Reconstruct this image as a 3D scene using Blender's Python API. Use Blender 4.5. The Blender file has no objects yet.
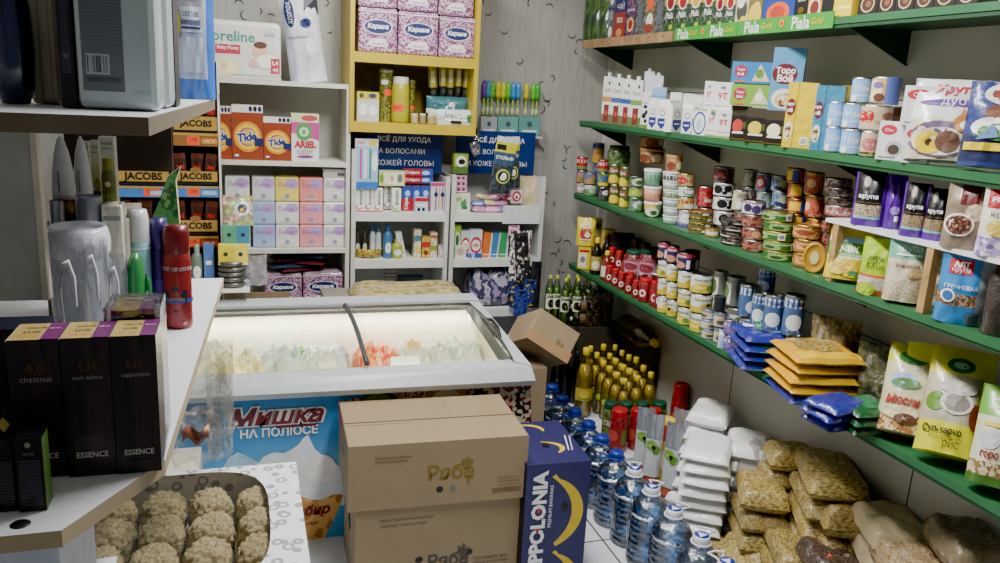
import bpy, bmesh, math, random
from mathutils import Vector, Matrix, noise
random.seed(7)
col = bpy.context.scene.collection
PI = math.pi
# ------------------------------------------------------------------ camera
YAW, PIT, ROL, FPX, H = 0.31545, 0.23383, -0.05553, 800.0, 1.8
fw = Vector((math.sin(YAW)*math.cos(PIT), math.cos(YAW)*math.cos(PIT), -math.sin(PIT)))
rt = Vector((math.cos(YAW), -math.sin(YAW), 0)); dn = fw.cross(rt)
CX = math.cos(ROL)*rt + math.sin(ROL)*dn; CY = -math.sin(ROL)*rt + math.cos(ROL)*dn
CAM = Vector((0, 0, H))
cd = bpy.data.cameras.new('camera'); cam = bpy.data.objects.new('camera', cd); col.objects.link(cam)
mw = Matrix((CX, -CY, -fw)).transposed().to_4x4(); mw.translation = CAM; cam.matrix_world = mw
cd.sensor_width = 36; cd.lens = 36*FPX/1000; cd.clip_start = .02
bpy.context.scene.camera = cam
# a point of the room from where it is seen, on a known plane of the room
def ray(px, py): return CX*((px-500)/FPX) + CY*((py-281.5)/FPX) + fw
def onX(px, py, X): d = ray(px, py); return CAM + d*(X/d.x)
def onY(px, py, Y): d = ray(px, py); return CAM + d*(Y/d.y)
def onZ(px, py, Z): d = ray(px, py); return CAM + d*((Z-H)/d.z)
def yat(px, X, z):
    k = (px-500)/FPX; a = CX - fw*k
    return -(a.x*X + a.z*(z-H))/a.y
def sc(P): return (P-CAM).dot(fw)/FPX
# ------------------------------------------------------------------ materials
def lin(h):
    h = h.lstrip('#'); h = ''.join(c*2 for c in h) if len(h) == 3 else h; v = [int(h[i:i+2], 16)/255 for i in (0, 2, 4)]
    return tuple((c/12.92 if c <= .04045 else ((c+.055)/1.055)**2.4) for c in v)+(1,)
MC = {}
def newm(n):
    m = bpy.data.materials.new(n); m.use_nodes = True; t = m.node_tree
    return m, t, t.nodes['Principled BSDF'], t.nodes['Material Output']
def nz(t, scale, vec=None, detail=3, kind='ShaderNodeTexNoise'):
    n = t.nodes.new(kind); n.inputs['Scale'].default_value = scale
    if kind.endswith('Noise'): n.inputs['Detail'].default_value = detail
    if vec: t.links.new(vec, n.inputs['Vector'])
    return n
def crd(t, s=(1, 1, 1), out='Object'):
    c = t.nodes.new('ShaderNodeTexCoord'); m = t.nodes.new('ShaderNodeMapping'); m.inputs['Scale'].default_value = s
    t.links.new(c.outputs[out], m.inputs['Vector']); return m.outputs[0]
def ramp(t, fac, stops, const=False):
    r = t.nodes.new('ShaderNodeValToRGB'); e = r.color_ramp
    if const: e.interpolation = 'CONSTANT'
    while len(e.elements) < len(stops): e.elements.new(.5)
    for k, (p, c) in enumerate(stops): e.elements[k].position = p; e.elements[k].color = lin(c) if isinstance(c, str) else c
    t.links.new(fac, r.inputs[0]); return r.outputs[0]
def bump(t, b, fac, s, d=.01):
    n = t.nodes.new('ShaderNodeBump'); n.inputs['Strength'].default_value = s; n.inputs['Distance'].default_value = d
    t.links.new(fac, n.inputs['Height']); t.links.new(n.outputs[0], b.inputs['Normal'])
def M(c, r=.5, metal=0, var=.08, coat=0, bmp=0, bs=60, vs=25, em=0):
    k = (c, r, metal, var, coat, bmp, bs, vs, em)
    if k in MC: return MC[k]
    m, t, b, o = newm('paint_'+c.strip('#'))
    v = crd(t); n = nz(t, vs, v); L = lin(c)
    lo = tuple(x*(1-var) for x in L[:3])+(1,); hi = tuple(min(1, x*(1+var)) for x in L[:3])+(1,)
    t.links.new(ramp(t, n.outputs[0], [(.3, lo), (.7, hi)]), b.inputs['Base Color'])
    b.inputs['Roughness'].default_value = r; b.inputs['Metallic'].default_value = metal; b.inputs['Coat Weight'].default_value = coat
    b.inputs['Coat Roughness'].default_value = .12
    if em: b.inputs['Emission Color'].default_value = L; b.inputs['Emission Strength'].default_value = em
    if bmp: bump(t, b, nz(t, bs, v).outputs[0], bmp)
    MC[k] = m; return m
def ART(cs, scale=40, r=.4, coat=.2, kind='n', s=(1, 1, 1), bmp=0, metal=0):
    k = ('art', tuple(cs), scale, r, coat, kind, s, bmp)
    if k in MC: return MC[k]
    m, t, b, o = newm('print_'+cs[0].strip('#'))
    v = crd(t, s)
    if kind == 'v': f = nz(t, scale, v, kind='ShaderNodeTexVoronoi').outputs['Color']
    elif kind == 'd': f = nz(t, scale, v, kind='ShaderNodeTexVoronoi').outputs['Distance']
    elif kind == 'w':
        w = t.nodes.new('ShaderNodeTexWave'); w.bands_direction = 'Z'; w.inputs['Scale'].default_value = scale; t.links.new(v, w.inputs['Vector']); f = w.outputs['Fac']
    else: f = nz(t, scale, v, 4).outputs[0]
    n = len(cs); lo, hi = (.32, .68) if kind == 'n' else (0, 1)
    t.links.new(ramp(t, f, [(lo+(hi-lo)*i/n if i else 0, c) for i, c in enumerate(cs)], True), b.inputs['Base Color'])
    b.inputs['Roughness'].default_value = r; b.inputs['Coat Weight'].default_value = coat; b.inputs['Metallic'].default_value = metal
    if bmp: bump(t, b, nz(t, 45, crd(t)).outputs[0], bmp)
    MC[k] = m; return m
def mixh(c, d, k):
    c, d = c.lstrip('#'), d.lstrip('#'); return '#'+''.join('%02x' % round(int(c[i:i+2], 16)*(1-k)+int(d[i:i+2], 16)*k) for i in (0, 2, 4))
def GRAIN(c0, c1, scale=150, s=(1, 1, 1), wr=.5, coat=.5):
    """dry goods seen through crinkled clear plastic"""
    k = ('grain', c0, c1, scale, s)
    if k in MC: return MC[k]
    m, t, b, o = newm('grain_'+c0.strip('#')); v = crd(t, s)
    vo = nz(t, scale, v, kind='ShaderNodeTexVoronoi')
    gcol = ramp(t, vo.outputs['Distance'], [(.0, mixh(c0, '#ffffff', .12)), (.35, c0), (.75, c1)])
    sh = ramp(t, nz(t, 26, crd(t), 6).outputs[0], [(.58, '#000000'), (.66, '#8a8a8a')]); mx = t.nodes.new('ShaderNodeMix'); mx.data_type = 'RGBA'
    t.links.new(sh, mx.inputs[0]); t.links.new(gcol, mx.inputs[6]); mx.inputs[7].default_value = lin('#e4dfd0'); t.links.new(mx.outputs[2], b.inputs['Base Color'])  # pale glints of the crinkled film are painted into the base colour
    b.inputs['Roughness'].default_value = .55; b.inputs['Coat Weight'].default_value = coat; b.inputs['Coat Roughness'].default_value = .15
    bump(t, b, vo.outputs['Distance'], .35, -.004)
    w = nz(t, 22, crd(t, (1, 1, 1)), 5); bb = t.nodes.new('ShaderNodeBump'); bb.inputs['Strength'].default_value = wr; bb.inputs['Distance'].default_value = .02
    t.links.new(w.outputs[0], bb.inputs['Height']); t.links.new(bb.outputs[0], b.inputs['Coat Normal'])
    MC[k] = m; return m
def CLEAR(c='#ffffff', gl=.12, rough=.05, haze=0, bmp=0, bs=30):
    """thin clear plastic or glass: light passes, the surface shines at grazing angles"""
    k = ('clear', c, gl, rough, haze, bmp, bs)
    if k in MC: return MC[k]
    m, t, b, o = newm('clear_'+c.strip('#')); t.nodes.remove(b)
    tr = t.nodes.new('ShaderNodeBsdfTransparent'); g = t.nodes.new('ShaderNodeBsdfPrincipled' if haze else 'ShaderNodeBsdfGlossy'); mx = t.nodes.new('ShaderNodeMixShader')
    v = crd(t); n = nz(t, 12, v); L = lin(c)
    t.links.new(ramp(t, n.outputs[0], [(.3, tuple(x*.96 for x in L[:3])+(1,)), (.7, L)]), tr.inputs[0])
    g.inputs['Roughness'].default_value = rough
    if haze: g.inputs['Base Color'].default_value = lin(haze); g.inputs['Coat Weight'].default_value = .8
    lw = t.nodes.new('ShaderNodeLayerWeight'); lw.inputs[0].default_value = .25
    ma = t.nodes.new('ShaderNodeMath'); ma.operation = 'MULTIPLY_ADD'; ma.inputs[1].default_value = .45 if haze else .75; ma.inputs[2].default_value = gl
    ma.use_clamp = True; t.links.new(lw.outputs['Fresnel'], ma.inputs[0])
    if bmp:
        bb = t.nodes.new('ShaderNodeBump'); bb.inputs['Strength'].default_value = bmp; bb.inputs['Distance'].default_value = .02
        t.links.new(nz(t, bs, v, 4).outputs[0], bb.inputs['Height']); t.links.new(bb.outputs[0], g.inputs['Normal']); t.links.new(bb.outputs[0], lw.inputs['Normal'])
    t.links.new(ma.outputs[0], mx.inputs[0]); t.links.new(tr.outputs[0], mx.inputs[1]); t.links.new(g.outputs[0], mx.inputs[2]); t.links.new(mx.outputs[0], o.inputs[0])
    MC[k] = m; return m
# ------------------------------------------------------------------ mesh builder
TX = {}
def text2d(s, shear=0., bold=0.):
    k = (s, shear, bold)
    if k in TX: return TX[k]
    c = bpy.data.curves.new('t', 'FONT'); c.body = s; c.shear = shear; c.offset = bold; c.resolution_u = 2; c.align_x = 'LEFT'; c.fill_mode = 'FRONT'
    o = bpy.data.objects.new('t', c); col.objects.link(o)
    me = o.to_mesh(); vs = [(v.co.x, v.co.y) for v in me.vertices]; fs = [tuple(p.vertices) for p in me.polygons]
    o.to_mesh_clear(); bpy.data.objects.remove(o); bpy.data.curves.remove(c)
    if vs:
        x0 = min(v[0] for v in vs); x1 = max(v[0] for v in vs); y0 = min(v[1] for v in vs); y1 = max(v[1] for v in vs)
        vs = [(v[0]-(x0+x1)/2, v[1]-(y0+y1)/2) for v in vs]; TX[k] = (vs, fs, x1-x0, y1-y0)
    return TX[k]
class MB:
    def __init__(s): s.v = []; s.f = []; s.m = []; s.s = []; s.mats = []
    def mi(s, m):
        if m not in s.mats: s.mats.append(m)
        return s.mats.index(m)
    def add(s, vs, fs, m, sm=False, T=None):
        b = len(s.v); s.v += [tuple(T @ Vector(v)) if T else tuple(v) for v in vs]
        for i, f in enumerate(fs):
            s.f.append([b+j for j in f]); s.m.append(s.mi(m[i] if isinstance(m, list) else m)); s.s.append(sm)
        return s
    def box(s, x0, y0, z0, x1, y1, z1, m, bev=0, T=None):
        """m: one material, or a list for [bottom, top, front(-Y), right(+X), back, left]"""
        if bev:
            bm = bmesh.new(); bmesh.ops.create_cube(bm, size=1)
            for v in bm.verts: v.co = Vector(((x0+x1)/2+v.co.x*(x1-x0), (y0+y1)/2+v.co.y*(y1-y0), (z0+z1)/2+v.co.z*(z1-z0)))
            bmesh.ops.bevel(bm, geom=bm.edges[:], offset=bev, segments=2, affect='EDGES', profile=.5)
            bm.verts.index_update(); mm = m
            if isinstance(m, list):
                def pick(n):
                    a = [abs(n.x), abs(n.y), abs(n.z)]; i = a.index(max(a))
                    return m[{(2, 0): 0, (2, 1): 1, (1, 0): 2, (0, 1): 3, (1, 1): 4, (0, 0): 5}[(i, int(n[i] > 0))]]
                bm.normal_update(); mm = [pick(f.normal) for f in bm.faces]
            s.add([v.co for v in bm.verts], [[v.index for v in f.verts] for f in bm.faces], mm, False, T); bm.free(); return s
        v = [(x0, y0, z0), (x1, y0, z0), (x1, y1, z0), (x0, y1, z0), (x0, y0, z1), (x1, y0, z1), (x1, y1, z1), (x0, y1, z1)]
        return s.add(v, [(3, 2, 1, 0), (4, 5, 6, 7), (0, 1, 5, 4), (1, 2, 6, 5), (2, 3, 7, 6), (3, 0, 4, 7)], m, False, T)
    def prism(s, pts, z0, z1, m, T=None, side=None):
        n = len(pts); v = [(x, y, z0) for x, y in pts]+[(x, y, z1) for x, y in pts]
        f = [list(range(n))[::-1], list(range(n, 2*n))]+[(i, (i+1) % n, n+(i+1) % n, n+i) for i in range(n)]
        return s.add(v, f, [m, m]+[side or m]*n, False, T)
    def lathe(s, prof, m=None, n=18, T=None, sx=1, sy=1, sm=True):
        """prof: (r, z[, material of the ring up to the next point])"""
        v = []; f = []; ms = []
        for p in prof:
            for i in range(n):
                a = 2*PI*i/n; v.append((p[0]*math.cos(a)*sx, p[0]*math.sin(a)*sy, p[1]))
        cur = m
        for k in range(len(prof)-1):
            if len(prof[k]) > 2: cur = prof[k][2]
            for i in range(n):
                j = (i+1) % n; f.append((k*n+i, k*n+j, (k+1)*n+j, (k+1)*n+i)); ms.append(cur)
        return s.add(v, f, ms, sm, T)
    def tube(s, pts, r, m, n=6, T=None, closed=False):
        pts = [Vector(p) for p in pts]; v = []; f = []; L = len(pts)
        for i, p in enumerate(pts):
            a = pts[i-1] if (i or closed) else p; b = pts[(i+1) % L] if (i < L-1 or closed) else p
            t = (b-a).normalized(); u = t.cross(Vector((0, 0, 1)));
            if u.length < .05: u = t.cross(Vector((1, 0, 0)))
            u.normalize(); w = t.cross(u); rr_ = r[i] if isinstance(r, (list, tuple)) else r
            for k in range(n): an = 2*PI*k/n; v.append(p+(u*math.cos(an)+w*math.sin(an))*rr_)
        for i in range(L if closed else L-1):
            j = (i+1) % L
            for k in range(n): k2 = (k+1) % n; f.append((i*n+k, i*n+k2, j*n+k2, j*n+k))
        if not closed: f += [list(range(n))[::-1], list(range((L-1)*n, L*n))]
        return s.add(v, f, m, True, T)
    def grid(s, fn, nu, nv, m, sm=True, T=None):
        """fn(u, v) for u, v in 0..1; m one material or a function of (u, v)"""
        v = [fn(i/nu, j/nv) for j in range(nv+1) for i in range(nu+1)]; f = []; ms = []
        for j in range(nv):
            for i in range(nu):
                a = j*(nu+1)+i; f.append((a, a+1, a+nu+2, a+nu+1)); ms.append(m((i+.5)/nu, (j+.5)/nv) if callable(m) else m)
        return s.add(v, f, ms, sm, T)
    def deco(s, S, w, h, decs, e=.0006):
        """flat printing laid on the surface S(x, z, offset); places are fractions of w and h"""
        for i, d in enumerate(decs):
            o = e*(1+i*.6); k = d[0]
            if k == 'r':
                x0, z0, x1, z1 = d[1]*w, d[2]*h, d[3]*w, d[4]*h; n = 6
                s.grid(lambda u, v: S(x0+(x1-x0)*u, z0+(z1-z0)*v, o), n, 4, d[5], False)
            elif k == 'e':
                cx, cz, rx, rz = d[1]*w, d[2]*h, d[3]*w, d[4]*h; n = 20
                v = [S(cx, cz, o)]+[S(cx+rx*q*math.cos(2*PI*a/n), cz+rz*q*math.sin(2*PI*a/n), o) for q in (.55, 1) for a in range(n)]
                f = [(0, 1+a, 1+(a+1) % n) for a in range(n)]+[(1+a, 1+n+a, 1+n+(a+1) % n, 1+(a+1) % n) for a in range(n)]
                s.add(v, f, d[5])
            elif k == 'p':
                s.add([S(x*w, z*h, o) for x, z in d[1]], [list(range(len(d[1])))], d[2])
            elif k == 't':
                _, st, cx, cz, fx, mat = d[:6]; op = d[6] if len(d) > 6 else {}
                vs, fs, tw, th = text2d(st, op.get('sh', 0), op.get('b', 0)); rot = op.get('rot', 0)
                q = fx*(h if abs(abs(rot)-90) < 1 else w)/tw; sy = op.get('sy', 1); ca, sa = math.cos(math.radians(rot)), math.sin(math.radians(rot))
                s.add([S(cx*w+q*(x*ca-y*sy*sa), cz*h+q*(x*sa+y*sy*ca), o) for x, y in vs], fs, mat)
        return s
    def mesh(s, name):
        me = bpy.data.meshes.new(name); me.from_pydata(s.v, [], s.f)
        for m in s.mats: me.materials.append(m)
        me.polygons.foreach_set('material_index', s.m); me.polygons.foreach_set('use_smooth', s.s); me.update(); return me
# ------------------------------------------------------------------ things
def tag(o, label=None, cat=None, group=None, kind=None):
    for k, v in (('label', label), ('category', cat), ('group', group), ('kind', kind)):
        if v: o[k] = v
    return o
LAB = {}
def link(name, me, parent=None, loc=(0, 0, 0), rot=(0, 0, 0), scale=(1, 1, 1)):
    o = bpy.data.objects.new(name, me); col.objects.link(o); o.location = loc; o.rotation_euler = rot; o.scale = scale
    if parent: o.parent = parent
    return o
class P:
    """one kind of thing: its body mesh and its parts, each a mesh; size w, d, h, standing on z = 0"""
    def __init__(s, name, cat, w, d, h, body, parts=()):
        s.name, s.cat, s.w, s.d, s.h = name, cat, w, d, h
        s.body = body.mesh(name); s.parts = [(n, b.mesh(n), b.lab if hasattr(b, 'lab') else None) for n, b in parts]
def put(p, loc, label, a=0, size=None, group=None, rot=None, sc3=None):
    s = sc3 or ((1, 1, 1) if not size else tuple((t/n if t else 1) for t, n in zip(size, (p.w, p.d, p.h))))
    r = rot or (0, 0, math.radians(-a))
    loc = Vector(loc)+Vector((0, 0, .0012)); o = link(p.name, p.body, None, loc, r, s); tag(o, label, p.cat, group)
    for n, me, lb in p.parts:
        c = link(n, me, o)
        if lb: c['label'] = lb
    return o
def struct(name, mb): return tag(link(name, mb.mesh(name)), kind='structure')
def thing(name, label, cat, loc=(0, 0, 0), group=None, rz=0):
    o = link(name, None, None, loc, (0, 0, rz)); return tag(o, label, cat, group)
def part(name, mb, parent, label=None):
    o = link(name, mb.mesh(name), parent)
    if label: o['label'] = label
    return o
# ------------------------------------------------------------------ shapes of goods
WHT, BLK, RED = M('#eeeeea', .45), M('#141414', .45), M('#b81420', .4)
TIN = M('#b9b9b4', .28, 1, .05); GOLD = M('#b99c4e', .3, 1, .05)
def scyl(r): return lambda x, z, o: ((r+o)*math.sin(x/r), -(r+o)*math.cos(x/r), z)
def CAN(name, r, h, bands, decs=(), lid=TIN, cat='can', n=20, flat=False):
    """bands: (from height fraction, material)"""
    b = MB(); q = min(.05*h, .004)
    pr = [(0, 0, lid), (r*.94, 0, lid), (r, q, lid), (r, q*1.3, bands[0][1])]
    for f, m in bands[1:]: pr.append((r, f*h, m))
    pr += [(r, h-q*1.3, lid), (r, h, lid), (r*.93, h, lid), (r*.9, h-q*.9, lid), (0, h-q*.9, lid)]
    b.lathe(pr, n=n); b.deco(scyl(r), 2*r, h, decs); return P(name, cat, 2*r, 2*r, h, b)
def TUB(name, r, h, low, side, lid, decs=(), cat='tub', lidlab=None):
    b = MB(); b.lathe([(0, 0, side), (r*low, 0, side), (r*.97, h*.86, side), (0, h*.86, side)], n=20)
    b.deco(lambda x, z, o: ((r*(low+(.97-low)*z/(h*.86))+o)*math.sin(x/r), -(r*(low+(.97-low)*z/(h*.86))+o)*math.cos(x/r), z), 2*r, h, decs)
    l = MB(); l.lathe([(r, h*.82, lid), (r*1.02, h*.84, lid), (r*1.02, h*.96, lid), (r*.98, h, lid), (r*.9, h, lid), (r*.88, h*.98, lid), (0, h*.98, lid)], n=20)
    if lidlab: l.lab = lidlab
    return P(name, cat, 2*r, 2*r, h, b, [('lid', l)])
def JAR(name, r, h, body, lid, lab=None, decs=(), lidlab=None, cat='jar'):
    b = MB(); b.lathe([(0, 0, body), (r*.9, 0, body), (r, h*.05, body), (r, h*.14, lab or body), (r, h*.6, body), (r, h*.72, body), (r*.93, h*.82, body), (r*.82, h*.86, body), (r*.82, h*.9, body)], n=20)
    b.deco(scyl(r), 2*r, h, decs)
    l = MB(); l.lathe([(r*.86, h*.84, lid), (r*.88, h*.86, lid), (r*.88, h*.97, lid), (r*.82, h, lid), (r*.7, h*.985, lid), (0, h*.985, lid)], n=20)
    if lidlab: l.lab = lidlab
    return P(name, cat, 2*r, 2*r, h, b, [('lid', l)])
def BOX(name, cat, w, d, h, m, decs=(), right=(), top=(), left=(), parts=(), bev=0):
    b = MB(); b.box(-w/2, -d/2, 0, w/2, d/2, h, m, bev)
    b.deco(lambda x, z, o: (x, -d/2-o, z), w, h, decs)
    b.deco(lambda x, z, o: (w/2+o, x, z), d, h, right); b.deco(lambda x, z, o: (-w/2-o, -x, z), d, h, left)
    b.deco(lambda x, z, o: (x, z-d/2, h+o), w, d, top); return P(name, cat, w, d, h, b, parts)
def POUCH(name, w, d, h, mf, decs=(), cat='bag', wr=.006, seed=0, back=None, belly=.35, taper=.0, seal=None, nx=16, nz_=22):
    """soft bag standing on its base, flat seal at the top; mf: material or function of (u, v)"""
    b = MB()
    def th(t):
        return d/2*max(.04, (1-max(0, (t-belly)/(1-belly))**1.6) if t > belly else .86+.14*math.sin(t/belly*PI/2))
    def hw(t): return w/2*(1-taper*t)*(1-.05*math.sin(PI*t)*(d/w))
    def S(sg):
        def f(x, z, o):
            t = min(1, max(0, z/h)); u = max(-1, min(1, x/(w/2)))
            e = noise.noise(Vector((u*2.2+seed, t*3.5, sg*3.1+seed)))*wr + noise.noise(Vector((u*5+seed, t*8, sg+seed)))*wr*.6
            y = th(t)*(1-abs(u)**3.2)**.75*sg + e*(1-t*.3) + sg*o
            return (u*hw(t), y, z + (e*.4 if t > .8 else 0))
        return f
    F = S(-1); Bk = S(1)
    b.grid(lambda u, v: F((u-.5)*w, v*h, 0), nx, nz_, mf); b.grid(lambda u, v: Bk((.5-u)*w, v*h, 0), nx, nz_, back or mf)
    b.grid(lambda u, v: tuple(Vector(F((u-.5)*w, 0, 0)).lerp(Vector(Bk((u-.5)*w, 0, 0)), v)), nx, 2, back or mf)
    b.deco(F, w, h, decs, e=.0016); return P(name, cat, w, d, h, b)
def PILLOW(name, w, d, h, m, decs=(), cat='bag', wr=.008, seed=0, n=18, flat=.35, seal=None, ear=.04):
    """filled bag lying on a surface: flat under, swollen above, thin sealed ends along x"""
    b = MB()
    def t_(u, v): return max(0, (1-abs(u)**7))**.42*max(0, (1-abs(v)**6))**.42
    def S(sg):
        def f(x, y, o):
            u = max(-1, min(1, x/(w/2))); v = max(-1, min(1, y/(d/2))); k = t_(u, v)
            e = noise.noise(Vector((u*2+seed, v*2, sg+seed*1.7)))*wr + noise.noise(Vector((u*5+seed, v*5, sg+seed)))*wr*.5
            z = h*flat + (h*(1-flat)*k + e*(.4+.6*k)*(1 if sg > 0 else .3) if sg > 0 else -h*flat*k)
            c = 1-ear*(abs(u*v)**2) + ear*.5*(abs(u)**8)*abs(v)**8
            pin = 1-.03*math.cos(u*PI/2)
            return (u*w/2*c, v*d/2*c*pin, max(0, z)+o)
        return f
    F = S(1); Bk = S(-1)
    b.grid(lambda u, v: F((u-.5)*w, (v-.5)*d, 0), n, n, m); b.grid(lambda u, v: Bk((.5-u)*w, (v-.5)*d, 0), n, n, m)
    b.deco(F, w, d, [(q[0], *q[1:]) for q in decs], e=.0016); return P(name, cat, w, d, h, b)
def BOTTLE(name, prof, parts, cat='bottle', decs=(), r=None, n=18, m=None):
    b = MB(); b.lathe(prof, m, n=n); R_ = r or max(p[0] for p in prof); hh = prof[-1][1]
    b.deco(scyl(R_), 2*R_, hh, decs); ps = []; top = hh
    for nm, pf, lb in parts:
        q = MB()
        if callable(pf): pf(q)
        else: q.lathe(pf, n=n); top = max(top, pf[-1][1])
        if lb: q.lab = lb
        ps.append((nm, q))
    return P(name, cat, 2*R_, 2*R_, top, b, ps)
def T(s, x, z, f, m, **k): return ('t', s, x, z, f, m, k)
def Rr(x0, z0, x1, z1, m): return ('r', x0, z0, x1, z1, m)
def El(x, z, rx, rz, m): return ('e', x, z, rx, rz, m)
TH = ('bottom', 'second', 'third', 'fourth', 'fifth', 'sixth', 'seventh', 'eighth')
def lv(i, n): return 'top' if i == n-1 and n > 1 else TH[i]
VA = lambda X, Y: math.degrees(math.atan2(X, Y))
# on the rack by the side wall (its shelves run along Y, the aisle is at -X)
def rr(p, x0, x1, hp, z, label, X=1.83, a=None, d=None, group=None, turn=0, wf=1, tilt=0, stk=False):
    """x0, x1: seen extent; hp: seen height; X: the front of the row. a=90 faces the aisle, otherwise turned to face out of the rack corner"""
    xm = (x0+x1)/2; Y = yat(xm, X, z+.06); s = sc(Vector((X, Y, z+.06))); h = hp*s*1.03
    if a == 90:
        ya, yb = yat(x0, X, z+.06), yat(x1, X, z+.06); w = abs(ya-yb)*.97*wf; dd = d or p.d
        return put(p, (X+dd/2+.002, (ya+yb)/2, z), label, 90+turn, (w, dd, h), group)
    va = VA(X, Y); aa = va if a is None else a
    w = (x1-x0)*s/max(.35, math.cos(math.radians(aa-va)))*wf; dd = d or p.d*w/p.w
    off = dd/2
    if tilt: z += off*math.sin(math.radians(abs(tilt)))+.004
    q = put(p, (X+off*math.sin(math.radians(aa)), Y+off*math.cos(math.radians(aa)), z), label, aa+turn, (w, dd, h), group, rot=(math.radians(tilt), 0, math.radians(-aa-turn)) if tilt else None)
    if not stk and p.cat in ('can', 'tub', 'jar', 'tin', 'bottle'): STK.append(([q], w/2, q.location.z, q.location.z+h))
    return q
def mixc(c, d, k):
    c, d = c.lstrip('#'), d.lstrip('#'); return '#'+''.join('%02x' % round(int(c[i:i+2], 16)*(1-k)+int(d[i:i+2], 16)*k) for i in (0, 2, 4))
def SP(c, scale=55, coat=.2, s=(1, 1, 1), kk=.28): return ART([c, mixc(c, '#000000', kk), c, mixc(c, '#fff4e0', kk*1.3), mixc(c, '#808080', kk)], scale, r=.38, coat=coat, s=s)
STK = []
def stack(ps, x0, x1, hp, z, desc, X=1.83, jit=.002, group=None, top=None):
    n = len(ps); o = []
    if top is not None:
        xm = (x0+x1)/2; Y = yat(xm, X, z+.06); s = sc(Vector((X, Y, z+.06)))*1.03; tot = onX(xm, top, X+(x1-x0)*s*.4).z-z
        hl = hp if isinstance(hp, list) else [hp]*n; hp = [q*tot/sum(hl)/s for q in hl]
    for i, p in enumerate(ps):
        q = rr(p, x0, x1, hp[i] if isinstance(hp, (list, tuple)) else hp, z, (f'{lv(i, n)} {desc}' if '{' not in desc else desc.format(lv(i, n))), X=X, turn=random.uniform(-50, 50) if p.cat in ('can', 'tub') else random.uniform(-6, 6), group=group, stk=True)
        q.location.x += random.uniform(-jit, jit); z += p.h*q.scale.z+.0012; o.append(q)
    STK.append((o, max(p.w*q.scale.x/2 for p, q in zip(ps, o)), o[0].location.z, z)); return o
def settle(lo, hi):
    """nudge the stacks that stand on one shelf until no two touch"""
    ss = [s for s in STK if lo-.02 < s[2] < hi]; P_ = [[s[0][0].location.x, s[0][0].location.y] for s in ss]; Q = [p[:] for p in P_]
    for it in range(150):
        for i in range(len(ss)):
            for j in range(i):
                if ss[i][2] > ss[j][3] or ss[j][2] > ss[i][3]: continue
                dx, dy = Q[i][0]-Q[j][0], Q[i][1]-Q[j][1]; d = math.hypot(dx, dy) or 1e-4; m = ss[i][1]+ss[j][1]+.003
                if d < m:
                    k = (m-d)/d*.5; Q[i][0] += dx*k*.7; Q[j][0] -= dx*k*.7; Q[i][1] += dy*k; Q[j][1] -= dy*k
        for i, s in enumerate(ss): Q[i][0] = min(max(Q[i][0], XF+s[1]+.004), WX-.012-s[1])
    for s, p, q in zip(ss, P_, Q):
        for o in s[0]: o.location.x += q[0]-p[0]; o.location.y += q[1]-p[1]
# on the shelves along the back wall: a seen rectangle on the plane Y
def bk(p, x0, y0, x1, y1, Y, label, d=None, group=None, z=None, a=0, roll=0, h=None):
    A = onY(x0, (y0+y1)/2, Y); B = onY(x1, (y0+y1)/2, Y); xm = (x0+x1)/2
    top = onY(xm, y0, Y).z; bot = z if z is not None else onY(xm, y1, Y).z
    dd = d or p.d
    return put(p, ((A.x+B.x)/2, Y+dd/2, bot), label, a, (B.x-A.x, dd, (top-bot) if h is None else h), group, rot=(0, math.radians(roll), math.radians(-a)))
# ------------------------------------------------------------------ room
WX, WY = 2.10, 4.50
def tilem():
    m, t, b, o = newm('floor_tiles'); v = crd(t)
    mp = v.node; mp.inputs['Location'].default_value = (-.2+.003, -.006, 0)
    br = t.nodes.new('ShaderNodeTexBrick'); br.offset = 0; br.inputs['Scale'].default_value = 1
    for k, x in (('Brick Width', .3), ('Row Height', .3), ('Mortar Size', .004)): br.inputs[k].default_value = x
    br.inputs['Color1'].default_value = lin('#d8dade'); br.inputs['Color2'].default_value = lin('#cfd2d8'); br.inputs['Mortar'].default_value = lin('#3a3a3c')
    t.links.new(v, br.inputs['Vector']); t.links.new(br.outputs[0], b.inputs['Base Color']); b.inputs['Roughness'].default_value = .25; return m
def paperm():
    m, t, b, o = newm('wallpaper'); n = nz(t, 9, crd(t, (9, 9, .9)), 6); n2 = nz(t, 2.2, crd(t), 2)
    c1 = ramp(t, n.outputs[0], [(.3, '#a8a7a2'), (.5, '#b2b1ac'), (.72, '#bab8b3')]); c2 = ramp(t, n2.outputs[0], [(.35, '#d2d0cc'), (.7, '#ffffff')])
    mx = t.nodes.new('ShaderNodeMix'); mx.data_type = 'RGBA'; mx.blend_type = 'MULTIPLY'; mx.inputs[0].default_value = .5
    t.links.new(c1, mx.inputs[6]); t.links.new(c2, mx.inputs[7]); t.links.new(mx.outputs[2], b.inputs['Base Color']); b.inputs['Roughness'].default_value = .7
    bump(t, b, n.outputs[0], .25, .003); return m
PAPER = paperm(); INK = M('#26262a', .6)
b = MB(); b.box(-1.6, -1.5, -.05, 2.6, 4.6, 0, tilem()); struct('floor', b)
b = MB(); b.box(-1.6, -1.5, 2.95, 2.6, 4.6, 3.05, M('#d9d8d2', .8)); struct('ceiling', b)
b = MB(); b.box(-1.05, -1.5, 0, -.97, 4.6, 2.95, M('#a9a7a0', .7)); struct('wall_left', b)
b = MB(); b.box(-.97, WY, 0, WX, WY+.1, 2.95, PAPER)
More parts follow.
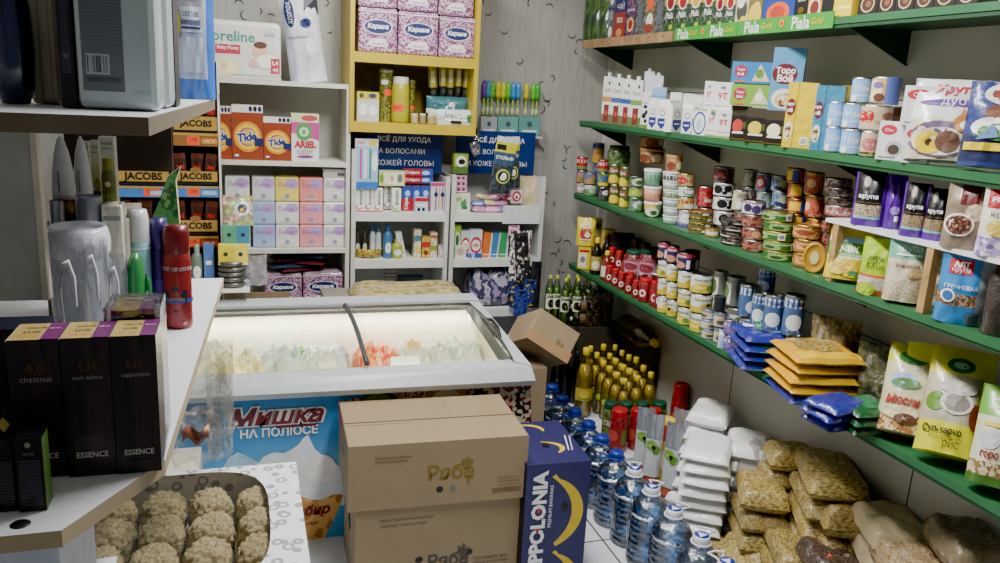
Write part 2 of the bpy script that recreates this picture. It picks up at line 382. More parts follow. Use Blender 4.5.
def curl(mb, cx, cz, r, a0, a1, w):
    n = 9; v = []
    for i in range(n+1):
        t = i/n; a = a0+(a1-a0)*t; q = r*(1-.45*t); ww = w*math.sin(PI*(.12+.8*t))
        for s in (-1, 1): v.append((cx+(q+s*ww)*math.cos(a), WY-.001, cz+(q+s*ww)*math.sin(a)))
    mb.add(v, [(2*i, 2*i+2, 2*i+3, 2*i+1) for i in range(n)], INK)
rg = random.Random(3)
for px, py in ((486,3),(489,11),(548,8),(532,4),(551,78),(542,86),(573,34),(579,44),(577,52),(548,98),(541,108),(546,103),(563,147),(570,152),(564,158),(566,166),(558,238),(566,244),(557,250),(552,257),(560,262),(564,270),(555,272),(258,10),(246,16),(270,18),(325,2),(238,4),(556,204),(545,195),(330,30),(545,300),(540,150),(505,30),(520,60)):
    p = onY(px, py, WY); a = rg.uniform(0, 6.28); curl(b, p.x, p.z, rg.uniform(.016, .034), a, a+rg.uniform(2, 3.6), .0035)
struct('wall_back', b)
WALLR = M('#cbc9bb', .55, var=.04, vs=4)
b = MB(); b.box(WX, -1.5, 0, WX+.1, WY+.1, 2.95, WALLR)
for z in (1.84, 1.02, .70): b.box(WX-.0015, .6, z, WX, 4.4, z+.004, M('#3c3b36', .6))
for y in (2.95, 1.9): b.box(WX-.0015, y, .1, WX, y+.004, .70, M('#3c3b36', .6))
struct('wall_right', b)
b = MB(); b.box(WX-.03, WY-.03, 0, WX, WY, 2.6, M('#cfcfc9', .5)); struct('trim_1', b)
# ------------------------------------------------------------------ green rack along the side wall
XF = 1.80; S1, S2, S3, S4, S5 = 2.085, 1.662, 1.255, .845, .06
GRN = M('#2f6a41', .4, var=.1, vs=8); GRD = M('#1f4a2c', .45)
rack = thing('shelving_rack', 'long green metal wall rack with four shelves full of groceries', 'shelving rack', (0, 0, 0))
for z in (S1, S2, S3, S4):
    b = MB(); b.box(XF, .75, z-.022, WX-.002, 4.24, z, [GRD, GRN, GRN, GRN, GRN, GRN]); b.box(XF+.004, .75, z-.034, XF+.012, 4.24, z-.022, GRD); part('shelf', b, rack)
    for y in (1.21, 2.22, 3.254, 4.235):
        q = MB(); q.add([(XF+.045, y, z-.023), (WX-.004, y, z-.023), (WX-.004, y, z-.13), (XF+.045, y+.003, z-.023), (WX-.004, y+.003, z-.023), (WX-.004, y+.003, z-.13)],
                        [(0, 2, 1), (3, 4, 5), (0, 1, 4, 3), (1, 2, 5, 4), (2, 0, 3, 5)], GRD)
        q.tube([(XF+.045, y, z-.026), (WX-.004, y, z-.13)], .004, GRD); part('bracket', q, rack)
b = MB(); ya, yb = yat(584, XF, 2.07), yat(674, XF, 2.07)
b.box(XF-.012, yb, 2.05, XF-.001, ya, 2.093, M('#9a7a58', .6, var=.25, vs=18))
for k in range(7): b.lathe([(0, 0), (.005, 0), (.004, .002)], M('#5a3a20'), 8, T=Matrix.Translation((XF-.013, yb+(ya-yb)*(.08+.13*k), 2.076)) @ Matrix.Rotation(PI/2, 4, 'Y'))
part('wooden_edge', b, rack, 'bare wooden edge strip')
STG = M('#3f9a3a', .35); YEL = M('#e8c21c', .4)
for (p0, p1, els) in ((675, 738, ((684, 694), (718, 730), 704)), (738, 835, ((753, 768), (802, 819), 783))):
    b = MB(); ya, yb = yat(p0, XF, 2.08), yat(p1, XF, 2.08); b.box(XF-.004, yb+.002, 2.052, XF-.001, ya-.002, 2.104, STG)
    yc = (ya+yb)/2; S = lambda x, z, o: (XF-.004-o, yc-x, 2.052+z)
    W_ = ya-yb; f = lambda px: (yc-yat(px, XF, 2.08))/W_
    dd = []
    for pp in els[:2]:
        dd += [('t', 'Piala', f(pp[0]), .5, .15*.62/W_, WHT, {'b': .015, 'sy': 1.1}), ('t', 'Gold', f(pp[1]), .52, .10*.62/W_, YEL, {'sh': .3})]
    dd += [El(f(els[2]), .55, .013/W_, .26, M('#e89a3a')), El(f(els[2]), .55, .006/W_, .14, M('#b03020'))]
    b.deco(S, W_, .052, dd); part('shelf_strip', b, rack, 'green shelf edge strip with white and yellow lettering')
b = MB(); b.box(1.78, .9, .0, WX-.002, 4.24, S5, M('#d9d9dc', .4)); part('base_board', b, rack, 'low white base board')
# riser on the third shelf
rs = thing('shelf_riser', 'white board on short wooden posts standing on the third green shelf', 'shelf riser')
zb = 1.455; b = MB(); b.box(XF+.004, .8, zb-.012, WX-.02, yat(825, XF, zb), zb, M('#e4e4e6', .4)); part('board', b, rs)
WOOD = M('#b08d5a', .6, var=.2, vs=20)
for px in (833, 926):
    y = yat(px, XF+.01, 1.35)
    for x in (XF+.006, WX-.06): b = MB(); b.box(x, y-.012, S3+.001, x+.028, y+.012, zb-.012, WOOD); part('post', b, rs)
# ------------------------------------------------------------------ left display counter
BEI = M('#a8977a', .5, var=.12, vs=6); LAM = M('#d5d6dc', .35, var=.03)
dc = thing('display_counter', 'white laminate display counter with two deep shelves and beige edges', 'counter')
def slab(name, pts, z0, z1, top, side, under): q = MB(); q.prism(pts, z0, z1, top, side=side); return part(name, q, dc)
slab('lower_shelf', [(-.96, .90), (-.201, .90), (-.108, 1.058), (-.056, 2.09), (-.96, 2.09)], 1.279, 1.30, LAM, BEI, BEI)
slab('upper_shelf', [(-.96, 1.08), (-.117, 1.14), (-.066, 2.13), (-.96, 2.13)], 1.718, 1.742, LAM, M('#6f6454', .5), BEI)
b = MB(); b.box(-.96, 1.245, 1.474, -.278, 1.265, 1.718, M('#a3a39c', .45)); b.box(-.278, 1.243, 1.474, -.270, 1.267, 1.718, M('#c8c0ae', .5)); part('divider_panel', b, dc)
b = MB(); a0 = onY(113, 140, 2.06); a1 = onY(172, 140, 2.06); b.box(a0.x-.1, 2.05, onY(172, 171, 2.06).z, a1.x, 2.07, 1.718, M('#3a3128', .5)); part('apron_panel', b, dc, 'dark brown apron panel under the upper shelf')
b = MB(); b.box(-.96, 1.2, .0, -.12, 2.05, .86, M('#b5b0a4', .5)); part('base_cabinet', b, dc)
b = MB(); b.box(-.96, 1.3, .86, -.5, 2.05, 1.279, M('#9a968c', .5)); part('side_panel', b, dc)
g = onZ(18, 529, 1.30); b = MB(); b.lathe([(0, .0015), (.009, .0015), (.0105, .0005), (.0105, 0)], BLK, 16, T=Matrix.Translation((g.x, g.y+.01, 1.30))); part('grommet', b, dc, 'small black round grommet')
# ------------------------------------------------------------------ freezer
fz = thing('chest_freezer', 'glass-topped chest freezer full of frozen food with blue ice cream graphics', 'freezer', (0, 0, 0))
FG = M('#b4b8bd', .35); FW = M('#eceff0', .4); X0, X1 = -.62, 1.085; YF, YB = 2.97, 3.56
b = MB()
o_ = [(X0, YF, .04), (X1, YF, .04), (X1, YB, .04), (X0, YB, .04), (X0, YF, .655), (X1, YF, .655), (X1-.06, YB, .79), (X0, YB, .79)]
i_ = [(X0+.05, YF+.05, .25), (X1-.06, YF+.05, .25), (X1-.06, YB-.05, .25), (X0+.05, YB-.05, .25), (X0+.05, YF+.05, .665), (X1-.06, YF+.05, .665), (X1-.1, YB-.05, .785), (X0+.05, YB-.05, .785)]
b.add(o_, [(3, 2, 1, 0), (0, 1, 5, 4), (1, 2, 6, 5), (2, 3, 7, 6), (3, 0, 4, 7)], M('#dcdfe2', .35))
b.add(i_, [(0, 1, 2, 3), (4, 5, 1, 0), (5, 6, 2, 1), (6, 7, 3, 2), (7, 4, 0, 3)], M('#e9e5d2', .5, em=.05)); part('cabinet', b, fz)  # inner walls glow faintly, added light standing in for the freezer's lit inside
b = MB(); b.box(X0+.03, YF+.02, 0, X1-.03, YB-.02, .04, BLK); part('plinth', b, fz)
b = MB()
def hexa(mb, A, B, m):  # a bar between two cross-sections of 4 points
    mb.add(list(A)+list(B), [(0, 1, 2, 3), (7, 6, 5, 4), (0, 4, 5, 1), (1, 5, 6, 2), (2, 6, 7, 3), (3, 7, 4, 0)], m)
fy, fzz = 2.915, .70
hexa(b, [(X0-.03, fy, .64), (X0-.03, fy-.012, .665), (X0-.03, fy+.025, .705), (X0-.03, fy+.09, .71)], [(1.125, fy, .625), (1.125, fy-.012, .65), (1.115, fy+.025, .70), (1.09, fy+.09, .71)], FG)
hexa(b, [(1.125, fy, .625), (1.125, fy-.01, .655), (1.115, fy+.02, .705), (1.05, fy+.06, .715)], [(1.06, YB+.03, .78), (1.06, YB+.03, .81), (1.045, YB+.03, .835), (.995, YB+.0, .835)], FG)
hexa(b, [(X0-.03, YB-.05, .80), (X0-.03, YB-.05, .835), (X0-.03, YB+.05, .84), (X0-.03, YB+.05, .78)], [(1.055, YB-.05, .80), (1.045, YB-.05, .835), (1.045, YB+.05, .84), (1.06, YB+.05, .78)], FG)
part('rim', b, fz, 'light grey plastic rim')
def gl(u, v, xl0, xl1, xr0, xr1, dz=0):
    xa, xb = xl0+(xl1-xl0)*v, xr0+(xr1-xr0)*v
    return (xa+(xb-xa)*u, 2.99+(YB-.06-2.99)*v, .712+(.815-.712)*v+.028*math.sin(PI*v)+dz)
dv0, dv1 = onY(367, 366, 2.99).x, onY(345, 312, YB-.06).x
GLS = CLEAR('#f4f8f4', .05, .03)
b = MB(); b.grid(lambda u, v: gl(u, v, X0+.04, X0+.04, dv0+.04, dv1+.04), 2, 10, GLS)
part('glass_lid', b, fz)
b = MB(); b.grid(lambda u, v: gl(u, v, dv0, dv1, 1.05, .995, .012), 2, 10, GLS); lid2 = part('glass_lid', b, fz)
b = MB(); GK = M('#3a3d40', .4); b.tube([gl(0, v/10, dv0, dv1, 1, 1, .014) for v in range(11)], .011, GK); part('lid_edge', b, lid2)
b = MB(); h0, h1 = onY(484, 319, 3.33), onY(500, 338, 3.16)
b.tube([h0, h0.lerp(h1, .3)+Vector((.012, 0, .022)), h0.lerp(h1, .7)+Vector((.012, 0, .02)), h1], .008, BLK); b.tube([h0, h1], .006, BLK); part('handle', b, lid2)
b = MB(); k = [gl(1, v/10, dv0, dv1, 1.052, .998, .002) for v in range(11)]
b.tube(k, .005, GK); b.tube([gl(u/4, 1, X0+.04, X0+.04, 1.05, .998, .003) for u in range(5)], .006, GK); part('gasket', b, fz)
# graphics on the front
def fp(px, py): p = onY(px, py, YF-.002); return (p.x, p.z)
b = MB(); y = YF
def SKY():
    m, t, bb, o = newm('sky_print'); v = crd(t); s = t.nodes.new('ShaderNodeSeparateXYZ'); t.links.new(v, s.inputs[0])
    a = t.nodes.new('ShaderNodeMath'); a.operation = 'MULTIPLY_ADD'; a.inputs[1].default_value = .18; t.links.new(nz(t, 6, v, 5).outputs[0], a.inputs[0]); t.links.new(s.outputs[2], a.inputs[2])
    t.links.new(ramp(t, a.outputs[0], [(.12, '#4a9ad2'), (.35, '#6fb2dc'), (.52, '#3b8cc8'), (.72, '#2c7fbf')]), bb.inputs['Base Color']); bb.inputs['Roughness'].default_value = .4; return m
def poly(pts, m, o): b.add([(x, y-o, z) for x, z in pts], [list(range(len(pts)))], m)
poly([(X0+.01, .05), (X1-.01, .05), (X1-.01, .64), (X0+.01, .64)], SKY(), .002)
SNOW = M('#e3ebf0', .5, var=.1, vs=9); DARK = M('#6e1626', .4)
poly([fp(*q) for q in ((222,470),(228,458),(238,452),(248,456),(258,462),(262,505),(222,505))], M('#a9cfe8', .5, var=.25, vs=14), .0035)
poly([fp(*q) for q in ((252,505),(256,466),(264,456),(274,452),(284,453),(292,449),(299,444),(303,438),(308,434),(311,441),(315,449),(322,455),(332,461),(345,470),(380,474),(380,505))], SNOW, .004)
poly([fp(*q) for q in ((225,505),(290,494),(380,498),(380,545),(225,560))], M('#5ba7d6', .5, var=.1), .003)
# wafer cone with ice cream and dark lettering
poly([fp(*q) for q in ((288,494),(343,494),(338,510),(322,542),(296,542),(285,512))], ART(['#c98a44', '#e0ab62', '#b57734'], 30, kind='v'), .005)
cx, cz = fp(318, 480); S = lambda x, z, o: (x, y-o, z)
b.deco(lambda x, z, o: (cx+x, y-.005-o, cz+z), 1, 1, [El(0, 0, .095, .085, M('#dfe6ea', .5, var=.08)), El(.01, .05, .06, .06, WHT)])
# red ornamental field with round emblems
poly([fp(*q) for q in ((336,402),(365,396),(420,388),(470,384),(531,381),(531,440),(380,440),(345,412))], ART(['#9c2734', '#b03542', '#d9c7a5', '#a02a38'], 70, kind='d'), .004)
poly([fp(*q) for q in ((462,392),(500,385),(531,381),(531,440),(478,440))], ART(['#d6cdb4', '#2e2620', '#c9bd9e', '#8e2a30'], 60, kind='v'), .005)
c1, c2 = fp(378, 401), fp(446, 398)
b.deco(lambda x, z, o: (x, y-.006-o, z), 1, 1, [('e', c1[0], c1[1], .075, .05, M('#3f6b35')), ('e', c1[0], c1[1], .05, .034, M('#7a9a4a')), ('e', c2[0], c2[1], .09, .06, M('#c98d3a')), ('e', c2[0], c2[1], .06, .04, M('#ecdcae'))])
tx = lambda st, p0, p1, zc, mat, **k: b.deco(lambda x, z, o: ((p0+p1)/2+x, y-k.get('o', .007)-o, zc+z), abs(p1-p0), 1, [('t', st, 0, 0, 1, mat, k)])
a0, a1 = fp(229, 417), fp(324, 413); za = (a0[1]+a1[1])/2
tx('Мишка', a0[0]-.008, a1[0]+.008, za, WHT, sh=.28, b=.09, o=.006, sy=.9); tx('Мишка', a0[0], a1[0], za, DARK, sh=.28, b=.03, o=.0085, sy=.9)
b.box(a0[0]+.17, y-.009, za-.052, a1[0]-.03, y-.006, za-.045, DARK)
a0, a1 = fp(240, 433), fp(318, 429); tx('НА ПОЛЮСЕ', a0[0], a1[0], (a0[1]+a1[1])/2, WHT, b=.03)
a0, a1 = fp(293, 512), fp(330, 509); tx('мбир', a0[0], a1[0], (a0[1]+a1[1])/2, DARK, sh=.25, b=.03)
a0, a1 = fp(295, 524), fp(318, 522); tx('эскимо', a0[0], a1[0], (a0[1]+a1[1])/2, DARK, sh=.25)
part('front_panel', b, fz, 'printed front panel with a mountain, cone and red ornament')
b = MB(); a0, a1 = onY(493, 377, YF-.03), onY(513, 383, YF-.03); b.box(a0.x, YF-.012, a1.z, a1.x, YF, a0.z, M('#30343a', .3)); part('thermometer', b, fz, 'small dark display')
# ------------------------------------------------------------------ racks on the back wall
RY = 4.12; RW = M('#d8dad6', .4, var=.04)
def rackpart(root, name, x0, z0, x1, z1, y0, y1, m, label=None): q = MB(); q.box(min(x0, x1), y0, min(z0, z1), max(x0, x1), y1, max(z0, z1), m); return part(name, q, root, label)
def bx_(px, py, Y=RY): p = onY(px, py, Y); return p.x, p.z
POST = M('#c9cbc8', .4, var=.05); BACKP = M('#c4c6c4', .5, var=.05); NAVY = M('#163070', .35, var=.15, vs=5)
ZA, ZB = bx_(400, 213)[1], bx_(400, 260)[1]
for k, (p0, p1, desc) in enumerate(((351, 448, 'white metal store rack of oral care goods with a navy header'), (450, 542, 'white metal store rack of soap with a navy header beside bare wallpaper'))):
    r_ = thing('store_rack', desc, 'rack'); xa, xb = bx_(p0, 240)[0], bx_(p1, 240)[0]
    zt = bx_(p0, 175)[1]
    for x in (xa, xb-.022): rackpart(r_, 'post', x, .06, x+.022, zt if x > xa or k else zt+.13, RY, RY+.03, POST)
    for z in (ZA, ZB, bx_(400, 303)[1]-.05): rackpart(r_, 'shelf', xa+.02, z-.045, xb-.02, z, RY+.005, WY-.03, RW)
    rackpart(r_, 'back_panel', xa, .06, xb, bx_(400, 170)[1], WY-.03, WY-.012, BACKP)
    for x in (xa, xb-.022): rackpart(r_, 'side_panel', x+.004, ZB-.3, x+.018, zt-.01, RY+.03, WY-.03, BACKP)
    # navy header with lettering
    HY = RY+.17; (hx0, hz0), (hx1, hz1) = (bx_(356, 172, HY), bx_(443, 132, HY)) if k == 0 else (bx_(455, 173, HY), bx_(536, 133, HY))
    q = MB(); q.box(hx0, HY, hz0, hx1, HY+.01, hz1, NAVY); w_ = hx1-hx0; h_ = hz1-hz0
    S = lambda x, z, o: (hx0+x, HY-o, hz0+z)
    q.deco(S, w_, h_, [T('ВСЁ ДЛЯ УХОДА', .55, .80, .62, WHT, b=.02), T('ЗА ВОЛОСАМИ', .50, .52, .58, WHT), T('И КОЖЕЙ ГОЛОВЫ', .52, .26, .76, WHT)])
    part('header_panel', q, r_, 'navy header panel with white Cyrillic lettering')
# yellow wall cabinet above
YL = M('#bda62a', .4, var=.08, vs=8); YD = M('#8f8028', .55); yu = thing('wall_cabinet', 'open yellow wall cabinet with toilet paper above and jars below', 'wall cabinet')
YY = 4.10; (xa, _), (xb, _) = bx_(350, 60, YY), bx_(479, 60, YY); zt = 2.45
z1, z2 = bx_(416, 56, YY)[1], bx_(416, 125, YY)[1]
for x in (xa, xb-.022): rackpart(yu, 'side_panel', x, z2-.045, x+.022, zt, YY, WY-.002, YL)
for z in (z1, z2): rackpart(yu, 'shelf', xa+.022, z-.045, xb-.022, z+.004, YY+.001, WY-.004, YL)
rackpart(yu, 'back_panel', xa+.022, z2, xb-.022, zt, WY-.02, WY-.003, YD)
rackpart(yu, 'top_panel', xa, zt-.02, xb, zt, YY, WY-.002, YL)
# cream shelving unit with washing powder
CRM = M('#cfcfc4', .45, var=.04); wu = thing('shelving_unit', 'cream open shelving unit stocked with washing powder and napkins', 'shelving unit')
TZ = [bx_(300, y)[1] for y in (82, 162, 249, 303)]; (xa, xb) = (bx_(190, 160)[0], bx_(351, 160)[0]-.004)
for z in TZ[:3]: rackpart(wu, 'shelf', xa, z-.022, xb-.02, z, RY, WY-.02, CRM)
rackpart(wu, 'shelf', xa, TZ[3]-.06, xb-.02, TZ[3]-.03, RY, WY-.02, CRM)
rackpart(wu, 'side_panel', xb-.02, .0, xb, TZ[0]+.002, RY, WY-.004, CRM); rackpart(wu, 'side_panel', xa-.02, 0, xa, TZ[0], RY, WY-.004, CRM)
rackpart(wu, 'back_panel', xa, .05, xb-.02, TZ[0], WY-.02, WY-.004, CRM)
# ------------------------------------------------------------------ light
def area(name, loc, sx, sy, power, c=(1, .985, .955), rot=(0, 0, 0)):
    l = bpy.data.lights.new(name, 'AREA'); l.shape = 'RECTANGLE'; l.size = sx; l.size_y = sy; l.energy = power; l.color = c
    o = bpy.data.objects.new(name, l); col.objects.link(o); o.location = loc; o.rotation_euler = rot; return o
area('ceiling_lamp', (.80, 1.95, 2.78), .25, 1.3, 66)
area('ceiling_lamp', (.55, 3.35, 2.85), .3, .9, 30)
area('freezer_lamp', (.35, YF+.07, .655), 1.3, .03, 3.2, (1, .96, .85), (math.radians(-50), 0, 0))
area('freezer_lamp', (.35, YB-.1, .77), 1.3, .03, 3.2, (1, .96, .85), (math.radians(25), 0, 0))
w = bpy.data.worlds.new('world'); bpy.context.scene.world = w; w.use_nodes = True
w.node_tree.nodes['Background'].inputs[0].default_value = (.85, .92, 1, 1); w.node_tree.nodes['Background'].inputs[1].default_value = .17
vs_ = bpy.context.scene.view_settings; vs_.view_transform = 'AgX'; vs_.look = 'AgX - Punchy'; vs_.exposure = 1.0; vs_.gamma = 1
# ------------------------------------------------------------------ top green shelf: tea and coffee
CRE, GRY, DGN, PUR, NVY, ORG = M('#e9e3cf', .45), M('#7d7f82', .5), M('#1f4a2c', .4), M('#5d2a7a', .4), M('#1c2560', .4), M('#e0662a', .4)
LBL, YLW, LIM, BRN, SKYB, PNK, TEA = M('#8fb6dc', .4), M('#e6c92a', .4), M('#9cc42f', .4), M('#5c3420', .5), M('#4a8fc4', .4), M('#d98aa8', .45), M('#3f8f8a', .4)
MAR, DBL, ORT, BGE = M('#6d1c2a', .4), M('#27479c', .35), M('#f0562e', .5), M('#cdb58e', .5)
def teapack(cup, bg, top):
    return BOX('tea_pack', 'tea', .1, .07, .2, SP(bg), [Rr(-.5, .55, .5, 1, M(top, .4)), El(0, .62, .36, .17, WHT), El(0, .61, .27, .13, M(cup, .35)), T('Piala', 0, .36, .6, WHT, b=.02), Rr(-.5, .05, .5, .2, M('#3f5a36', .4)), El(-.2, .12, .14, .05, DGN), El(.2, .13, .14, .05, LIM)])
TP = [teapack('#8a1f24', '#2c4030', '#c9922f'), teapack('#a3271f', '#33503a', '#d9a83a'), teapack('#d9b13a', '#2f4a36', '#c9b25a')]
pk = lambda n, c, decs, d=.07, w=.1, h=.2, cat='tea': BOX(n, cat, w, d, h, c, decs)
TG = pk('tea_box', SP('#4a5160'), [El(0, .75, .3, .1, CRE), El(0, .45, .3, .1, M('#8a8f98')), El(0, .15, .3, .1, CRE), Rr(-.5, .56, .5, .6, NVY)])
TN = pk('tea_box', NVY, [T('ЧАЙ', 0, .62, .6, CRE), Rr(-.5, 0, .5, .5, M('#8e2f2a')), T('tea', 0, .36, .5, CRE), El(0, .12, .25, .08, M('#c98a4a'))])
TPU = pk('tea_box', SP('#4e2350'), [Rr(-.5, .75, .5, 1, M('#7a6a3a')), El(0, .25, .34, .14, M('#d9b06a')), El(0, .25, .22, .09, M('#8a2a2a')), Rr(-.4, .5, .4, .54, M('#b09ac0'))])
TK = pk('tea_box', SP('#454a4e'), [Rr(-.3, .2, .3, .6, M('#5d646a')), Rr(-.5, .8, .5, .84, CRE)])
TB = pk('tea_box', SP('#6f6048'), [Rr(-.25, .5, .3, .78, ORT), El(.05, .3, .3, .13, CRE), El(0, .15, .4, .08, M('#8a3a2a'))])
put_s1 = lambda p, x0, x1, lab, hp=50, X=1.815, d=None: rr(p, x0, x1, hp, S1, lab, X=X, a=90, d=d or .07)
GB = POUCH('herb_bag', .13, .08, .22, ART(['#1e3322', '#2c4a2a', '#4d6b2f', '#1a2a1e'], 22, s=(1, 1, .5), coat=.6), cat='bag', seed=2)
for i, (x, l) in enumerate(((587, 'dark green foil herb bag at the wall end of the top green shelf'), (593, 'second dark green foil herb bag from the wall on the top shelf'), (602, 'third dark green foil herb bag, beside the grey tea box with round emblems'))): rr(GB, x-7, x+7, 42-2*i, S1, l, X=1.84, a=60)
put_s1(TG, 607, 613, 'grey-blue tea box with three round cream emblems on the top shelf'); put_s1(TN, 613, 625, 'navy and rust red tea box on the top shelf'); put_s1(TPU, 625, 635, 'purple tea box with a round plate picture on the top shelf')
put_s1(TK, 635, 643, 'plain slate grey tea box beside the purple one on the top shelf'); put_s1(TB, 643, 654, 'brown tea box with an orange price sticker on the top shelf'); put_s1(TK, 654, 663, 'plain slate grey tea box beside the green tea packs')
for x0, x1, k, l in ((663, 675, 0, 'green tea pack with red cup, first from the grey boxes'), (675, 688, 1, 'tall green tea pack with red cup, second from the grey boxes'), (688, 701, 2, 'green tea pack with a yellow cup and gold top'), (701, 714, 1, 'green tea pack with red cup just after the yellow-cup pack'), (714, 724, 0, 'small green tea pack with red cup above the emblem of the shelf strip'), (724, 735, 1, 'last green tea pack before the pale floral tea box')): put_s1(TP[k], x0, x1, l, 38 if x0 > 710 else 48)
put_s1(pk('tea_box', M('#c9c79a', .4), [El(0, .3, .4, .2, M('#4a4a44')), El(-.1, .5, .3, .15, WHT), El(.15, .1, .25, .1, YLW)]), 735, 748, 'pale green floral tea box on the top shelf')
put_s1(pk('tea_box', M('#7a6d3c', .4), [El(0, .2, .48, .22, YLW), El(.1, .3, .3, .15, M('#d9c85a'))]), 748, 762, 'olive tea box with a yellow lemon picture on the top shelf')
put_s1(pk('tea_box', DBL, [El(0, .2, .36, .2, ORG), El(0, .2, .22, .13, M('#c03a2a')), Rr(-.5, .5, .5, .75, BLK), T('ЧАЙ', 0, .63, .5, YLW)], h=.18), 762, 795, 'wide royal blue tea box with an orange cup')
put_s1(pk('tea_box', BLK, [Rr(-.5, .6, .5, 1, M('#c9a52a')), T('BLACK', 0, .4, .6, CRE), El(0, .2, .25, .06, GOLD)]), 795, 808, 'black and gold tea box on the top shelf')
put_s1(pk('tea_box', M('#d9a62a', .4), [El(0, .22, .42, .2, WHT), El(0, .22, .32, .14, M('#7a2f1a')), Rr(-.5, .7, .5, 1, BLK)]), 808, 822, 'golden tea box with a cup of dark tea')
put_s1(pk('tea_box', BLK, [Rr(-.35, .45, .35, .55, GOLD)]), 822, 834, 'plain black tea box before the bright yellow one')
put_s1(pk('tea_box', M('#e6d318', .4), [Rr(-.5, .35, .5, .55, BLK), Rr(-.3, .15, .3, .2, M('#fff3a0')), Rr(.38, 0, .5, 1, M('#8a6a1c'))]), 834, 856, 'bright yellow tea box with a black band')
CF = pk('coffee_pack', M('#2b221e', .35), [El(0, .24, .36, .2, BGE), El(0, .24, .29, .16, M('#4a2c1c')), El(.05, .24, .15, .08, M('#8a5a35')), Rr(-.4, .7, .4, .8, GOLD)], cat='coffee')
for i, (x0, x1) in enumerate(((859, 879), (879, 897), (897, 916), (916, 936), (936, 958), (958, 981))): put_s1(CF, x0, x1, f'dark coffee pack with an oval bean picture, {("first","second","third","fourth","fifth","sixth")[i]} from the bright yellow tea box', 40)
# ------------------------------------------------------------------ second green shelf: drinks, wafers, tins, cereal
def cap(x, y, z, r=.014, h=.012, m=WHT): q = MB(); q.lathe([(r, z), (r, z+h*.9), (r*.9, z+h), (0, z+h)], m, 14, T=Matrix.Translation((x, y, 0))); return q
def juice(c, c2): return BOX('juice_carton', 'carton', .09, .07, .24, M('#e3e3df', .4), [Rr(-.5, .58, .5, .97, M('#e8e6de')), T('Soкe', -.02, .72, .7, BLK, sh=.2), El(.15, .86, .09, .04, BLK), Rr(-.5, .47, .5, .57, M(c)), Rr(-.5, 0, .5, .2, M(c2)), Rr(-.25, .04, .25, .42, M('#7c1d1c')), Rr(-.25, .4, .25, .44, WHT), El(0, .22, .14, .06, M('#c94a3a'))],
    left=[Rr(-.5, 0, .5, .3, M('#5b6b3a'))], parts=[('cap', cap(0, 0, .24, .018, .02))])
JC = [juice('#c8864a', '#7a6a4a'), juice('#2f5f9e', '#5f6b3a'), juice('#274f96', '#6b6a3a'), juice('#6f9a3c', '#4f7a34')]
for i, (x0, x1, X) in enumerate(((601, 611, 1.83), (610, 621, 1.83), (620, 630, 1.83), (629, 641, 1.83))): rr(JC[i], x0, x1, 44, S2, ('juice carton with an orange band at the wall end of the second shelf', 'juice carton with a blue band, second from the wall on the second shelf', 'juice carton with a blue band, third from the wall on the second shelf', 'juice carton with a green band, fourth from the wall')[i], X=X, a=35, d=.06, wf=.92)
WC = BOX('milk_carton', 'carton', .07, .06, .22, M('#e6e8ea', .4), [Rr(-.5, .2, .5, .3, LBL), Rr(-.4, .5, .3, .56, GRY)], parts=[('cap', cap(0, 0, .22))])
rr(WC, 641, 651, 52, S2, 'plain white milk carton behind the cow milk carton', X=1.94, a=30); rr(WC, 650, 660, 49, S2, 'plain white milk carton behind the blue milk carton', X=1.95, a=30)
rr(BOX('milk_carton', 'carton', .09, .07, .18, M('#6f9fdc', .4), [Rr(-.5, .8, .5, 1, M('#9cc0ea')), El(0, .4, .3, .12, WHT)], parts=[('cap', cap(0, 0, .18))]), 650, 664, 39, S2, 'light blue milk carton behind the small white ones', X=1.9, a=30)
rr(BOX('milk_carton', 'carton', .07, .06, .2, WHT, [El(-.1, .35, .3, .08, BLK), El(.2, .45, .2, .06, BLK), El(0, .6, .3, .05, NVY), El(.15, .2, .2, .06, BLK), Rr(-.5, 0, .5, .1, M('#6a8a3c')), T('молоко', 0, .7, .8, NVY)], parts=[('cap', cap(0, 0, .2))]), 641, 648, 34, S2, 'slim milk carton with black cow spots and a white cap', X=1.82, a=25)
def gable(w, d, h, decs, name='cream_carton', m=WHT):
    b = MB(); s = h*.78; k = .012
    b.add([(-w/2, -d/2, 0), (w/2, -d/2, 0), (w/2, d/2, 0), (-w/2, d/2, 0), (-w/2, -d/2, s), (w/2, -d/2, s), (w/2, d/2, s), (-w/2, d/2, s), (-w/2, -.002, h-k), (w/2, -.002, h-k), (w/2, .002, h-k), (-w/2, .002, h-k), (-w/2, -.002, h), (w/2, -.002, h), (w/2, .002, h), (-w/2, .002, h)],
          [(3, 2, 1, 0), (0, 1, 5, 4), (1, 2, 6, 5), (2, 3, 7, 6), (3, 0, 4, 7), (4, 5, 9, 8), (6, 7, 11, 10), (5, 6, 10, 9), (7, 4, 8, 11), (8, 9, 13, 12), (10, 11, 15, 14), (9, 10, 14, 13), (11, 8, 12, 15), (12, 13, 14, 15)], m)
    b.deco(lambda x, z, o: (x, -d/2-o, z), w, s, decs); b.deco(lambda x, z, o: (w/2+o, x, z), d, s, [Rr(-.4, .3, .4, .34, LBL), Rr(-.4, .55, .4, .6, LBL), Rr(-.4, .1, .4, .13, GRY)])
    return P(name, 'carton', w, d, h, b)
CC = gable(.07, .07, .15, [El(0, .72, .28, .13, GRY), El(0, .72, .2, .09, WHT), ('p', [(-.4, .5), (.4, .5), (.4, .25), (0, .04), (-.4, .25)], M('#2a2f8c', .4)), Rr(-.25, .3, .25, .36, WHT)])
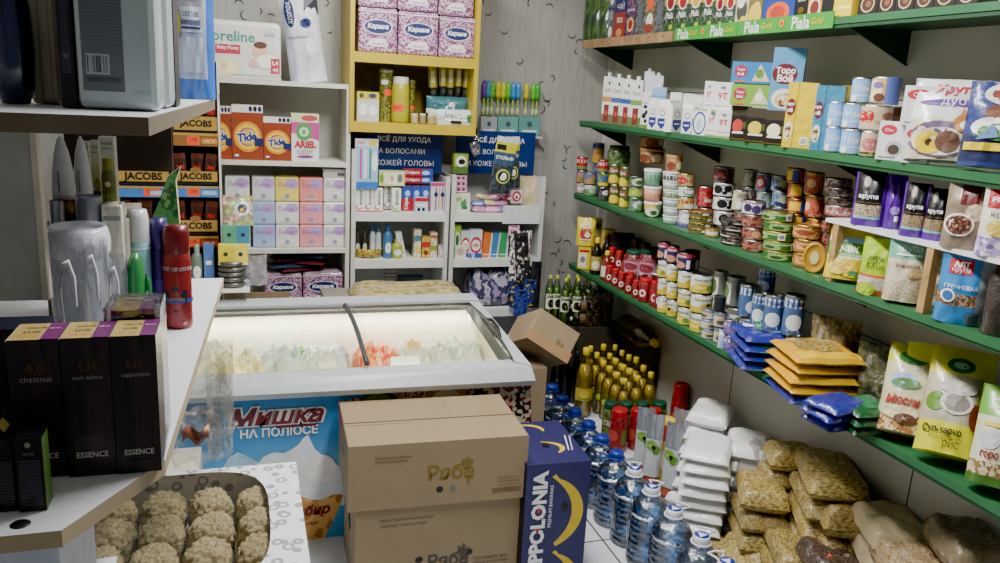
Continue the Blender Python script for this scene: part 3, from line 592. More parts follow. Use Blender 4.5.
for i, (x0, x1, X, l) in enumerate(((648, 657, 1.81, 'small gabled cream carton with blue shield, first after the cow carton'), (657, 667, 1.81, 'small gabled cream carton with blue shield, second after the cow carton'), (666, 674, 1.84, 'gabled cream carton with blue shield, set back third in the front row'), (682, 692, 1.82, 'gabled cream carton with blue shield, last before the oval emblem carton'), (672, 682, 1.83, 'gabled cream carton turned side on between two blue shields'),
        (668, 680, 1.93, 'gabled cream carton in the rear row, nearest the light blue carton'), (681, 692, 1.93, 'gabled cream carton in the middle of the rear row'), (691, 701, 1.93, 'gabled cream carton in the rear row, nearest the red lettered cartons'))): rr(CC, x0, x1, 30 if X < 1.9 else 36, S2, l, X=X, a=30 if i != 4 else -30, d=.035, wf=.97)
rr(BOX('cream_carton', 'carton', .08, .07, .12, WHT, [El(0, .5, .48, .48, M('#2a3a8c')), El(0, .5, .38, .4, WHT), El(0, .45, .2, .25, M('#b9c4cc'))]), 693, 706, 23, S2, 'white cream carton with a blue oval outline', X=1.82, a=35)
NT = BOX('baby_milk_carton', 'carton', .09, .08, .14, M('#ececea', .4), [T('9T', 0, .55, .5, M('#c8373a'), b=.03), El(0, .82, .14, .05, GRY), Rr(-.4, .2, .4, .24, M('#caa')), Rr(-.5, 0, .5, .08, M('#7faa4a'))], right=[Rr(-.4, .2, .4, .8, M('#d5d9dd')), Rr(-.3, .4, .3, .6, LBL)])
for (x0, x1, z, X, l) in ((706, 716, 0, 1.83, 'white carton with red lettering, lower row nearest the oval carton'), (715, 732, 0, 1.82, 'white carton with red lettering, lower row beside the dark juice packs'), (704, 713, 1, 1.86, 'white and blue carton on top of the red lettered cartons'), (713, 732, 1, 1.84, 'white carton with red lettering in the upper row on a tan tray')):
    q = rr(NT, x0, x1, 27 if z == 0 else 29, S2+(.098 if z else 0), l, X=X, a=38, d=.07)
DJ = [BOX('dark_juice_pack', 'carton', .1, .07, .2, M('#2a2019', .35), [Rr(-.5, .72, .5, 1, M('#3b3220')), El(0, .4, .48, .33, BLK), El(-.05, .42, .33, .2, M(c)), Rr(-.5, .02, .5, .06, GOLD), Rr(-.35, .2, .35, .26, CRE), Rr(.25, .35, .48, .55, M('#4a4a22'))]) for c in ('#c23a34', '#d9c33a', '#e9e0c0')]
for i, (x0, x1, l) in enumerate(((731, 746, 'dark juice pack with a red tomato picture'), (746, 766, 'dark juice pack with a yellow picture'), (765, 785, 'dark juice pack with a pale flower picture'))): rr(DJ[i], x0, x1, 33, S2, l, X=1.81, a=50, d=.055)
WF = lambda c, c2: BOX('wafer_box', 'wafers', .15, .06, .085, M(c, .35), [El(-.27, .55, .16, .3, M('#a8234a')), T('Торо', -.27, .62, .2, WHT, b=.03), T('Вой', -.27, .42, .16, WHT, b=.03), ('p', [(.02, .1), (.2, .92), (.46, .1)], M('#d5c09a')), El(.2, .45, .1, .22, M(c2)), Rr(-.4, .04, -.15, .12, ORG)])
rr(WF('#7fae3c', '#f0ead8'), 732, 771, 20, S2+.132, 'green wafer box lying on the dark juice packs', X=1.82, a=40, d=.05); rr(WF('#2f7fbe', '#5f8a2c'), 733, 772, 20, S2+.132+.083, 'blue wafer box on top of the green wafer box', X=1.82, a=40, d=.05)
def wafer(c, w=.11, h=.24): return BOX('wafer_pack', 'wafers', w, .08, h, M(c, .3, coat=.5, bmp=.3, bs=35), [El(-.08, .62, .4, .15, MAR), T('Торо', -.06, .66, .62, WHT, b=.04), T('Вой', -.06, .56, .5, WHT, b=.04), El(-.02, .26, .4, .15, CRE), El(0, .24, .3, .1, ART(['#5a3a20', '#c9b07a', '#e8dfc0'], 60)), Rr(.28, .04, .46, .16, WHT)])
rr(wafer('#5b9cc8'), 769, 799, 65, S2+.10, 'tall sky blue wafer pack with a round maroon emblem standing on the dark packs', X=1.87, a=42, d=.06)
def wafer2(c): return BOX('wafer_pack', 'wafers', .12, .08, .24, M(c, .3, coat=.5, bmp=.5, bs=30), [El(-.34, .62, .155, .13, MAR), T('оро', -.36, .66, .24, WHT, b=.04), T('ой', -.36, .58, .18, WHT, b=.04), El(-.34, .26, .15, .14, CRE), El(-.34, .25, .11, .1, ART(['#5a3a20', '#c9b07a', '#e8dfc0'], 60)), Rr(-.17, 0, -.155, 1, M(mixc(c, '#000000', .35), .3)), Rr(.1, .05, .36, .17, WHT), Rr(.13, .07, .33, .15, BARS_)])
BARS_ = ART(['#2a2a2c', '#dcdcdc', '#3a3a3c', '#e6e6e6'], 420, s=(1, 0, 0))
rr(wafer2('#e2c21e'), 784, 812, 62, S2, 'bright yellow crinkled wafer pack on the second shelf', X=1.815, a=48); rr(wafer2('#3f86a8'), 812, 838, 62, S2, 'teal blue crinkled wafer pack between the yellow pack and the blue tins', X=1.835, a=48)
rr(wafer2('#9a8a2c'), 836, 850, 62, S2, 'olive wafer pack standing behind the blue tins', X=1.94, a=48)
BC = lambda: CAN('milk_tin', .037, .083, [(0, M('#8db9e6', .35)), (.86, M('#7aaadf', .35))], [T('Нан', 0, .6, .7, WHT), Rr(-.6, .28, .6, .31, WHT), El(-.35, .18, .16, .12, WHT)], cat='tin')
BC = BC()
for x0, x1, l, zz, X in ((826, 843, 'light blue milk tin, bottom row nearest the wafer packs', 0, 1.82), (842, 863, 'light blue milk tin, bottom row beside the beige tin', 0, 1.815), (829, 845, 'light blue milk tin, middle row nearest the wafer packs', 1, 1.82), (844, 864, 'light blue milk tin, middle row beside the red price number', 1, 1.815), (853, 873, 'light blue milk tin topmost of its pile', 2, 1.83)): rr(BC, x0, x1, 24.5, S2+.0795*zz, l, X=X)
BT = CAN('dessert_tin', .04, .083, [(0, M('#c9b295', .4))], [T('80', -.45, .55, .62, RED, b=.08), Rr(-.1, .3, .7, .4, M('#a88a6a')), El(.35, .6, .25, .15, M('#8a5a48'))], cat='tin')
rr(BT, 862, 892, 24.5, S2+.0795, 'beige tin with a red 80 price on it, middle row', X=1.82, turn=-10); rr(CAN('dessert_tin', .04, .083, [(0, M('#cfb49a', .4))], [El(0, .5, .5, .25, M('#b8686a')), Rr(-.6, .1, .6, .2, GOLD)], cat='tin'), 862, 880, 24.5, S2, 'beige and pink tin, bottom row under the 80 price', X=1.82)
rr(CAN('dessert_tin', .04, .083, [(0, M('#7a4a3c', .4))], [Rr(-.6, .3, .6, .6, M('#a88a7a'))], cat='tin'), 888, 906, 24, S2+.0795, 'brown tin behind the beige tin with a price', X=1.93)
rr(CAN('dessert_tin', .04, .083, [(0, M('#c9a86a', .4))], [El(-.5, .5, .4, .4, M('#e6d9b0')), Rr(0, 0, .8, 1, M('#5f6fb4')), El(-.3, .7, .2, .12, M('#7a5a9a')), El(-.2, .25, .2, .15, BRN)], cat='tin'), 873, 900, 26, S2+.159, 'multicoloured tin with a violet side on top of the pile', X=1.83)
CB = lambda w: BOX('cereal_box', 'box', w, .06, .13, M('#e4e4e4', .4), [El(-.15, .78, .28, .13, M('#c8283c')), T('Oho', -.15, .78, .3, WHT), El(.1, .3, .3, .2, M('#b8b4b2')), El(.1, .28, .2, .13, M('#4a3a34')), Rr(-.4, .06, .2, .09, GRY)])
rr(CB(.1), 879, 905, 37, S2, 'white box with a red oval and bowl, bottom row', X=1.81, a=52); rr(CB(.1), 905, 929, 36, S2, 'white box with a red oval, bottom row beside the chips bag', X=1.81, a=52)
rr(CB(.13), 905, 945, 38, S2+.104, 'larger white box with a red oval on top of two white boxes', X=1.83, a=52)
chips = POUCH('cereal_bag', .2, .1, .25, lambda u, v: M('#dcdcdf', .35, coat=.6, var=.12, vs=9, bmp=.2) if v > .5 or u > .6 else M('#c9b9a0', .35, coat=.6, bmp=.2), [T('Хрутка', .05, .86, .62, M('#b8384a'), sh=.2, b=.05), El(.0, .7, .42, .045, M('#6a4a9a')), T('дуо', .0, .7, .3, WHT), El(-.1, .25, .4, .22, M('#6f5a80')), El(-.1, .22, .34, .17, M('#e8dfd0')), El(-.22, .2, .18, .14, YLW), El(-.22, .2, .05, .04, BRN), El(0, .22, .15, .13, M('#6a4a3a')), El(.2, .45, .16, .12, M('#b8783a')), ('p', [(.1, .5), (.14, .64), (.2, .56)], M('#b8783a')), ('p', [(.24, .56), (.32, .64), (.32, .5)], M('#b8783a')), El(.2, .42, .08, .06, WHT), El(.32, .2, .16, .16, M('#3a3a78'))], 'bag', seed=5, wr=.01)
rr(chips, 908, 982, 80, S2, 'big white and violet cereal bag leaning on the second shelf', X=1.83, a=50, turn=-4, tilt=-9, d=.09)
ch2 = POUCH('cereal_bag', .2, .1, .25, lambda u, v: M('#2c3a7a', .35, coat=.6, bmp=.2) if (v > .38 and u < .45) or v < .06 else (M('#d6d6da', .35, coat=.6, bmp=.2) if u+v > .9 else M('#1f2650', .35, coat=.6, bmp=.2)), [El(.1, .85, .4, .14, M('#e6dcd0')), El(.1, .85, .3, .1, M('#7a3428')), El(.1, .62, .35, .12, M('#7a4a34')), El(-.1, .45, .3, .12, WHT), El(0, .4, .3, .1, M('#4a8a3c')), Rr(-.45, .18, .1, .27, YLW), ('p', [(-.5, .05), (.5, .0), (.5, .3), (.15, .3)], M('#c9c44a')), El(.25, .2, .18, .1, M('#d9d4c0')), ('p', [(-.3, .3), (-.1, .5), (.0, .34)], M('#5a7ab8'))], 'bag', seed=8, wr=.01)
rr(ch2, 962, 1030, 84, S2, 'blue and green cereal bag beside the white and violet one', X=1.83, a=52, tilt=-7, d=.09)
# ------------------------------------------------------------------ third green shelf: cans
def can(c, decs=(), bands=None, lid=TIN, r=.037, h=.05, n=18, cat='can', name='food_can'): return CAN(name, r, h, bands or [(0, SP(c))], decs, lid, cat, n)
W = 'third green shelf'
K = {}
K['redw'] = can('#c22a30', [Rr(-.8, .55, .8, .8, WHT), T('VITA', 0, .67, .7, RED, b=.03)], [(0, M('#7a8a4a')), (.3, RED)], h=.1)
K['pinkj'] = can('#c9a0a0', [Rr(-.6, .3, .6, .6, CRE)], h=.08); K['multi'] = can('#7a6a8a', [El(0, .45, .5, .3, M('#b8864a')), El(.2, .3, .3, .2, M('#5f7a3a'))], [(0, M('#a88a5a')), (.4, M('#6f6a96'))], h=.1)
K['grnw'] = can('#6f9a72', [El(0, .5, .5, .25, M('#a9c9a0'))], [(0, M('#5f8a5a')), (.6, M('#c9d0c4'))], h=.1)
K['blck'] = can('#1d1f22', [El(0, .6, .45, .2, WHT), Rr(-.6, .1, .6, .25, M('#4a4a3a'))], h=.1); K['gren'] = can('#5f8a3a', [El(0, .6, .4, .2, M('#3a5a9a')), Rr(-.6, .1, .6, .3, YLW)], h=.1)
K['corn'] = can('#4a6a2a', [Rr(-.8, .58, .8, .85, M('#b53a42')), T('Corn', 0, .7, .7, WHT, b=.02), El(0, .28, .5, .2, M('#e6c93a'))], [(0, M('#c9b02a')), (.35, M('#47662a')), (.9, M('#47662a'))], h=.1)
K['oliv'] = can('#2c4a30', [El(0, .5, .55, .35, M('#dfe3d0')), El(0, .45, .3, .2, M('#4a7a3a'))], h=.1); K['peas'] = can('#7fa82f', [El(-.1, .5, .4, .3, M('#a9c94a')), Rr(.3, .2, .6, .8, WHT)], h=.1)
K['pea2'] = can('#3a6a48', [El(0, .5, .5, .3, M('#c9dccb')), El(.1, .3, .3, .2, M('#6fa05a'))], h=.1)
stack([K['pinkj'], K['multi'], K['redw']], 577, 588, [10.5, 13, 13], S3, '{} can of the stack nearest the wall on the '+W, top=157)
stack([K['grnw'], K['multi']], 584, 597, [16, 17], S3, '{} can of the second stack from the wall on the '+W, top=172)
stack([K['blck'], K['gren'], K['redw']], 598, 609, [14, 15, 13], S3, '{} can of the black based stack near the wall on the '+W, top=160)
stack([K['corn'], K['corn']], 609, 620, [19, 19], S3, '{} sweetcorn can of the stack right of the black based stack', top=164); stack([K['corn'], K['corn']], 620, 630, [18, 18], S3, '{} sweetcorn can of the stack beside the green vegetable cans', top=167)
stack([K['pea2'], K['peas'], K['oliv']], 630, 644, [16.5, 11, 13], S3, '{} green vegetable can of the stack left of the salad tubs', top=176)
rr(can('#3f5f8f', [El(0, .5, .5, .3, M('#c98a3a'))], [(0, M('#b8a040')), (.4, M('#3a5a98'))], h=.1), 592, 604, 20, S3+.16, 'blue and orange can at the back of the third shelf near the wall', X=1.94).location.z = S3+.165
rr(can('#3a5a9a', h=.16), 592, 604, 27, S3, 'plain blue can under the blue and orange can at the back', X=1.94)
JG = M('#33422c', .25, coat=.6)
rr(JAR('pickle_jar', .06, .16, ART(['#2a3a22', '#55703a', '#6f8a50', '#33422c'], 30, coat=.7), M('#2c3a26'), cat='jar'), 607, 630, 24, S3+.155, 'big dark green pickle jar at the back of the third shelf', X=1.92)
rr(CAN('large_can', .06, .15, [(0, M('#3a3f36'))], [El(0, .5, .4, .3, M('#6a705a'))], cat='can'), 607, 630, 27, S3, 'large dark can under the big pickle jar', X=1.92)
TUBW = WHT
tb = lambda c, decs, lid=WHT, low=.84: TUB('salad_tub', .05, .08, low, M(c, .4), lid, decs)
stack([tb('#5f8f4a', [Rr(-.7, .5, .3, .85, YLW), El(.1, .35, .5, .3, M('#dfe6d0')), El(.2, .3, .2, .16, M('#35602f'))]), tb('#e0a48a', [Rr(-.7, .2, .7, .5, M('#d98f74'))]), tb('#7fae8f', [Rr(-.7, .25, .7, .7, M('#5f9a78'))])], 644, 662, [16.5, 16, 18], S3, '{} salad tub of the stack with a peach coloured tub', top=169)
wt = TUB('wooden_look_tub', .07, .09, .9, M('#a0744a', .45), M('#b98a5c'), [Rr(-.7, .1, .7, .6, M('#c29a6a')), El(-.2, .35, .3, .25, M('#7a3a22')), El(.4, .4, .25, .25, M('#d9c9a0'))])
stack([wt, wt], 640, 665, [16, 17], S3+.235, '{} brown woodgrain tub of the two high behind the salad tubs', X=1.9, top=132); rr(CAN('large_can', .065, .23, [(0, M('#5a4a38'))], [Rr(-.6, .3, .6, .7, M('#8a7050'))]), 641, 664, 40, S3, 'tall dark can carrying the brown woodgrain tubs', X=1.9)
rr(wt, 666, 683, 16.5, S3+.225, 'brown woodgrain tub on top of the clear tubs', X=1.86)
ct = TUB('clear_tub', .045, .055, .9, M('#b9c4bf', .25, coat=.5), M('#dfe3e2', .35), [Rr(-.7, .1, .7, .4, M('#8fa09a'))]); cg = TUB('clear_tub', .045, .055, .9, M('#b9c4bf', .25), M('#dfe3e2', .35), [Rr(-.7, .1, .7, .6, M('#6f8a4a'))]); cd_ = TUB('clear_tub', .045, .055, .9, M('#b9c4bf', .25), M('#dfe3e2', .35), [Rr(-.7, .1, .7, .6, M('#3a4a3c'))])
stack([ct, ct, ct, cg, ct, cd_], 663, 680, 9.6, S3, '{} clear tub of the tall stack of six', X=1.82, top=173)
K['tan'] = can('#b89a66', [El(-.1, .45, .5, .3, M('#a83228')), Rr(-.8, .8, .8, .9, M('#8a7a4a'))], r=.05, h=.055, lid=GOLD); K['wgr'] = can('#d5dcd4', [El(0, .5, .6, .35, M('#5f9a72')), El(0, .5, .4, .2, WHT)], h=.05)
K['yel'] = can('#c9a53a', [Rr(-.8, .5, .8, .75, M('#a83a3a')), El(0, .3, .4, .2, CRE)], h=.06); K['pur'] = can('#b9a9c4', [El(0, .5, .5, .3, WHT), Rr(-.8, .0, .8, .2, M('#6a4a9a'))], h=.06)
stack([K['pur'], K['yel'], K['wgr'], K['tan']], 678, 694, [17, 13, 10, 13], S3, '{} can of the mixed stack right of the clear tubs', X=1.86, top=174)
K['obk'] = can('#26281c', [Rr(-.8, .7, .8, .85, M('#a8a04a')), Rr(-.4, .25, .4, .55, M('#5f5f3a')), Rr(.4, .35, .7, .7, CRE)], [(0, M('#8f8a3a')), (.16, M('#22241a')), (.86, M('#8f8a3a'))], r=.05, h=.04, lid=GOLD)
stack([K['obk']]*4, 688, 711, 7.2, S3, '{} black and gold fish can of the stack below the red can', X=1.82, top=211)
rc = can('#b3242a', [T('Мясо', 0, .35, .8, CRE, b=.03, sh=.2), El(0, .72, .3, .12, M('#7a1a1c'))], h=.1)
stack([rc, rc], 697, 713, [22, 23], S3, '{} tall red stewed meat can behind the black and gold cans', X=1.94, top=186)
rr(can('#a8924a', [Rr(-.5, .3, .5, .7, CRE)], r=.05, h=.03, lid=GOLD), 706, 720, 8, S3, 'single low gold can between the two black stacks', X=1.84)
K['bk'] = can('#1e1b1a', [Rr(-.5, .3, .5, .6, M('#5f4a40')), Rr(-.4, .36, .1, .5, CRE)], r=.05, h=.035, lid=M('#6a6a66', .3, 1))
stack([K['bk']]*4, 719, 747, 8.3, S3, '{} black can of the low wide stack in front of the cow print cans', X=1.815, top=219)
K['cow'] = can('#e9e9e6', [El(-.4, .5, .25, .3, BLK), El(.1, .6, .2, .25, BLK), El(.5, .35, .2, .3, BLK), El(-.05, .3, .12, .12, BLK), Rr(-.6, .8, .6, .85, GRY)], h=.07); K['dbr'] = can('#4a1c1a', [Rr(-.6, .4, .6, .6, M('#6f2a24'))], r=.05, h=.06)
stack([K['bk'], K['cow'], K['cow'], K['cow'], K['dbr']], 714, 735, [8, 13, 12, 12, 13], S3, '{} can of the tall stack with black and white cow patches', X=1.92, top=168)
K['cream'] = can('#cfc3a0', [Rr(-.5, .65, .5, .85, M('#8a8470')), El(.1, .35, .4, .25, M('#a87a4a')), El(-.3, .3, .2, .2, WHT)], h=.09)
K['rbr'] = can('#7a3a2c', [Rr(-.5, .4, .5, .6, M('#a8604a')), El(.4, .5, .2, .3, M('#c9946a'))], r=.045, h=.045); K['wpu'] = can('#e6e3ea', [El(-.4, .5, .2, .3, M('#33204a')), El(0, .4, .2, .3, M('#4a2f6a')), El(.4, .55, .2, .3, M('#33204a')), Rr(-.8, .85, .8, .95, GRY)], r=.045, h=.06)
stack([K['rbr'], K['rbr'], K['rbr'], K['wpu']], 743, 766, [11, 11, 12, 13], S3, '{} can of the rusty stack under a white and purple can', X=1.83, top=201)
stack([K['rbr'], K['cream']], 733, 748, [28, 19], S3, '{} can of the two with a cream can behind the rusty stack', X=1.9, top=190)
K['wred'] = can('#d9d4cc', [Rr(-.8, 0, .8, .5, M('#b02c30'))], h=.09); K['grw'] = can('#aeb49a', [El(0, .5, .4, .3, M('#6a7a4a')), Rr(-.8, .75, .8, .9, GRY)], h=.09)
stack([K['rbr'], K['wred'], K['grw']], 744, 758, [29, 14, 14], S3, '{} can of the rear stack with a grey-green can on top', X=1.98, top=170)
K['blr'] = can('#4a5f8f', [El(-.1, .5, .35, .35, M('#b83a3a')), El(-.1, .5, .2, .2, CRE)], r=.045, h=.05); K['gtl'] = can('#6f8488', [Rr(-.7, .3, .7, .6, M('#8fa3a4'))], r=.045, h=.05)
stack([K['gtl'], K['gtl'], K['gtl'], K['blr']], 757, 774, [14, 13, 12, 13], S3, '{} grey-blue can of the rear stack left of the blue fish cans', X=1.95, top=174)
K['blu'] = can('#2f55a8', [Rr(-.7, .3, .7, .5, M('#5f83c9')), Rr(-.7, .8, .7, .9, M('#b8c4d9'))], r=.042, h=.05); K['bgr'] = can('#4a6a8a', [El(0, .5, .4, .3, M('#a8b88a')), Rr(-.7, .1, .7, .3, NVY)], r=.042, h=.05)
stack([K['gtl'], K['blu'], K['blu'], K['bgr'], K['bgr']], 773, 789, 11.5, S3, '{} blue fish can of the rear stack of five', X=1.93, top=177)
K['yrb'] = can('#a8242c', [Rr(-.8, .2, -.1, .8, M('#e0bd2a')), Rr(-.1, .1, .3, .9, M('#3a4f9a')), Rr(-.8, .85, .8, .95, GOLD)], r=.042, h=.045, lid=GOLD)
stack([K['yrb']]*6, 789, 806, 9.6, S3, '{} red and yellow fish can of the rear stack of six', X=1.93, top=170)
K['rbo'] = can('#8f2f26', [El(-.1, .5, .5, .35, M('#b8543a')), El(-.2, .5, .25, .2, M('#d9b08a')), Rr(-.8, .85, .8, .95, GOLD)], r=.045, h=.06, lid=GOLD)
stack([K['rbo']]*4, 806, 824, 14.3, S3, '{} brick red fish can of the rear stack of four', X=1.93, top=173)
K['grf'] = can('#2f6a2c', [Rr(-.7, .62, .5, .8, M('#9fc07a')), El(-.4, .4, .35, .3, M('#8fb86a')), El(-.45, .4, .2, .18, M('#2c4f24')), Rr(.28, .15, .5, .9, WHT), Rr(.31, .3, .47, .7, GRY)], [(0, M('#8f9a3a')), (.12, M('#2f6a2c')), (.86, M('#7f9a3a'))], r=.05, h=.035, lid=GOLD)
stack([K['grf']]*5, 763, 794, 10.4, S3, '{} green fish can of the big front stack of five', X=1.82, top=212)
K['ora'] = can('#b8743a', [El(0, .5, .7, .3, M('#d9a05a')), El(.2, .5, .3, .2, M('#8a3f20')), Rr(-.8, .85, .8, .93, GOLD)], r=.05, h=.045, lid=GOLD)
stack([K['ora']]*3, 795, 822, 16.5, S3, '{} orange fish can of the stack behind the yellow tin', X=1.86, top=225)
yt = MB()  # oval tin standing on its edge, open face with a raised rim
YT = M('#c9962a', .35, coat=.4)
yt.lathe([(0, -.03), (.046, -.03), (.052, -.026), (.052, .024), (.054, .03), (.046, .03), (.042, .024), (.024, .022), (.02, .026), (0, .026)], YT, 24, T=Matrix.Translation((0, 0, .068)) @ Matrix.Rotation(PI/2, 4, 'X') @ Matrix.Scale(1.3, 4, (0, 1, 0)))
yt.lathe([(0, .0265), (.02, .0265)], M('#e8d9a0'), 20, T=Matrix.Translation((0, 0, .068)) @ Matrix.Rotation(PI/2, 4, 'X') @ Matrix.Scale(1.5, 4, (0, 1, 0)))
rr(P('fish_tin', 'tin', .108, .06, .137, yt), 799, 821, 30, S3, 'golden yellow oval tin standing on its edge in front of the orange cans', X=1.81, a=35)
stack([K['rbr']]*4, 823, 833, 14, S3, '{} reddish can of the narrow stack behind the wooden post', X=1.92, top=222)
# on and under the white riser
K['dkt'] = can('#2f2420', [Rr(-.7, .35, .7, .6, M('#5a4438')), Rr(-.7, .85, .7, .92, GOLD)], r=.055, h=.035, lid=M('#77756a', .3, 1)); K['pnk'] = can('#a86a60', [Rr(-.7, .3, .7, .5, M('#d9c0b0')), Rr(-.7, .0, .7, .15, M('#8a3a3a'))], r=.055, h=.035)
ZR = 1.455
stack([K['pnk'], K['dkt'], K['dkt'], K['dkt']], 827, 854, [11, 9, 9, 9], ZR, '{} flat can of the dark stack at the end of the white riser', X=1.86, top=180)
PUR2, MNT = M('#5a1f96', .3, coat=.6, bmp=.25), M('#7fc9b8', .4)
def groats(c): return POUCH('grain_bag', .12, .08, .24, lambda u, v: PUR2 if (v < .12 or u > .86 or u < .05) else (M('#171418', .35, coat=.5) if v > .42 else (MNT if v < .2 else GRAIN(c, '#4a3a28', 200))), [Rr(-.28, .7, -.02, .95, M('#3a2f28')), El(-.15, .83, .1, .1, M('#b8b0a4')), T('крупа', -.05, .55, .6, WHT, b=.03), Rr(-.4, .44, .35, .46, M('#5a4a30'))], seed=random.random()*9, wr=.005)
pg = POUCH('grain_bag', .1, .08, .24, PUR2, [El(.1, .35, .25, .08, M('#a888d0')), Rr(.1, .15, .35, .25, WHT)], seed=3, wr=.009)
gb1, gb2 = groats('#d9c9a0'), groats('#b8a070')
for p, x0, x1, h, l, X, t in ((gb1, 853, 884, 51, 'black and purple grain bag with pale oats, nearest the flat cans on the riser', 1.815, 0), (pg, 868, 888, 42, 'shiny purple bag leaning behind the pale oats bag', 1.87, 15), (pg, 884, 902, 52, 'shiny purple bag standing between the two black grain bags', 1.86, 0), (gb2, 902, 927, 52, 'black and purple grain bag with tan groats in the middle of the riser', 1.815, 0), (gb2, 925, 948, 50, 'black and purple grain bag half hidden by the brown bag', 1.84, 6)): rr(p, x0, x1, h, ZR, l, X=X, a=45, turn=t, d=.07)
br = POUCH('grain_bag', .15, .09, .26, lambda u, v: M('#8a7a66', .35, coat=.5, var=.25, vs=30) if u < .85 else M('#4a2c26', .35), [Rr(-.2, .66, .2, .92, M('#6a1c24')), T('ГРЕЧКА', 0, .82, .3, WHT, b=.02), El(.15, .55, .2, .13, ART(['#d9cbb0', '#b8a488'], 90)), El(-.15, .36, .34, .17, WHT), El(-.15, .36, .29, .14, ART(['#7a4a38', '#4a2a20', '#a87a60'], 160, kind='v'))], seed=4)
rr(br, 944, 986, 66, ZR, 'brown buckwheat bag with a bowl picture on the riser', X=1.81, a=50, d=.08)
wk = POUCH('grain_bag', .14, .09, .26, lambda u, v: ART(['#8a6ab8', '#b8a4d9', '#e6e0ee'], 70, kind='v', coat=.5) if v < .28 else M('#e3ddd0', .4, coat=.4), [Rr(-.4, .7, .1, .95, M('#b8242c')), T('РИС', -.15, .82, .35, WHT, b=.03), T('крупа', 0, .6, .6, M('#5a3a2a')), El(-.05, .42, .3, .12, M('#d9c45a'))], seed=6)
rr(wk, 980, 1024, 68, ZR, 'white grain bag with a purple checked base at the end of the riser', X=1.81, a=50, d=.08)
pn = POUCH('pasta_bag', .17, .09, .19, lambda u, v: M('#e0c92a', .35, coat=.5, bmp=.2) if v > .82 or v < .4 else (M('#5fa82c', .35, coat=.5) if .45 < v < .72 else M('#e6e0d0', .35, coat=.5)), [T('РЖОК', -.05, .6, .55, WHT, b=.06), T('макароны', .05, .48, .5, WHT), El(.1, .78, .35, .06, LBL), El(-.2, .25, .25, .16, M('#e8d060')), El(.1, .2, .25, .15, M('#d9b93a')), El(.15, .14, .12, .05, M('#4a9a5a'))], seed=1, wr=.01, taper=.06)
rr(pn, 825, 868, 50, S3, 'yellow and green pasta bag nearest the wooden post under the riser', X=1.83, a=45, d=.07, tilt=-8)
lm = POUCH('grain_bag', .13, .08, .2, lambda u, v: M('#a9c818', .35, coat=.5, bmp=.2) if v > .36 else (M('#c9602a', .4, coat=.5) if v < .1 or v > .3 else GRAIN('#d9d4c8', '#b8b0a0', 200)), [T('РИС', -.1, .58, .45, M('#4a6a1c')), T('круглый', -.1, .5, .5, M('#4a6a1c')), El(-.25, .1, .25, .12, M('#a9c818')), Rr(-.3, .66, .1, .7, M('#6a8a1c'))], seed=2, wr=.007, taper=.05)
rr(lm, 859, 895, 55, S3, 'lime green rice bag with a clear orange edged window', X=1.815, a=45, d=.07)
bt = POUCH('grain_bag', .13, .08, .2, lambda u, v: M('#6fae96', .35, coat=.5) if v > .7 else (GRAIN('#d9cfae', '#b8a988', 140) if v < .36 else M('#cfc6a8', .35, coat=.5, var=.15, vs=40)), [T('крупа', 0, .84, .6, M('#d9e6d0')), Rr(-.3, .74, .3, .77, WHT), T('ячневая', 0, .58, .6, BRN), El(.2, .48, .2, .08, M('#b8a070'))], seed=7, wr=.006)
rr(bt, 885, 923, 61, S3, 'beige groats bag with a teal top beside the second wooden post', X=1.81, a=45, d=.07, tilt=-5)
rr(POUCH('grain_bag', .1, .07, .2, lambda u, v: M('#b8a88a', .4, coat=.4, var=.3, vs=50), [El(0, .6, .3, .1, CRE), El(.1, .4, .25, .1, M('#7a6a4a')), Rr(-.4, .1, .4, .3, M('#d9d0c0'))], seed=9), 929, 952, 52, S3, 'small mottled beige bag in the shade behind the blue bag', X=1.87, a=45)
bb = POUCH('grain_bag', .15, .09, .2, lambda u, v: (M('#8f9499', .3, coat=.6) if u > .76 else (ART(['#7a5a40', '#b09070', '#5a3f2c'], 150, kind='v', coat=.6) if .28 < v < .46 else M('#2a7fc0', .35, coat=.6, bmp=.15))), [Rr(-.35, .74, .1, .95, M('#b82434')), T('АЛТ', -.12, .88, .3, WHT, b=.05), T('крупа', -.12, .79, .35, WHT), T('ГРЕЧНЕВАЯ', -.08, .56, .62, WHT), El(-.3, .42, .14, .1, WHT), El(-.3, .42, .1, .07, M('#2a5fa0')), Rr(.1, .02, .34, .2, M('#55606a'))], seed=11, wr=.007)
rr(bb, 938, 986, 66, S3, 'blue buckwheat bag with a red label under the riser', X=1.815, a=47, d=.08)
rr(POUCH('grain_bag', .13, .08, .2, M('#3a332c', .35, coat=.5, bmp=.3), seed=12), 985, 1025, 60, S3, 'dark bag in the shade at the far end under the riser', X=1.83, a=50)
# ------------------------------------------------------------------ fourth green shelf: sauces, tinned fruit, pasta
SAU = 'on the lowest green shelf'
YB_ = BOX('sauce_box', 'box', .06, .05, .12, M('#e0c52a', .4), [Rr(-.45, .1, .2, .75, CRE), El(-.1, .45, .2, .15, GRY), Rr(-.4, .8, .4, .9, RED)], right=[Rr(-.5, 0, .5, 1, M('#c9ae1c'))])
rr(YB_, 578, 590, 21, S4, 'yellow and white box at the wall end '+SAU, X=1.815, a=20)
rr(POUCH('spice_bag', .1, .06, .13, lambda u, v: M('#e3cf2f', .4, coat=.4), [El(0, .45, .3, .28, M('#a82a2a')), El(0, .7, .35, .1, M('#e8e0a0')), El(.1, .4, .15, .1, CRE), Rr(-.3, .2, .3, .25, CRE)], seed=2), 576, 595, 27, S4+.122, 'yellow spice bag with a red picture on top of the yellow and white box', X=1.82, a=25, tilt=-4)
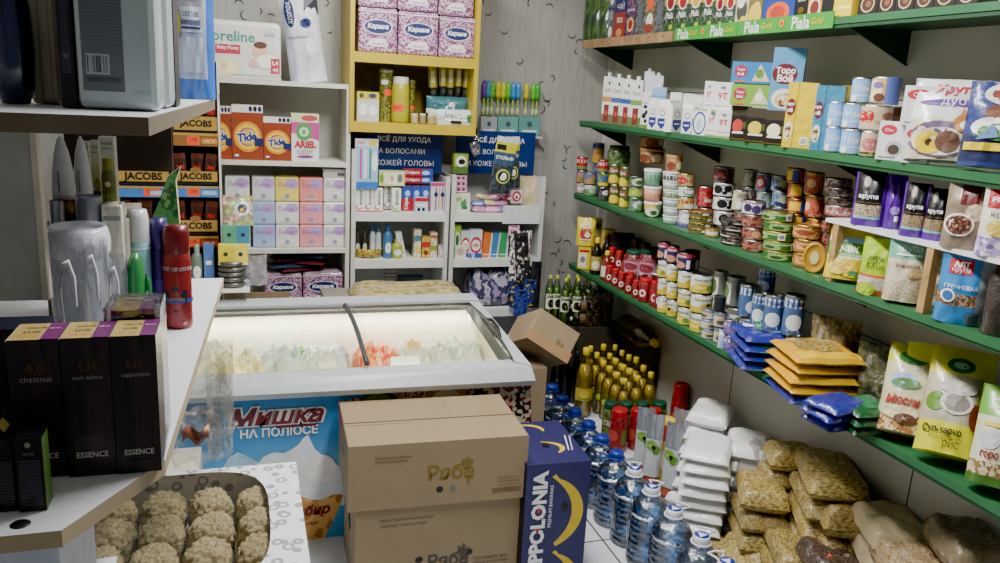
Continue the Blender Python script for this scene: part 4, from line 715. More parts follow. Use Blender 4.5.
rr(BOX('sauce_box', 'box', .07, .05, .2, M('#c9bf7a', .4), [El(-.2, .85, .18, .08, M('#6a7a2a')), El(.2, .85, .18, .08, M('#6a7a2a')), El(0, .5, .3, .12, M('#a84a2a'))]), 586, 600, 44, S4, 'pale yellow box with two green ovals behind the yellow spice bag', X=1.93, a=20)
rr(BOX('sauce_box', 'box', .07, .05, .2, M('#b8a04a', .4), [El(0, .8, .35, .1, M('#a83a22')), Rr(-.4, .5, .4, .6, CRE)]), 600, 613, 40, S4, 'golden box with a red oval in the shade at the back', X=1.93, a=20)
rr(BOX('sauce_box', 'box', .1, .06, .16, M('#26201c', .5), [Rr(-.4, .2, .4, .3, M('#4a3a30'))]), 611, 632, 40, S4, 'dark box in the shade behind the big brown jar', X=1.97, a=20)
def sauce(body, capm, lab, h=.22, r=.028):
    return BOTTLE('sauce_bottle', [(0, 0, body), (r*.9, 0, body), (r, .006, body), (r, h*.12, lab), (r, h*.5, body), (r, h*.58, body), (r*.75, h*.7, body), (r*.42, h*.8, body), (r*.38, h*.9, body)], [('cap', [(r*.45, h*.86, capm), (r*.45, h*.98, capm), (r*.38, h, capm), (0, h, capm)], None)], decs=[El(0, .3, .4, .12, CRE)], r=r, n=14)
DG = M('#1a1512', .2, coat=.7)
rr(sauce(DG, YLW, M('#b8a44a', .5)), 590, 601, 36, S4, 'dark soy sauce bottle with a yellow cap and gold label', X=1.82); rr(sauce(DG, DG, M('#4a3a2c', .5)), 600, 611, 38, S4, 'dark sauce bottle with a black cap behind the ketchup', X=1.9)
rr(sauce(M('#7a2a18', .2, coat=.7), YLW, M('#d9cfc0', .5), .18), 601, 612, 29, S4, 'reddish brown sauce bottle with a yellow cap', X=1.82)
rr(JAR('sauce_jar', .05, .1, M('#8a4022', .25, coat=.7), M('#8f5a2c', .35), M('#cfc3b4', .5), [T('соус', .1, .36, .7, RED), El(-.4, .36, .25, .12, M('#a83a22'))]), 614, 632, 25, S4, 'brown sauce jar with a white label and bronze lid', X=1.85)
TR = ART(['#7d141a', '#99202a', '#6a0f16', '#a82c2c'], 40, coat=.8)
rj = JAR('tomato_jar', .032, .08, TR, RED, None, [El(0, .35, .3, .16, WHT), El(0, .35, .18, .08, RED)])
NW = ('first', 'second', 'third', 'fourth', 'fifth', 'sixth', 'seventh')
for i, x in enumerate((609, 615.5, 622, 629, 636)): rr(rj, x-4, x+4, 17, S4, f'small red tomato paste jar in the front row, {NW[i]} from the brown sauce bottle', X=1.815)
rr(JAR('tomato_jar', .045, .09, TR, RED, None, [El(-.2, .4, .25, .16, WHT), El(-.2, .4, .14, .08, RED)]), 637, 651, 23, S4, 'larger red tomato jar at the near end of the front row', X=1.815)
for i, x in enumerate((612, 619, 627)): rr(rj, x-4, x+4, 18, S4+.075, f'small red tomato paste jar stacked in the upper row, {NW[i]} from the brown sauce bottle', X=1.86)
for i, x in enumerate((616, 624, 632)): rr(rj, x-5, x+5, 19, S4, f'red tomato paste jar of the rear row, {NW[i]} from the brown sauce bottle', X=1.87)
GJ = lambda c: JAR('vegetable_jar', .05, .11, SP(c, coat=.7), M('#1d4a34', .4), M('#b8869a', .5), [El(-.2, .4, .4, .14, M('#8a2a3a')), Rr(.3, .15, .6, .58, M('#d9c8cc'))])
rr(GJ('#7a1e2c'), 624, 643, 25, S4+.07, 'red vegetable jar with a dark green lid above the small tomato jars', X=1.87); rr(GJ('#8a2a3a'), 638, 660, 30, S4+.06, 'large red vegetable jar with a dark green lid beside the sweetcorn cans', X=1.93)
rr(CAN('bean_can', .045, .07, [(0, SP('#5a1a22'))]), 638, 660, 20, S4, 'dark can carrying the large green lidded jar', X=1.93); rr(CAN('bean_can', .045, .07, [(0, SP('#6a1a22'))]), 632, 645, 19, S4, 'dark red can carrying the smaller green lidded jar', X=1.89)
dj = CAN('bean_can', .04, .1, [(0, SP('#4a1620'))], [Rr(-.6, .3, .6, .7, M('#7a3044'))], lid=M('#3a2420', .4))
for i, x in enumerate((634, 643, 652)): rr(dj, x-5, x+5, 40, S4, f'dark red can standing at the back, {NW[i]} from the sauce jar', X=1.99)
for i, x in enumerate((654, 659)): rr(rj, x-4.5, x+4.5, 25, S4, ('red jar squeezed beside the larger tomato jar', 'red jar touching the first column of sweetcorn cans')[i], X=1.83)
CO = can('#e6e4d8', [El(-.1, .38, .45, .2, M('#e0c832')), T('Кукуруза', 0, .72, 1.0, M('#3f6a3a'), sh=.2, b=.03), El(.35, .3, .2, .14, M('#6a8f3a')), El(-.2, .32, .2, .1, M('#f0e070'))], [(0, M('#d9c22e', .35)), (.3, M('#e8e6da', .35))], h=.1, r=.037)
CO2 = can('#e6e4d8', [El(.1, .38, .4, .2, M('#c9b02a')), T('Кукуруза', -.1, .72, 1.0, M('#3f6a3a'), sh=.2, b=.03), El(.1, .45, .12, .1, M('#2a2420'))], [(0, M('#d0bb33', .35)), (.35, M('#e3e1d6', .35))], h=.1, r=.037)
BE = can('#3a2a5f', [Rr(-.8, .72, .8, .9, M('#b83a52')), T('Фасоль', 0, .8, .9, WHT, b=.02), El(-.1, .3, .5, .2, M('#c98a6a')), Rr(.45, .1, .7, .6, WHT)], [(0, M('#2f2a5a', .35)), (.7, M('#b0344c', .35))], h=.1, r=.037, lid=M('#6a6a6a', .3, 1))
for q, (x0, x1, ps, t, X) in enumerate(((658, 670, [CO, CO2, CO, BE], 242, 1.82), (667, 679, [CO2, CO, CO, BE], 246, 1.83), (677, 692, [CO, CO, CO2, BE], 252, 1.815), (690, 711, [CO, CO2, CO], 273, 1.82))):
    stack(ps, x0, x1, 20, S4, '{} can of the '+('first column of sweetcorn beside the red jars', 'second column of sweetcorn', 'third column of sweetcorn', 'fourth column of sweetcorn, without a purple bean can')[q], X=X, top=t)
stack([CO, CO, BE], 684, 700, 20, S4, '{} can of the rear column behind the sweetcorn', X=1.95, top=250)
SG = can('#b9bdb4', [Rr(-.7, .1, .2, .8, WHT), El(-.2, .5, .3, .25, M('#6a8a4a'))], [(0, M('#8f948c', .3, .5))], h=.09); SB = can('#c9ccc8', [Rr(-.2, 0, .75, 1, M('#23262c', .35)), El(-.5, .5, .25, .3, M('#e3dcd0'))], [(0, M('#b4b6b2', .3, .6))], h=.1)
stack([SG, SG], 712, 726, 17, S4+.005, '{} silver and green can behind the sweetcorn columns', X=1.9, top=270); stack([SG, SG], 724, 743, 17, S4, '{} silver can of the pair behind the black labelled can', X=1.93, top=275)
TU = can('#c4c8cc', [El(0, .4, .5, .25, M('#d9a83a')), El(0, .35, .3, .14, M('#3a4a6a')), Rr(-.8, .75, .8, .95, M('#7a8494'))], h=.06, r=.04); TV = can('#5a3f96', [Rr(-.8, .6, .8, .8, WHT), El(0, .35, .4, .2, M('#8a70c0'))], h=.08, r=.04)
stack([TU, TU, TU], 702, 716, 13, S4, '{} silver and yellow can of the low stack touching the last sweetcorn column', X=1.815, top=309); stack([TU, TU, SB], 714, 727, 13, S4, '{} can of the low stack with a black labelled can on top', X=1.83, top=296)
stack([TV, TV], 724, 737, 19, S4, '{} purple and white can beside the blue pasta bags', X=1.815, top=319)
rr(gable(.06, .06, .08, [('p', [(-.4, .05), (.4, .05), (0, .95)], M('#8fb4e0'))], 'cream_carton', M('#c4d4e8')), 719, 729, 17, S4, 'small pale blue pointed carton in front of the silver cans', X=1.808, a=35)
CM = can('#5f7fae', [Rr(-.8, .7, .8, .92, WHT), T('Сгущенка', 0, .8, 1.0, DBL, b=.03), El(0, .35, .4, .2, M('#dfe6ee')), ('p', [(-.3, .1), (.3, .1), (0, .55)], WHT)], [(0, M('#4f70a4', .3, .3))], h=.09, r=.038)
for i, (x0, x1, n, t, X) in enumerate(((738, 756, 2, 283, 1.88), (751, 766, 2, 292, 1.86), (763, 782, 2, 293, 1.84), (783, 803, 2, 293, 1.86))): stack([CM]*n, x0, x1, 18, S4, '{} blue condensed milk can, '+NW[i]+' column from the silver cans', X=X, top=t)
stack([CM]*3, 757, 775, 18, S4, '{} blue condensed milk can of the tall column at the back', X=1.96, top=267)
# flat pasta bags
BP = lambda c, s, decs=(), w=.27, d=.2, h=.05: PILLOW('pasta_bag', w, d, h, c, decs, seed=s, wr=.014)
BLB = M('#26308f', .3, coat=.6, bmp=.25, bs=40); GRB = M('#1f5a34', .3, coat=.6, bmp=.25, bs=40); YEB = M('#d9a218', .3, coat=.6, bmp=.25, bs=40)
blue = BP(BLB, 3, [Rr(-.5, -.15, .1, .35, M('#5fae3a', .35, coat=.4)), El(.15, .1, .18, .22, NVY), El(.15, .1, .14, .17, M('#9fb4dc')), El(-.1, -.3, .12, .1, WHT)])
yel = BP(YEB, 5, [Rr(-.2, -.28, .42, .35, GRAIN('#a8924a', '#7a6428', 90)), Rr(-.5, -.45, -.25, .45, M('#e0b32a', .35))])
grn_ = BP(GRB, 6, [Rr(-.3, -.2, .3, .2, M('#2f7a4a'))])
def lay(p, px, py, z, label, rz, size=None, rx=0, ry=0):
    q = onZ(px, py, z+.03); return put(p, (q.x, q.y, z), label, rot=(math.radians(rx), math.radians(ry), math.radians(rz)), size=size)
def pile(p, px, py, z0, hs, labels, rz, size=None, jit=.008, stepx=0, alt=None, jr=7):
    q = onZ(px, py, z0+sum(hs)); z = z0; o = []
    for i, (h, l) in enumerate(zip(hs, labels)):
        pp = alt[i] if alt else p; s = (size[0] if size else pp.w, size[1] if size else pp.d, h*.93)
        o.append(put(pp, (q.x+random.uniform(-jit, jit)+stepx*(len(hs)-1-i), q.y+random.uniform(-jit, jit), z), l, rot=(0, 0, math.radians(rz+random.uniform(-jr, jr)+(180 if i % 2 else 0))), size=s)); z += h
    return o
pile(blue, 768, 328, S4, [.035, .035, .035, .04], ['bottom blue and green pasta bag of the pile beside the purple cans', 'second blue and green pasta bag of the pile beside the purple cans', 'third blue and green pasta bag of the pile beside the purple cans', 'top blue and green pasta bag with a round navy emblem'], 70, (.22, .23, .04))
pile(yel, 815, 345, S4, [.035, .035, .035, .035, .04], ['bottom yellow pasta bag of the tall yellow pile', 'second yellow pasta bag of the tall yellow pile', 'third yellow pasta bag of the tall yellow pile', 'fourth yellow pasta bag of the tall yellow pile', 'top yellow pasta bag with a clear window on the tall pile'], 75, (.24, .24, .04), alt=[blue, yel, yel, yel, yel])
pile(blue, 838, 398, S4, [.03, .03, .03], ['lowest small blue foil bag in front of the yellow pile', 'middle small blue foil bag in front of the yellow pile', 'top small blue foil bag in front of the yellow pile'], 100, (.13, .17, .03), alt=[BP(BLB, 11), BP(BLB, 12), BP(BLB, 13)])
pile(grn_, 866, 403, S4, [.028, .028, .028], ['lowest dark green foil bag beside the small blue ones', 'middle dark green foil bag beside the small blue ones', 'top dark green foil bag beside the small blue ones'], 95, (.15, .17, .03), jr=12)
rr(POUCH('pasta_bag', .2, .12, .2, GRAIN('#7a6a34', '#4a3c1c', 60, wr=.9, coat=1), seed=3, wr=.012), 803, 850, 72, S4+.0, 'clear bag of brown pasta standing at the back behind the yellow pile', X=1.90, a=50)
rr(POUCH('pasta_bag', .2, .1, .2, GRAIN('#5a5a2c', '#3a3a1c', 60, wr=.9, coat=1), seed=5, wr=.012), 850, 905, 66, S4+.0, 'dark clear pasta bag at the back beside the brown one', X=1.93, a=55)
OAT = ART(['#c9a468', '#a87a3c', '#e0c898', '#8a5a2a'], 120, kind='v', coat=.7)
def oats(side, s): return POUCH('oat_bag', .19, .12, .26, lambda u, v: side if u > .72 else (M('#c9cf2a', .35, coat=.5) if v > .78 else (OAT if v < .2 else M('#cfc9a0', .35, coat=.6, var=.12, vs=20))), [El(-.05, .84, .26, .08, M('#2f7a34')), T('овсянка', -.05, .72, .4, WHT), El(-.15, .56, .24, .1, M('#8fb4d9')), El(-.1, .53, .26, .06, M('#4a7a3a')), T('Мюсли', -.1, .34, .6, M('#a83226'), sh=.2, b=.04), El(-.1, .2, .3, .08, M('#e0d0a8')), El(0, .14, .2, .06, BRN)], seed=s, wr=.008)
rr(oats(M('#b8762a', .35, coat=.6, var=.3, vs=40), 21), 876, 930, 92, S4, 'oat bag with an orange brown side and lime green top', X=1.815, a=48, d=.09, tilt=-29)
rr(POUCH('oat_bag', .19, .1, .26, M('#cfd02a', .35, coat=.5), seed=22), 898, 944, 92, S4, 'lime yellow oat bag behind the orange brown one', X=1.93, a=45)
ob = POUCH('oat_bag', .22, .14, .3, lambda u, v: M('#d9d81c', .35, coat=.5) if (v > .72 or v < .27) else (M('#a89a3a', .35, coat=.6) if u > .8 else M('#b8b096', .35, coat=.7, var=.3, vs=18)), [El(-.02, .82, .22, .075, M('#2f7a2c')), El(-.02, .82, .12, .035, M('#9fc0a0')), El(-.3, .45, .16, .09, M('#5f8a2c')), El(.02, .46, .26, .11, M('#d9d4cc')), El(.02, .46, .2, .08, M('#8a8478')), El(.0, .6, .3, .07, M('#c9c4b8')), T('Суп-харчо', -.12, .19, .6, BLK, b=.03), T('по-домашнему', -.05, .125, .5, M('#5a4a10')), T('рис', .05, .07, .25, M('#5a4a10')), El(.34, .36, .1, .12, M('#7a3a22'))], seed=23, wr=.008)
rr(ob, 915, 975, 112, S4, 'large yellow soup bag with a round green emblem', X=1.805, a=50, d=.11, tilt=-29)
ob3 = POUCH('oat_bag', .22, .14, .28, lambda u, v: M('#6fae3a', .35, coat=.5) if v > .7 else (M('#3f6a24', .35, coat=.5) if v < .1 else (ART(['#c9b98a', '#8a6a3c', '#e0d4b0'], 100, kind='v', coat=.6) if v < .25 else M('#d9dcc0', .35, coat=.5))), [T('суп', -.1, .8, .4, WHT), El(-.25, .45, .18, .1, M('#c4c9cc')), El(.15, .4, .2, .1, M('#8a7a6a')), T('гороховый', 0, .3, .7, M('#8a2a1c'), b=.03), Rr(-.5, .58, .5, .62, YLW)], seed=24)
rr(ob3, 968, 1026, 100, S4, 'green topped soup bag with a pea picture beside the large yellow one', X=1.80, a=52, d=.11, tilt=-20)
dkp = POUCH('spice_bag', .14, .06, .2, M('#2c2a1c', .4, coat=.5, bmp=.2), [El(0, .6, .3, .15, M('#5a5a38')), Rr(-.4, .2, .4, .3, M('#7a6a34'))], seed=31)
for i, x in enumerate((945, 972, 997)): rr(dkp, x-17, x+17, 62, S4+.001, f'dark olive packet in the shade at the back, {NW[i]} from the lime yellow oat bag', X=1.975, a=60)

settle(S3, S3+.05); settle(S4, S4+.05)
# ------------------------------------------------------------------ goods on the floor and the low base board
WB = CLEAR('#e4f2fe', .16, .10, bmp=1.0, bs=22); WATER = CLEAR('#cfe6fc', .04, .1, bmp=.8, bs=16)
BLUEC = M('#16339a', .35, coat=.4); WHC = M('#e4e8ee', .35)
def water(capm, white):
    h, r = .30, .078; pr = [(0, .012), (.05, .0), (.072, .004), (r, .02)]
    z = .03
    while z < .215: pr += [(r, z), (r-.003, z+.006), (r-.003, z+.01), (r, z+.016)]; z += .026
    pr += [(r, .215), (r*.96, .238), (r*.8, .262), (r*.5, .283), (.028, .293), (.026, .302)]
    b = MB(); b.lathe(pr, WB, n=22); b.deco(scyl(r), 2*r, .3, [Rr(-.35, .22, .35, .62, CLEAR('#cfe2f2', .25, .2)), El(0, .48, .16, .06, M('#2a55b0', .4)), Rr(-.25, .3, .25, .33, M('#d08a9a', .4)), Rr(-.25, .36, .25, .38, M('#e6eef6', .4))] if white else [Rr(-.3, .35, .3, .5, CLEAR('#8fb8e6', .2, .2))])
    wt = MB(); wt.lathe([(0, .014), (.066, .014), (.071, .03), (.071, .21), (.066, .236), (0, .236)], WATER, n=18)
    c = MB(); c.lathe([(.027, .300, capm), (.03, .302, capm), (.03, .325, capm), (.026, .33, capm if not white else BLUEC), (.0, .33, capm)], n=18)
    if white: c.lathe([(.020, .3308), (.0, .3308)], WHC, 3); c.lab = 'white cap with a blue top'
    else: c.lab = 'dark blue screw cap'
    hd = MB(); hd.tube([(.034*math.cos(a), .034*math.sin(a), .303) for a in [2*PI*i/16 for i in range(16)]], .0035, capm, closed=True)
    hd.tube([(-.032, 0, .303), (-.05, .01, .312), (-.075, .03, .315), (-.085, .0, .313), (-.075, -.03, .314), (-.05, -.012, .311), (-.032, -.004, .303)], .004, capm)
    return P('water_bottle', 'bottle', 2*r, 2*r, .33, b, [('water_fill', wt), ('cap', c), ('handle', hd)])
wbl, wwh = water(BLUEC, 0), water(WHC, 1)
wn = ('farthest', 'second farthest', 'third farthest', 'fourth farthest', 'fifth farthest', 'last, nearest to the white capped bottles,')
caps = [(545, 374, 0), (554, 385, 0), (564, 395, 0), (575, 406, 0), (585.5, 419, 0), (600, 433, 0), (614, 448, 0), (625, 464, 1), (646, 485, 1), (670, 509, 1), (694.5, 536, 1), (721, 562, 1)]
pp_ = None; nb = nw = 0
for px, py, k in caps:
    p = onZ(px, py, .33); y = p.y
    if pp_ is not None: y = min(y, pp_-.158)
    pp_ = y
    if k: l = f'large blue water bottle with a white cap, {NW[nw]} from the back'; nw += 1
    else: l = f'large blue water bottle with a dark blue cap, {NW[nb]} from the back'; nb += 1
    put(wwh if k else wbl, (1.50+.004*math.sin(px), y, 0), l, rot=(0, 0, random.uniform(-2.9, -1.2) if k else random.uniform(-.6, .6)))
# second line of blue bottles behind the carton, by the freezer
for i, (x, y) in enumerate(((1.33, 3.72), (1.32, 3.50))): put(wbl, (x, y, 0), ('large blue water bottle wedged behind the leaning carton', 'large blue water bottle between the leaning carton and the row')[i], a=20*i)
# sunflower oil
OIL = CLEAR('#f6f0cc', .12, .08, bmp=.25, bs=20); OILF = M('#c4ae48', .2, coat=.8, var=.2, vs=14)
def oil(h, r, lab, n=14):
    b = MB(); b.lathe([(0, .006), (r*.7, 0), (r*.95, .004), (r, .02), (r*.93, h*.2), (r, h*.25), (r, h*.45), (r*.9, h*.5), (r*.97, h*.58), (r*.9, h*.68), (r*.62, h*.78), (r*.36, h*.86), (r*.33, h*.92)], OIL, n=n)
    b.deco(scyl(r), 2*r, h, [Rr(-.6, .26, .6, .44, lab), El(-.05, .35, .3, .06, M('#c9b23a')), Rr(-.4, .28, .4, .3, M('#6a7a2c'))])
    q = MB(); q.lathe([(0, .012), (r*.85, .012), (r*.9, h*.2), (r*.85, h*.6), (r*.5, h*.76), (0, h*.76)], OILF, n=12)
    c = MB(); c.lathe([(r*.36, h*.9), (r*.4, h*.905), (r*.4, h*.985), (r*.34, h), (0, h)], M('#e0c62c', .4), 12)
    return P('oil_bottle', 'bottle', 2*r, 2*r, h, b, [('oil_fill', q), ('cap', c)])
ol1, ol2, ol3 = oil(.28, .04, M('#4a5a2c', .4)), oil(.28, .04, M('#b8a23a', .4)), oil(.24, .036, M('#2c2a4a', .4))
OILN = ('foremost', 'second', 'third', 'fourth', 'fifth', 'rearmost')
DB = S5+.06; dbm = MB(); dbm.box(1.60, 3.17, 0, 1.776, 3.975, DB, M('#d9d9dc', .4)); dbm.box(1.776, 3.17, S5+.0015, 2.09, 3.975, DB, M('#d9d9dc', .4)); tag(link('display_board', dbm.mesh('display_board')), 'low white board raising the oil bottles and pickle jars', 'board')
for ci, (X, n) in enumerate(((1.805, 6), (1.89, 6), (1.975, 6))):
    for k in range(n):
        y = 3.46+k*.086+random.uniform(-.004, .004)+.02*ci; t = random.choice((0, 0, 1, 2))
        put((ol1, ol2, ol3)[t], (X+.02, y, DB), f'sunflower oil bottle, {OILN[k]} of the {("aisle", "middle", "wall")[ci]} line of oil bottles', a=random.uniform(-30, 30), size=(None, None, random.uniform(.29, .325)))
q = onZ(583.5, 349, .4); put(ol2, (1.712, 3.70, DB), 'tall golden oil bottle standing in front of the rows of oil bottles', a=10, size=(.1, .1, .38))
# big oil jug lying on its side behind, dark bottles lying above, soda packs
ju = BOTTLE('oil_jug', [(0, 0), (.06, 0), (.07, .01), (.07, .05), (.066, .06), (.07, .07), (.07, .12), (.066, .13), (.07, .14), (.07, .2), (.05, .25), (.022, .27), (.02, .28)], [('cap', [(.024, .275, YLW), (.024, .3, YLW), (0, .3, YLW)], None)], m=CLEAR('#c9b85a', .12, .08, bmp=.5, bs=18), n=20)
# a wooden crate-like stack of dark bottles stands under the shelf end
SOD = CLEAR('#e2f0d4', .14, .06); SODF = M('#7f9f52', .25, coat=.6)
def soda(mt, mf, lab, capm, h=.31, r=.042, decs=()):
    b = MB(); b.lathe([(0, .01), (r*.6, 0), (r*.95, .006), (r, .03), (r, h*.3), (r*.97, h*.32), (r*.97, h*.62), (r, h*.64), (r*.9, h*.74), (r*.55, h*.85), (r*.33, h*.91), (r*.32, h*.95)], mt, n=16)
    b.deco(scyl(r), 2*r, h, [('r', -.76, .3, .76, .62, lab)]+list(decs))
    q = MB(); q.lathe([(0, .012), (r*.9, .012), (r*.93, h*.6), (r*.8, h*.74), (0, h*.74)], mf, n=12)
    c = MB(); c.lathe([(r*.36, h*.93), (r*.38, h*.935), (r*.38, h*.99), (r*.32, h), (0, h)], capm, 12)
    return P('soda_bottle', 'bottle', 2*r, 2*r, h, b, [('soda_fill', q), ('cap', c)])
LIMC = M('#c9cf3a', .4); lem = soda(SOD, SODF, M('#dfe3c4', .5), LIMC, decs=[El(-.1, .42, .35, .09, BLK), El(.2, .38, .2, .06, M('#4a5a2c')), T('Дюшес', -.05, .565, 1.1, BLK, sh=.2, b=.04)])
YS = 4.12; zs = None
p0 = onY(577, 328, 3.98); zs = p0.z
for x0, x1, y1, z0, l in ((1.585, 1.772, 4.115, 0, 'dark storage crate on the tiles under the green soda bottles'), (1.784, 2.06, 4.23, S5+.0012, 'dark storage crate on the base board under the shrink wrapped bottles')):
    cr = MB(); cr.box(x0, 3.99, z0, x1, y1, zs-.004, M('#3a352c', .6)); tag(link('storage_crate', cr.mesh('storage_crate')), l, 'crate')
for i, px in enumerate((565, 577, 588)): q = onY(px, 300, 4.04); put(lem, (q.x, 4.04, zs), f'green soda bottle with a cream label, front row, {NW[i]} counting away from the store racks', a=10, size=(.05, .05, .275))
for i, px in enumerate((549, 556, 567, 576, 586)): q = onY(px, 300, 4.115); put(lem, (q.x, 4.115, zs), f'green soda bottle in the rear row, {NW[i]} counting away from the store racks', a=-20, size=(.05, .05, .275))
DKS = CLEAR('#5a4634', .12, .06); dks = soda(DKS, M('#1f1510', .3), M('#b8a88f', .5), M('#2a2420', .4), decs=[El(0, .44, .5, .1, M('#2a2018'))])
for i, (px, y) in enumerate(((596, 4.05), (606, 4.05), (599, 4.13), (608, 4.13))): q = onY(px, 310, y); put(dks, (q.x, y, zs), ('shrink wrapped dark soda bottle, front left of four', 'shrink wrapped dark soda bottle, front right of four', 'shrink wrapped dark soda bottle, rear left of four', 'shrink wrapped dark soda bottle, rear right of four')[i], size=(.054, .054, .25))
wr_ = MB(); A, B_ = onY(590, 300, 3.965), onY(613, 300, 3.965); wr_.box(A.x, 4.0, zs+.001, B_.x+.01, 4.18, zs+.2, CLEAR('#e8e0d8', .3, .15, bmp=.6, bs=25)); tag(link('shrink_wrap', wr_.mesh('shrink_wrap')), 'clear crinkled shrink wrap around four dark soda bottles', 'wrap')
TALLD = soda(CLEAR('#3a3630', .14, .05), M('#100c0a', .25), M('#1c1a1c', .4), M('#2a2a2e', .4), h=.4, r=.045)
for i, px in enumerate((553, 563, 573)): q = onY(px, 390, 3.88); put(TALLD, (q.x+.01, 3.88+.02*(i % 2), S5 if q.x > 1.78 else 0), f'tall dark cola bottle, {NW[i]} counting away from the store racks', size=(.07, .07, .42))
zj = zs+.002
for i, (px, py) in enumerate(((613, 307), (623, 309), (634, 308), (612, 316), (624, 317), (636, 317))):
    X_ = 1.90+.0*i; q = onX(px, py, 1.88); z_ = zs+.045 if i > 2 else zs+.125
    put(soda(DKS, M('#2a1c10', .3), M('#6a5a3c', .5), M('#d9cfc0', .5), h=.2, r=.038) if i == 0 else dk0, (1.87, 4.18-.07*(i % 3), zs+.037+(.072 if i < 3 else 0)), f'dark bottle lying cap outwards in the heap, {"lower" if i > 2 else "upper"} row, {NW[i % 3]} from the wall', rot=(0, -PI/2, 0), sc3=(.9, .9, .6)) if i else None
    if i == 0:
        dk0 = soda(DKS, M('#2a1c10', .3), M('#6a5a3c', .5), M('#d9cfc0', .5), h=.2, r=.038); put(dk0, (1.87, 4.18, zs+.037+.072), 'dark bottle lying cap outwards in the heap, upper row, first from the wall', rot=(0, -PI/2, 0), sc3=(.9, .9, .6))
q = onX(640, 335, 1.99); put(ju, (2.0, q.y+.20, q.z), 'big clear oil jug lying on its side behind the oil bottles', rot=(PI/2, 0, 0), size=(.125, .125, .36))
sup = MB(); sup.box(2.055, 3.60, DB+.0012, 2.092, 3.95, q.z-.064, M('#4a4436', .6)); tag(link('storage_box', sup.mesh('storage_box')), 'dark low box under the big oil jug at the wall', 'box')
# pickles and sauces in front of the oil
def gj(px, py, p, l, wpx, Yp):
    q = onY(px, py, Yp); s = sc(q); put(p, (q.x, Yp, DB), l, a=VA(q.x, q.y), size=(wpx*s, wpx*s, q.z-DB))
DGL = M('#1c4a34', .4); PKL = ART(['#3a3f22', '#55602f', '#6f7a3c', '#2c2f1a'], 30, coat=.8)
pj = JAR('pickle_jar', .045, .14, PKL, DGL, None, [T('сад', -.1, .5, .6, CRE)]); rdj = JAR('tomato_jar', .05, .14, TR, M('#b3182a', .3, coat=.4), M('#8a2420', .4), [Rr(.2, .2, .6, .55, M('#6a7a3a')), El(-.3, .4, .3, .14, M('#b8453a'))])
for px, w_, l in ((611, 15, 'dark green lidded pickle jar nearest the aisle'), (627, 15, 'dark green lidded pickle jar, second from the aisle'), (643, 15, 'dark green lidded pickle jar, third from the aisle'), (660, 16, 'dark green lidded pickle jar, fourth from the aisle')): gj(px, 402, pj, l, w_, 3.37)
gj(620.5, 409, rdj, 'red lidded tomato jar in front of the pickle jars, nearest the aisle', 18, 3.265); gj(638, 409, rdj, 'red lidded tomato jar in front of the pickle jars, second from the aisle', 15, 3.265)
gj(655, 409, rdj, 'red lidded tomato jar in front of the pickle jars, third from the aisle', 15, 3.265); gj(682, 384, rdj, 'tall red lidded tomato jar beside the sugar stack', 17, 3.29)
dp = POUCH('tomato_pouch', .1, .07, .2, lambda u, v: M('#c9ccd4', .2, .7, .1) if v > .66 else (M('#8a3f26', .4, coat=.4) if v < .2 else M('#c4c9c9', .35, coat=.4)), [El(-.1, .6, .35, .07, M('#7aa83a')), El(.2, .55, .25, .06, M('#5f8f2c')), El(.05, .58, .12, .03, BLK), El(0, .12, .3, .05, M('#b8543a'))], seed=4, wr=.009)
for i, (px, y0, w_, Yp) in enumerate(((647, 408, 17, 3.10), (657, 415, 17, 2.98), (684, 410, 20, 3.06), (676, 424, 18, 2.86))):
    q = onY(px, y0, Yp); s = sc(q); put(dp, (q.x, Yp, S5), ('silver topped tomato pouch nearest the red jars', 'silver topped tomato pouch in the middle of the pouches', 'silver topped pouch behind the yellow lidded tin, by the sugar', 'silver topped tomato pouch nearest the sugar bags')[i], a=30+8*i, size=(w_*s, .05, q.z-S5))
q = onY(667, 419, 3.02); put(CAN('pate_tin', .04, .1, [(0, M('#c9b23a', .35)), (.7, M('#b8423a', .35))], [El(0, .4, .4, .2, CRE)], lid=M('#d9c23a', .35)), (q.x, 3.02, S5), 'tin with a yellow rim and red top among the pouches', size=(.08, .08, q.z-S5))
# sugar
SUG = M('#f3f3f1', .4, coat=.35, var=.03, bmp=.12, bs=30)
sg = [PILLOW('sugar_bag', .22, .15, .075, SUG, seed=s, wr=.010) for s in (1, 4, 9)]
def spile(px, py, n, zt, rz, desc, size=(.22, .16), jit=.006, step=0):
    h = (zt-S5)/n; pile(None, px, py, S5, [h]*n, [f'{lv(i, n)} white sugar bag of the {desc}' for i in range(n)], rz, size, jit, step, alt=[sg[i % 3] for i in range(n)], jr=4)
spile(709, 442, 8, .47, 55, 'tall front stack of eight', (.25, .19)); 
spile(713, 406, 6, .50, 50, 'rear stack of six by the tomato jars', (.23, .18), step=-.012); spile(752, 437, 6, .46, 58, 'stack between the front stack and the wall', (.24, .19))
CLB = CLEAR('#ececec', .16, .1, '#c9c9c6', bmp=.7, bs=18)
cb_ = PILLOW('clear_bag', .22, .2, .2, CLB, seed=3, wr=.03, flat=.2)
q = onX(768, 415, 1.99); put(cb_, (1.99, q.y, S5), 'empty looking clear plastic bag behind the rear sugar stack', a=-40, size=(.19, .19, .38))
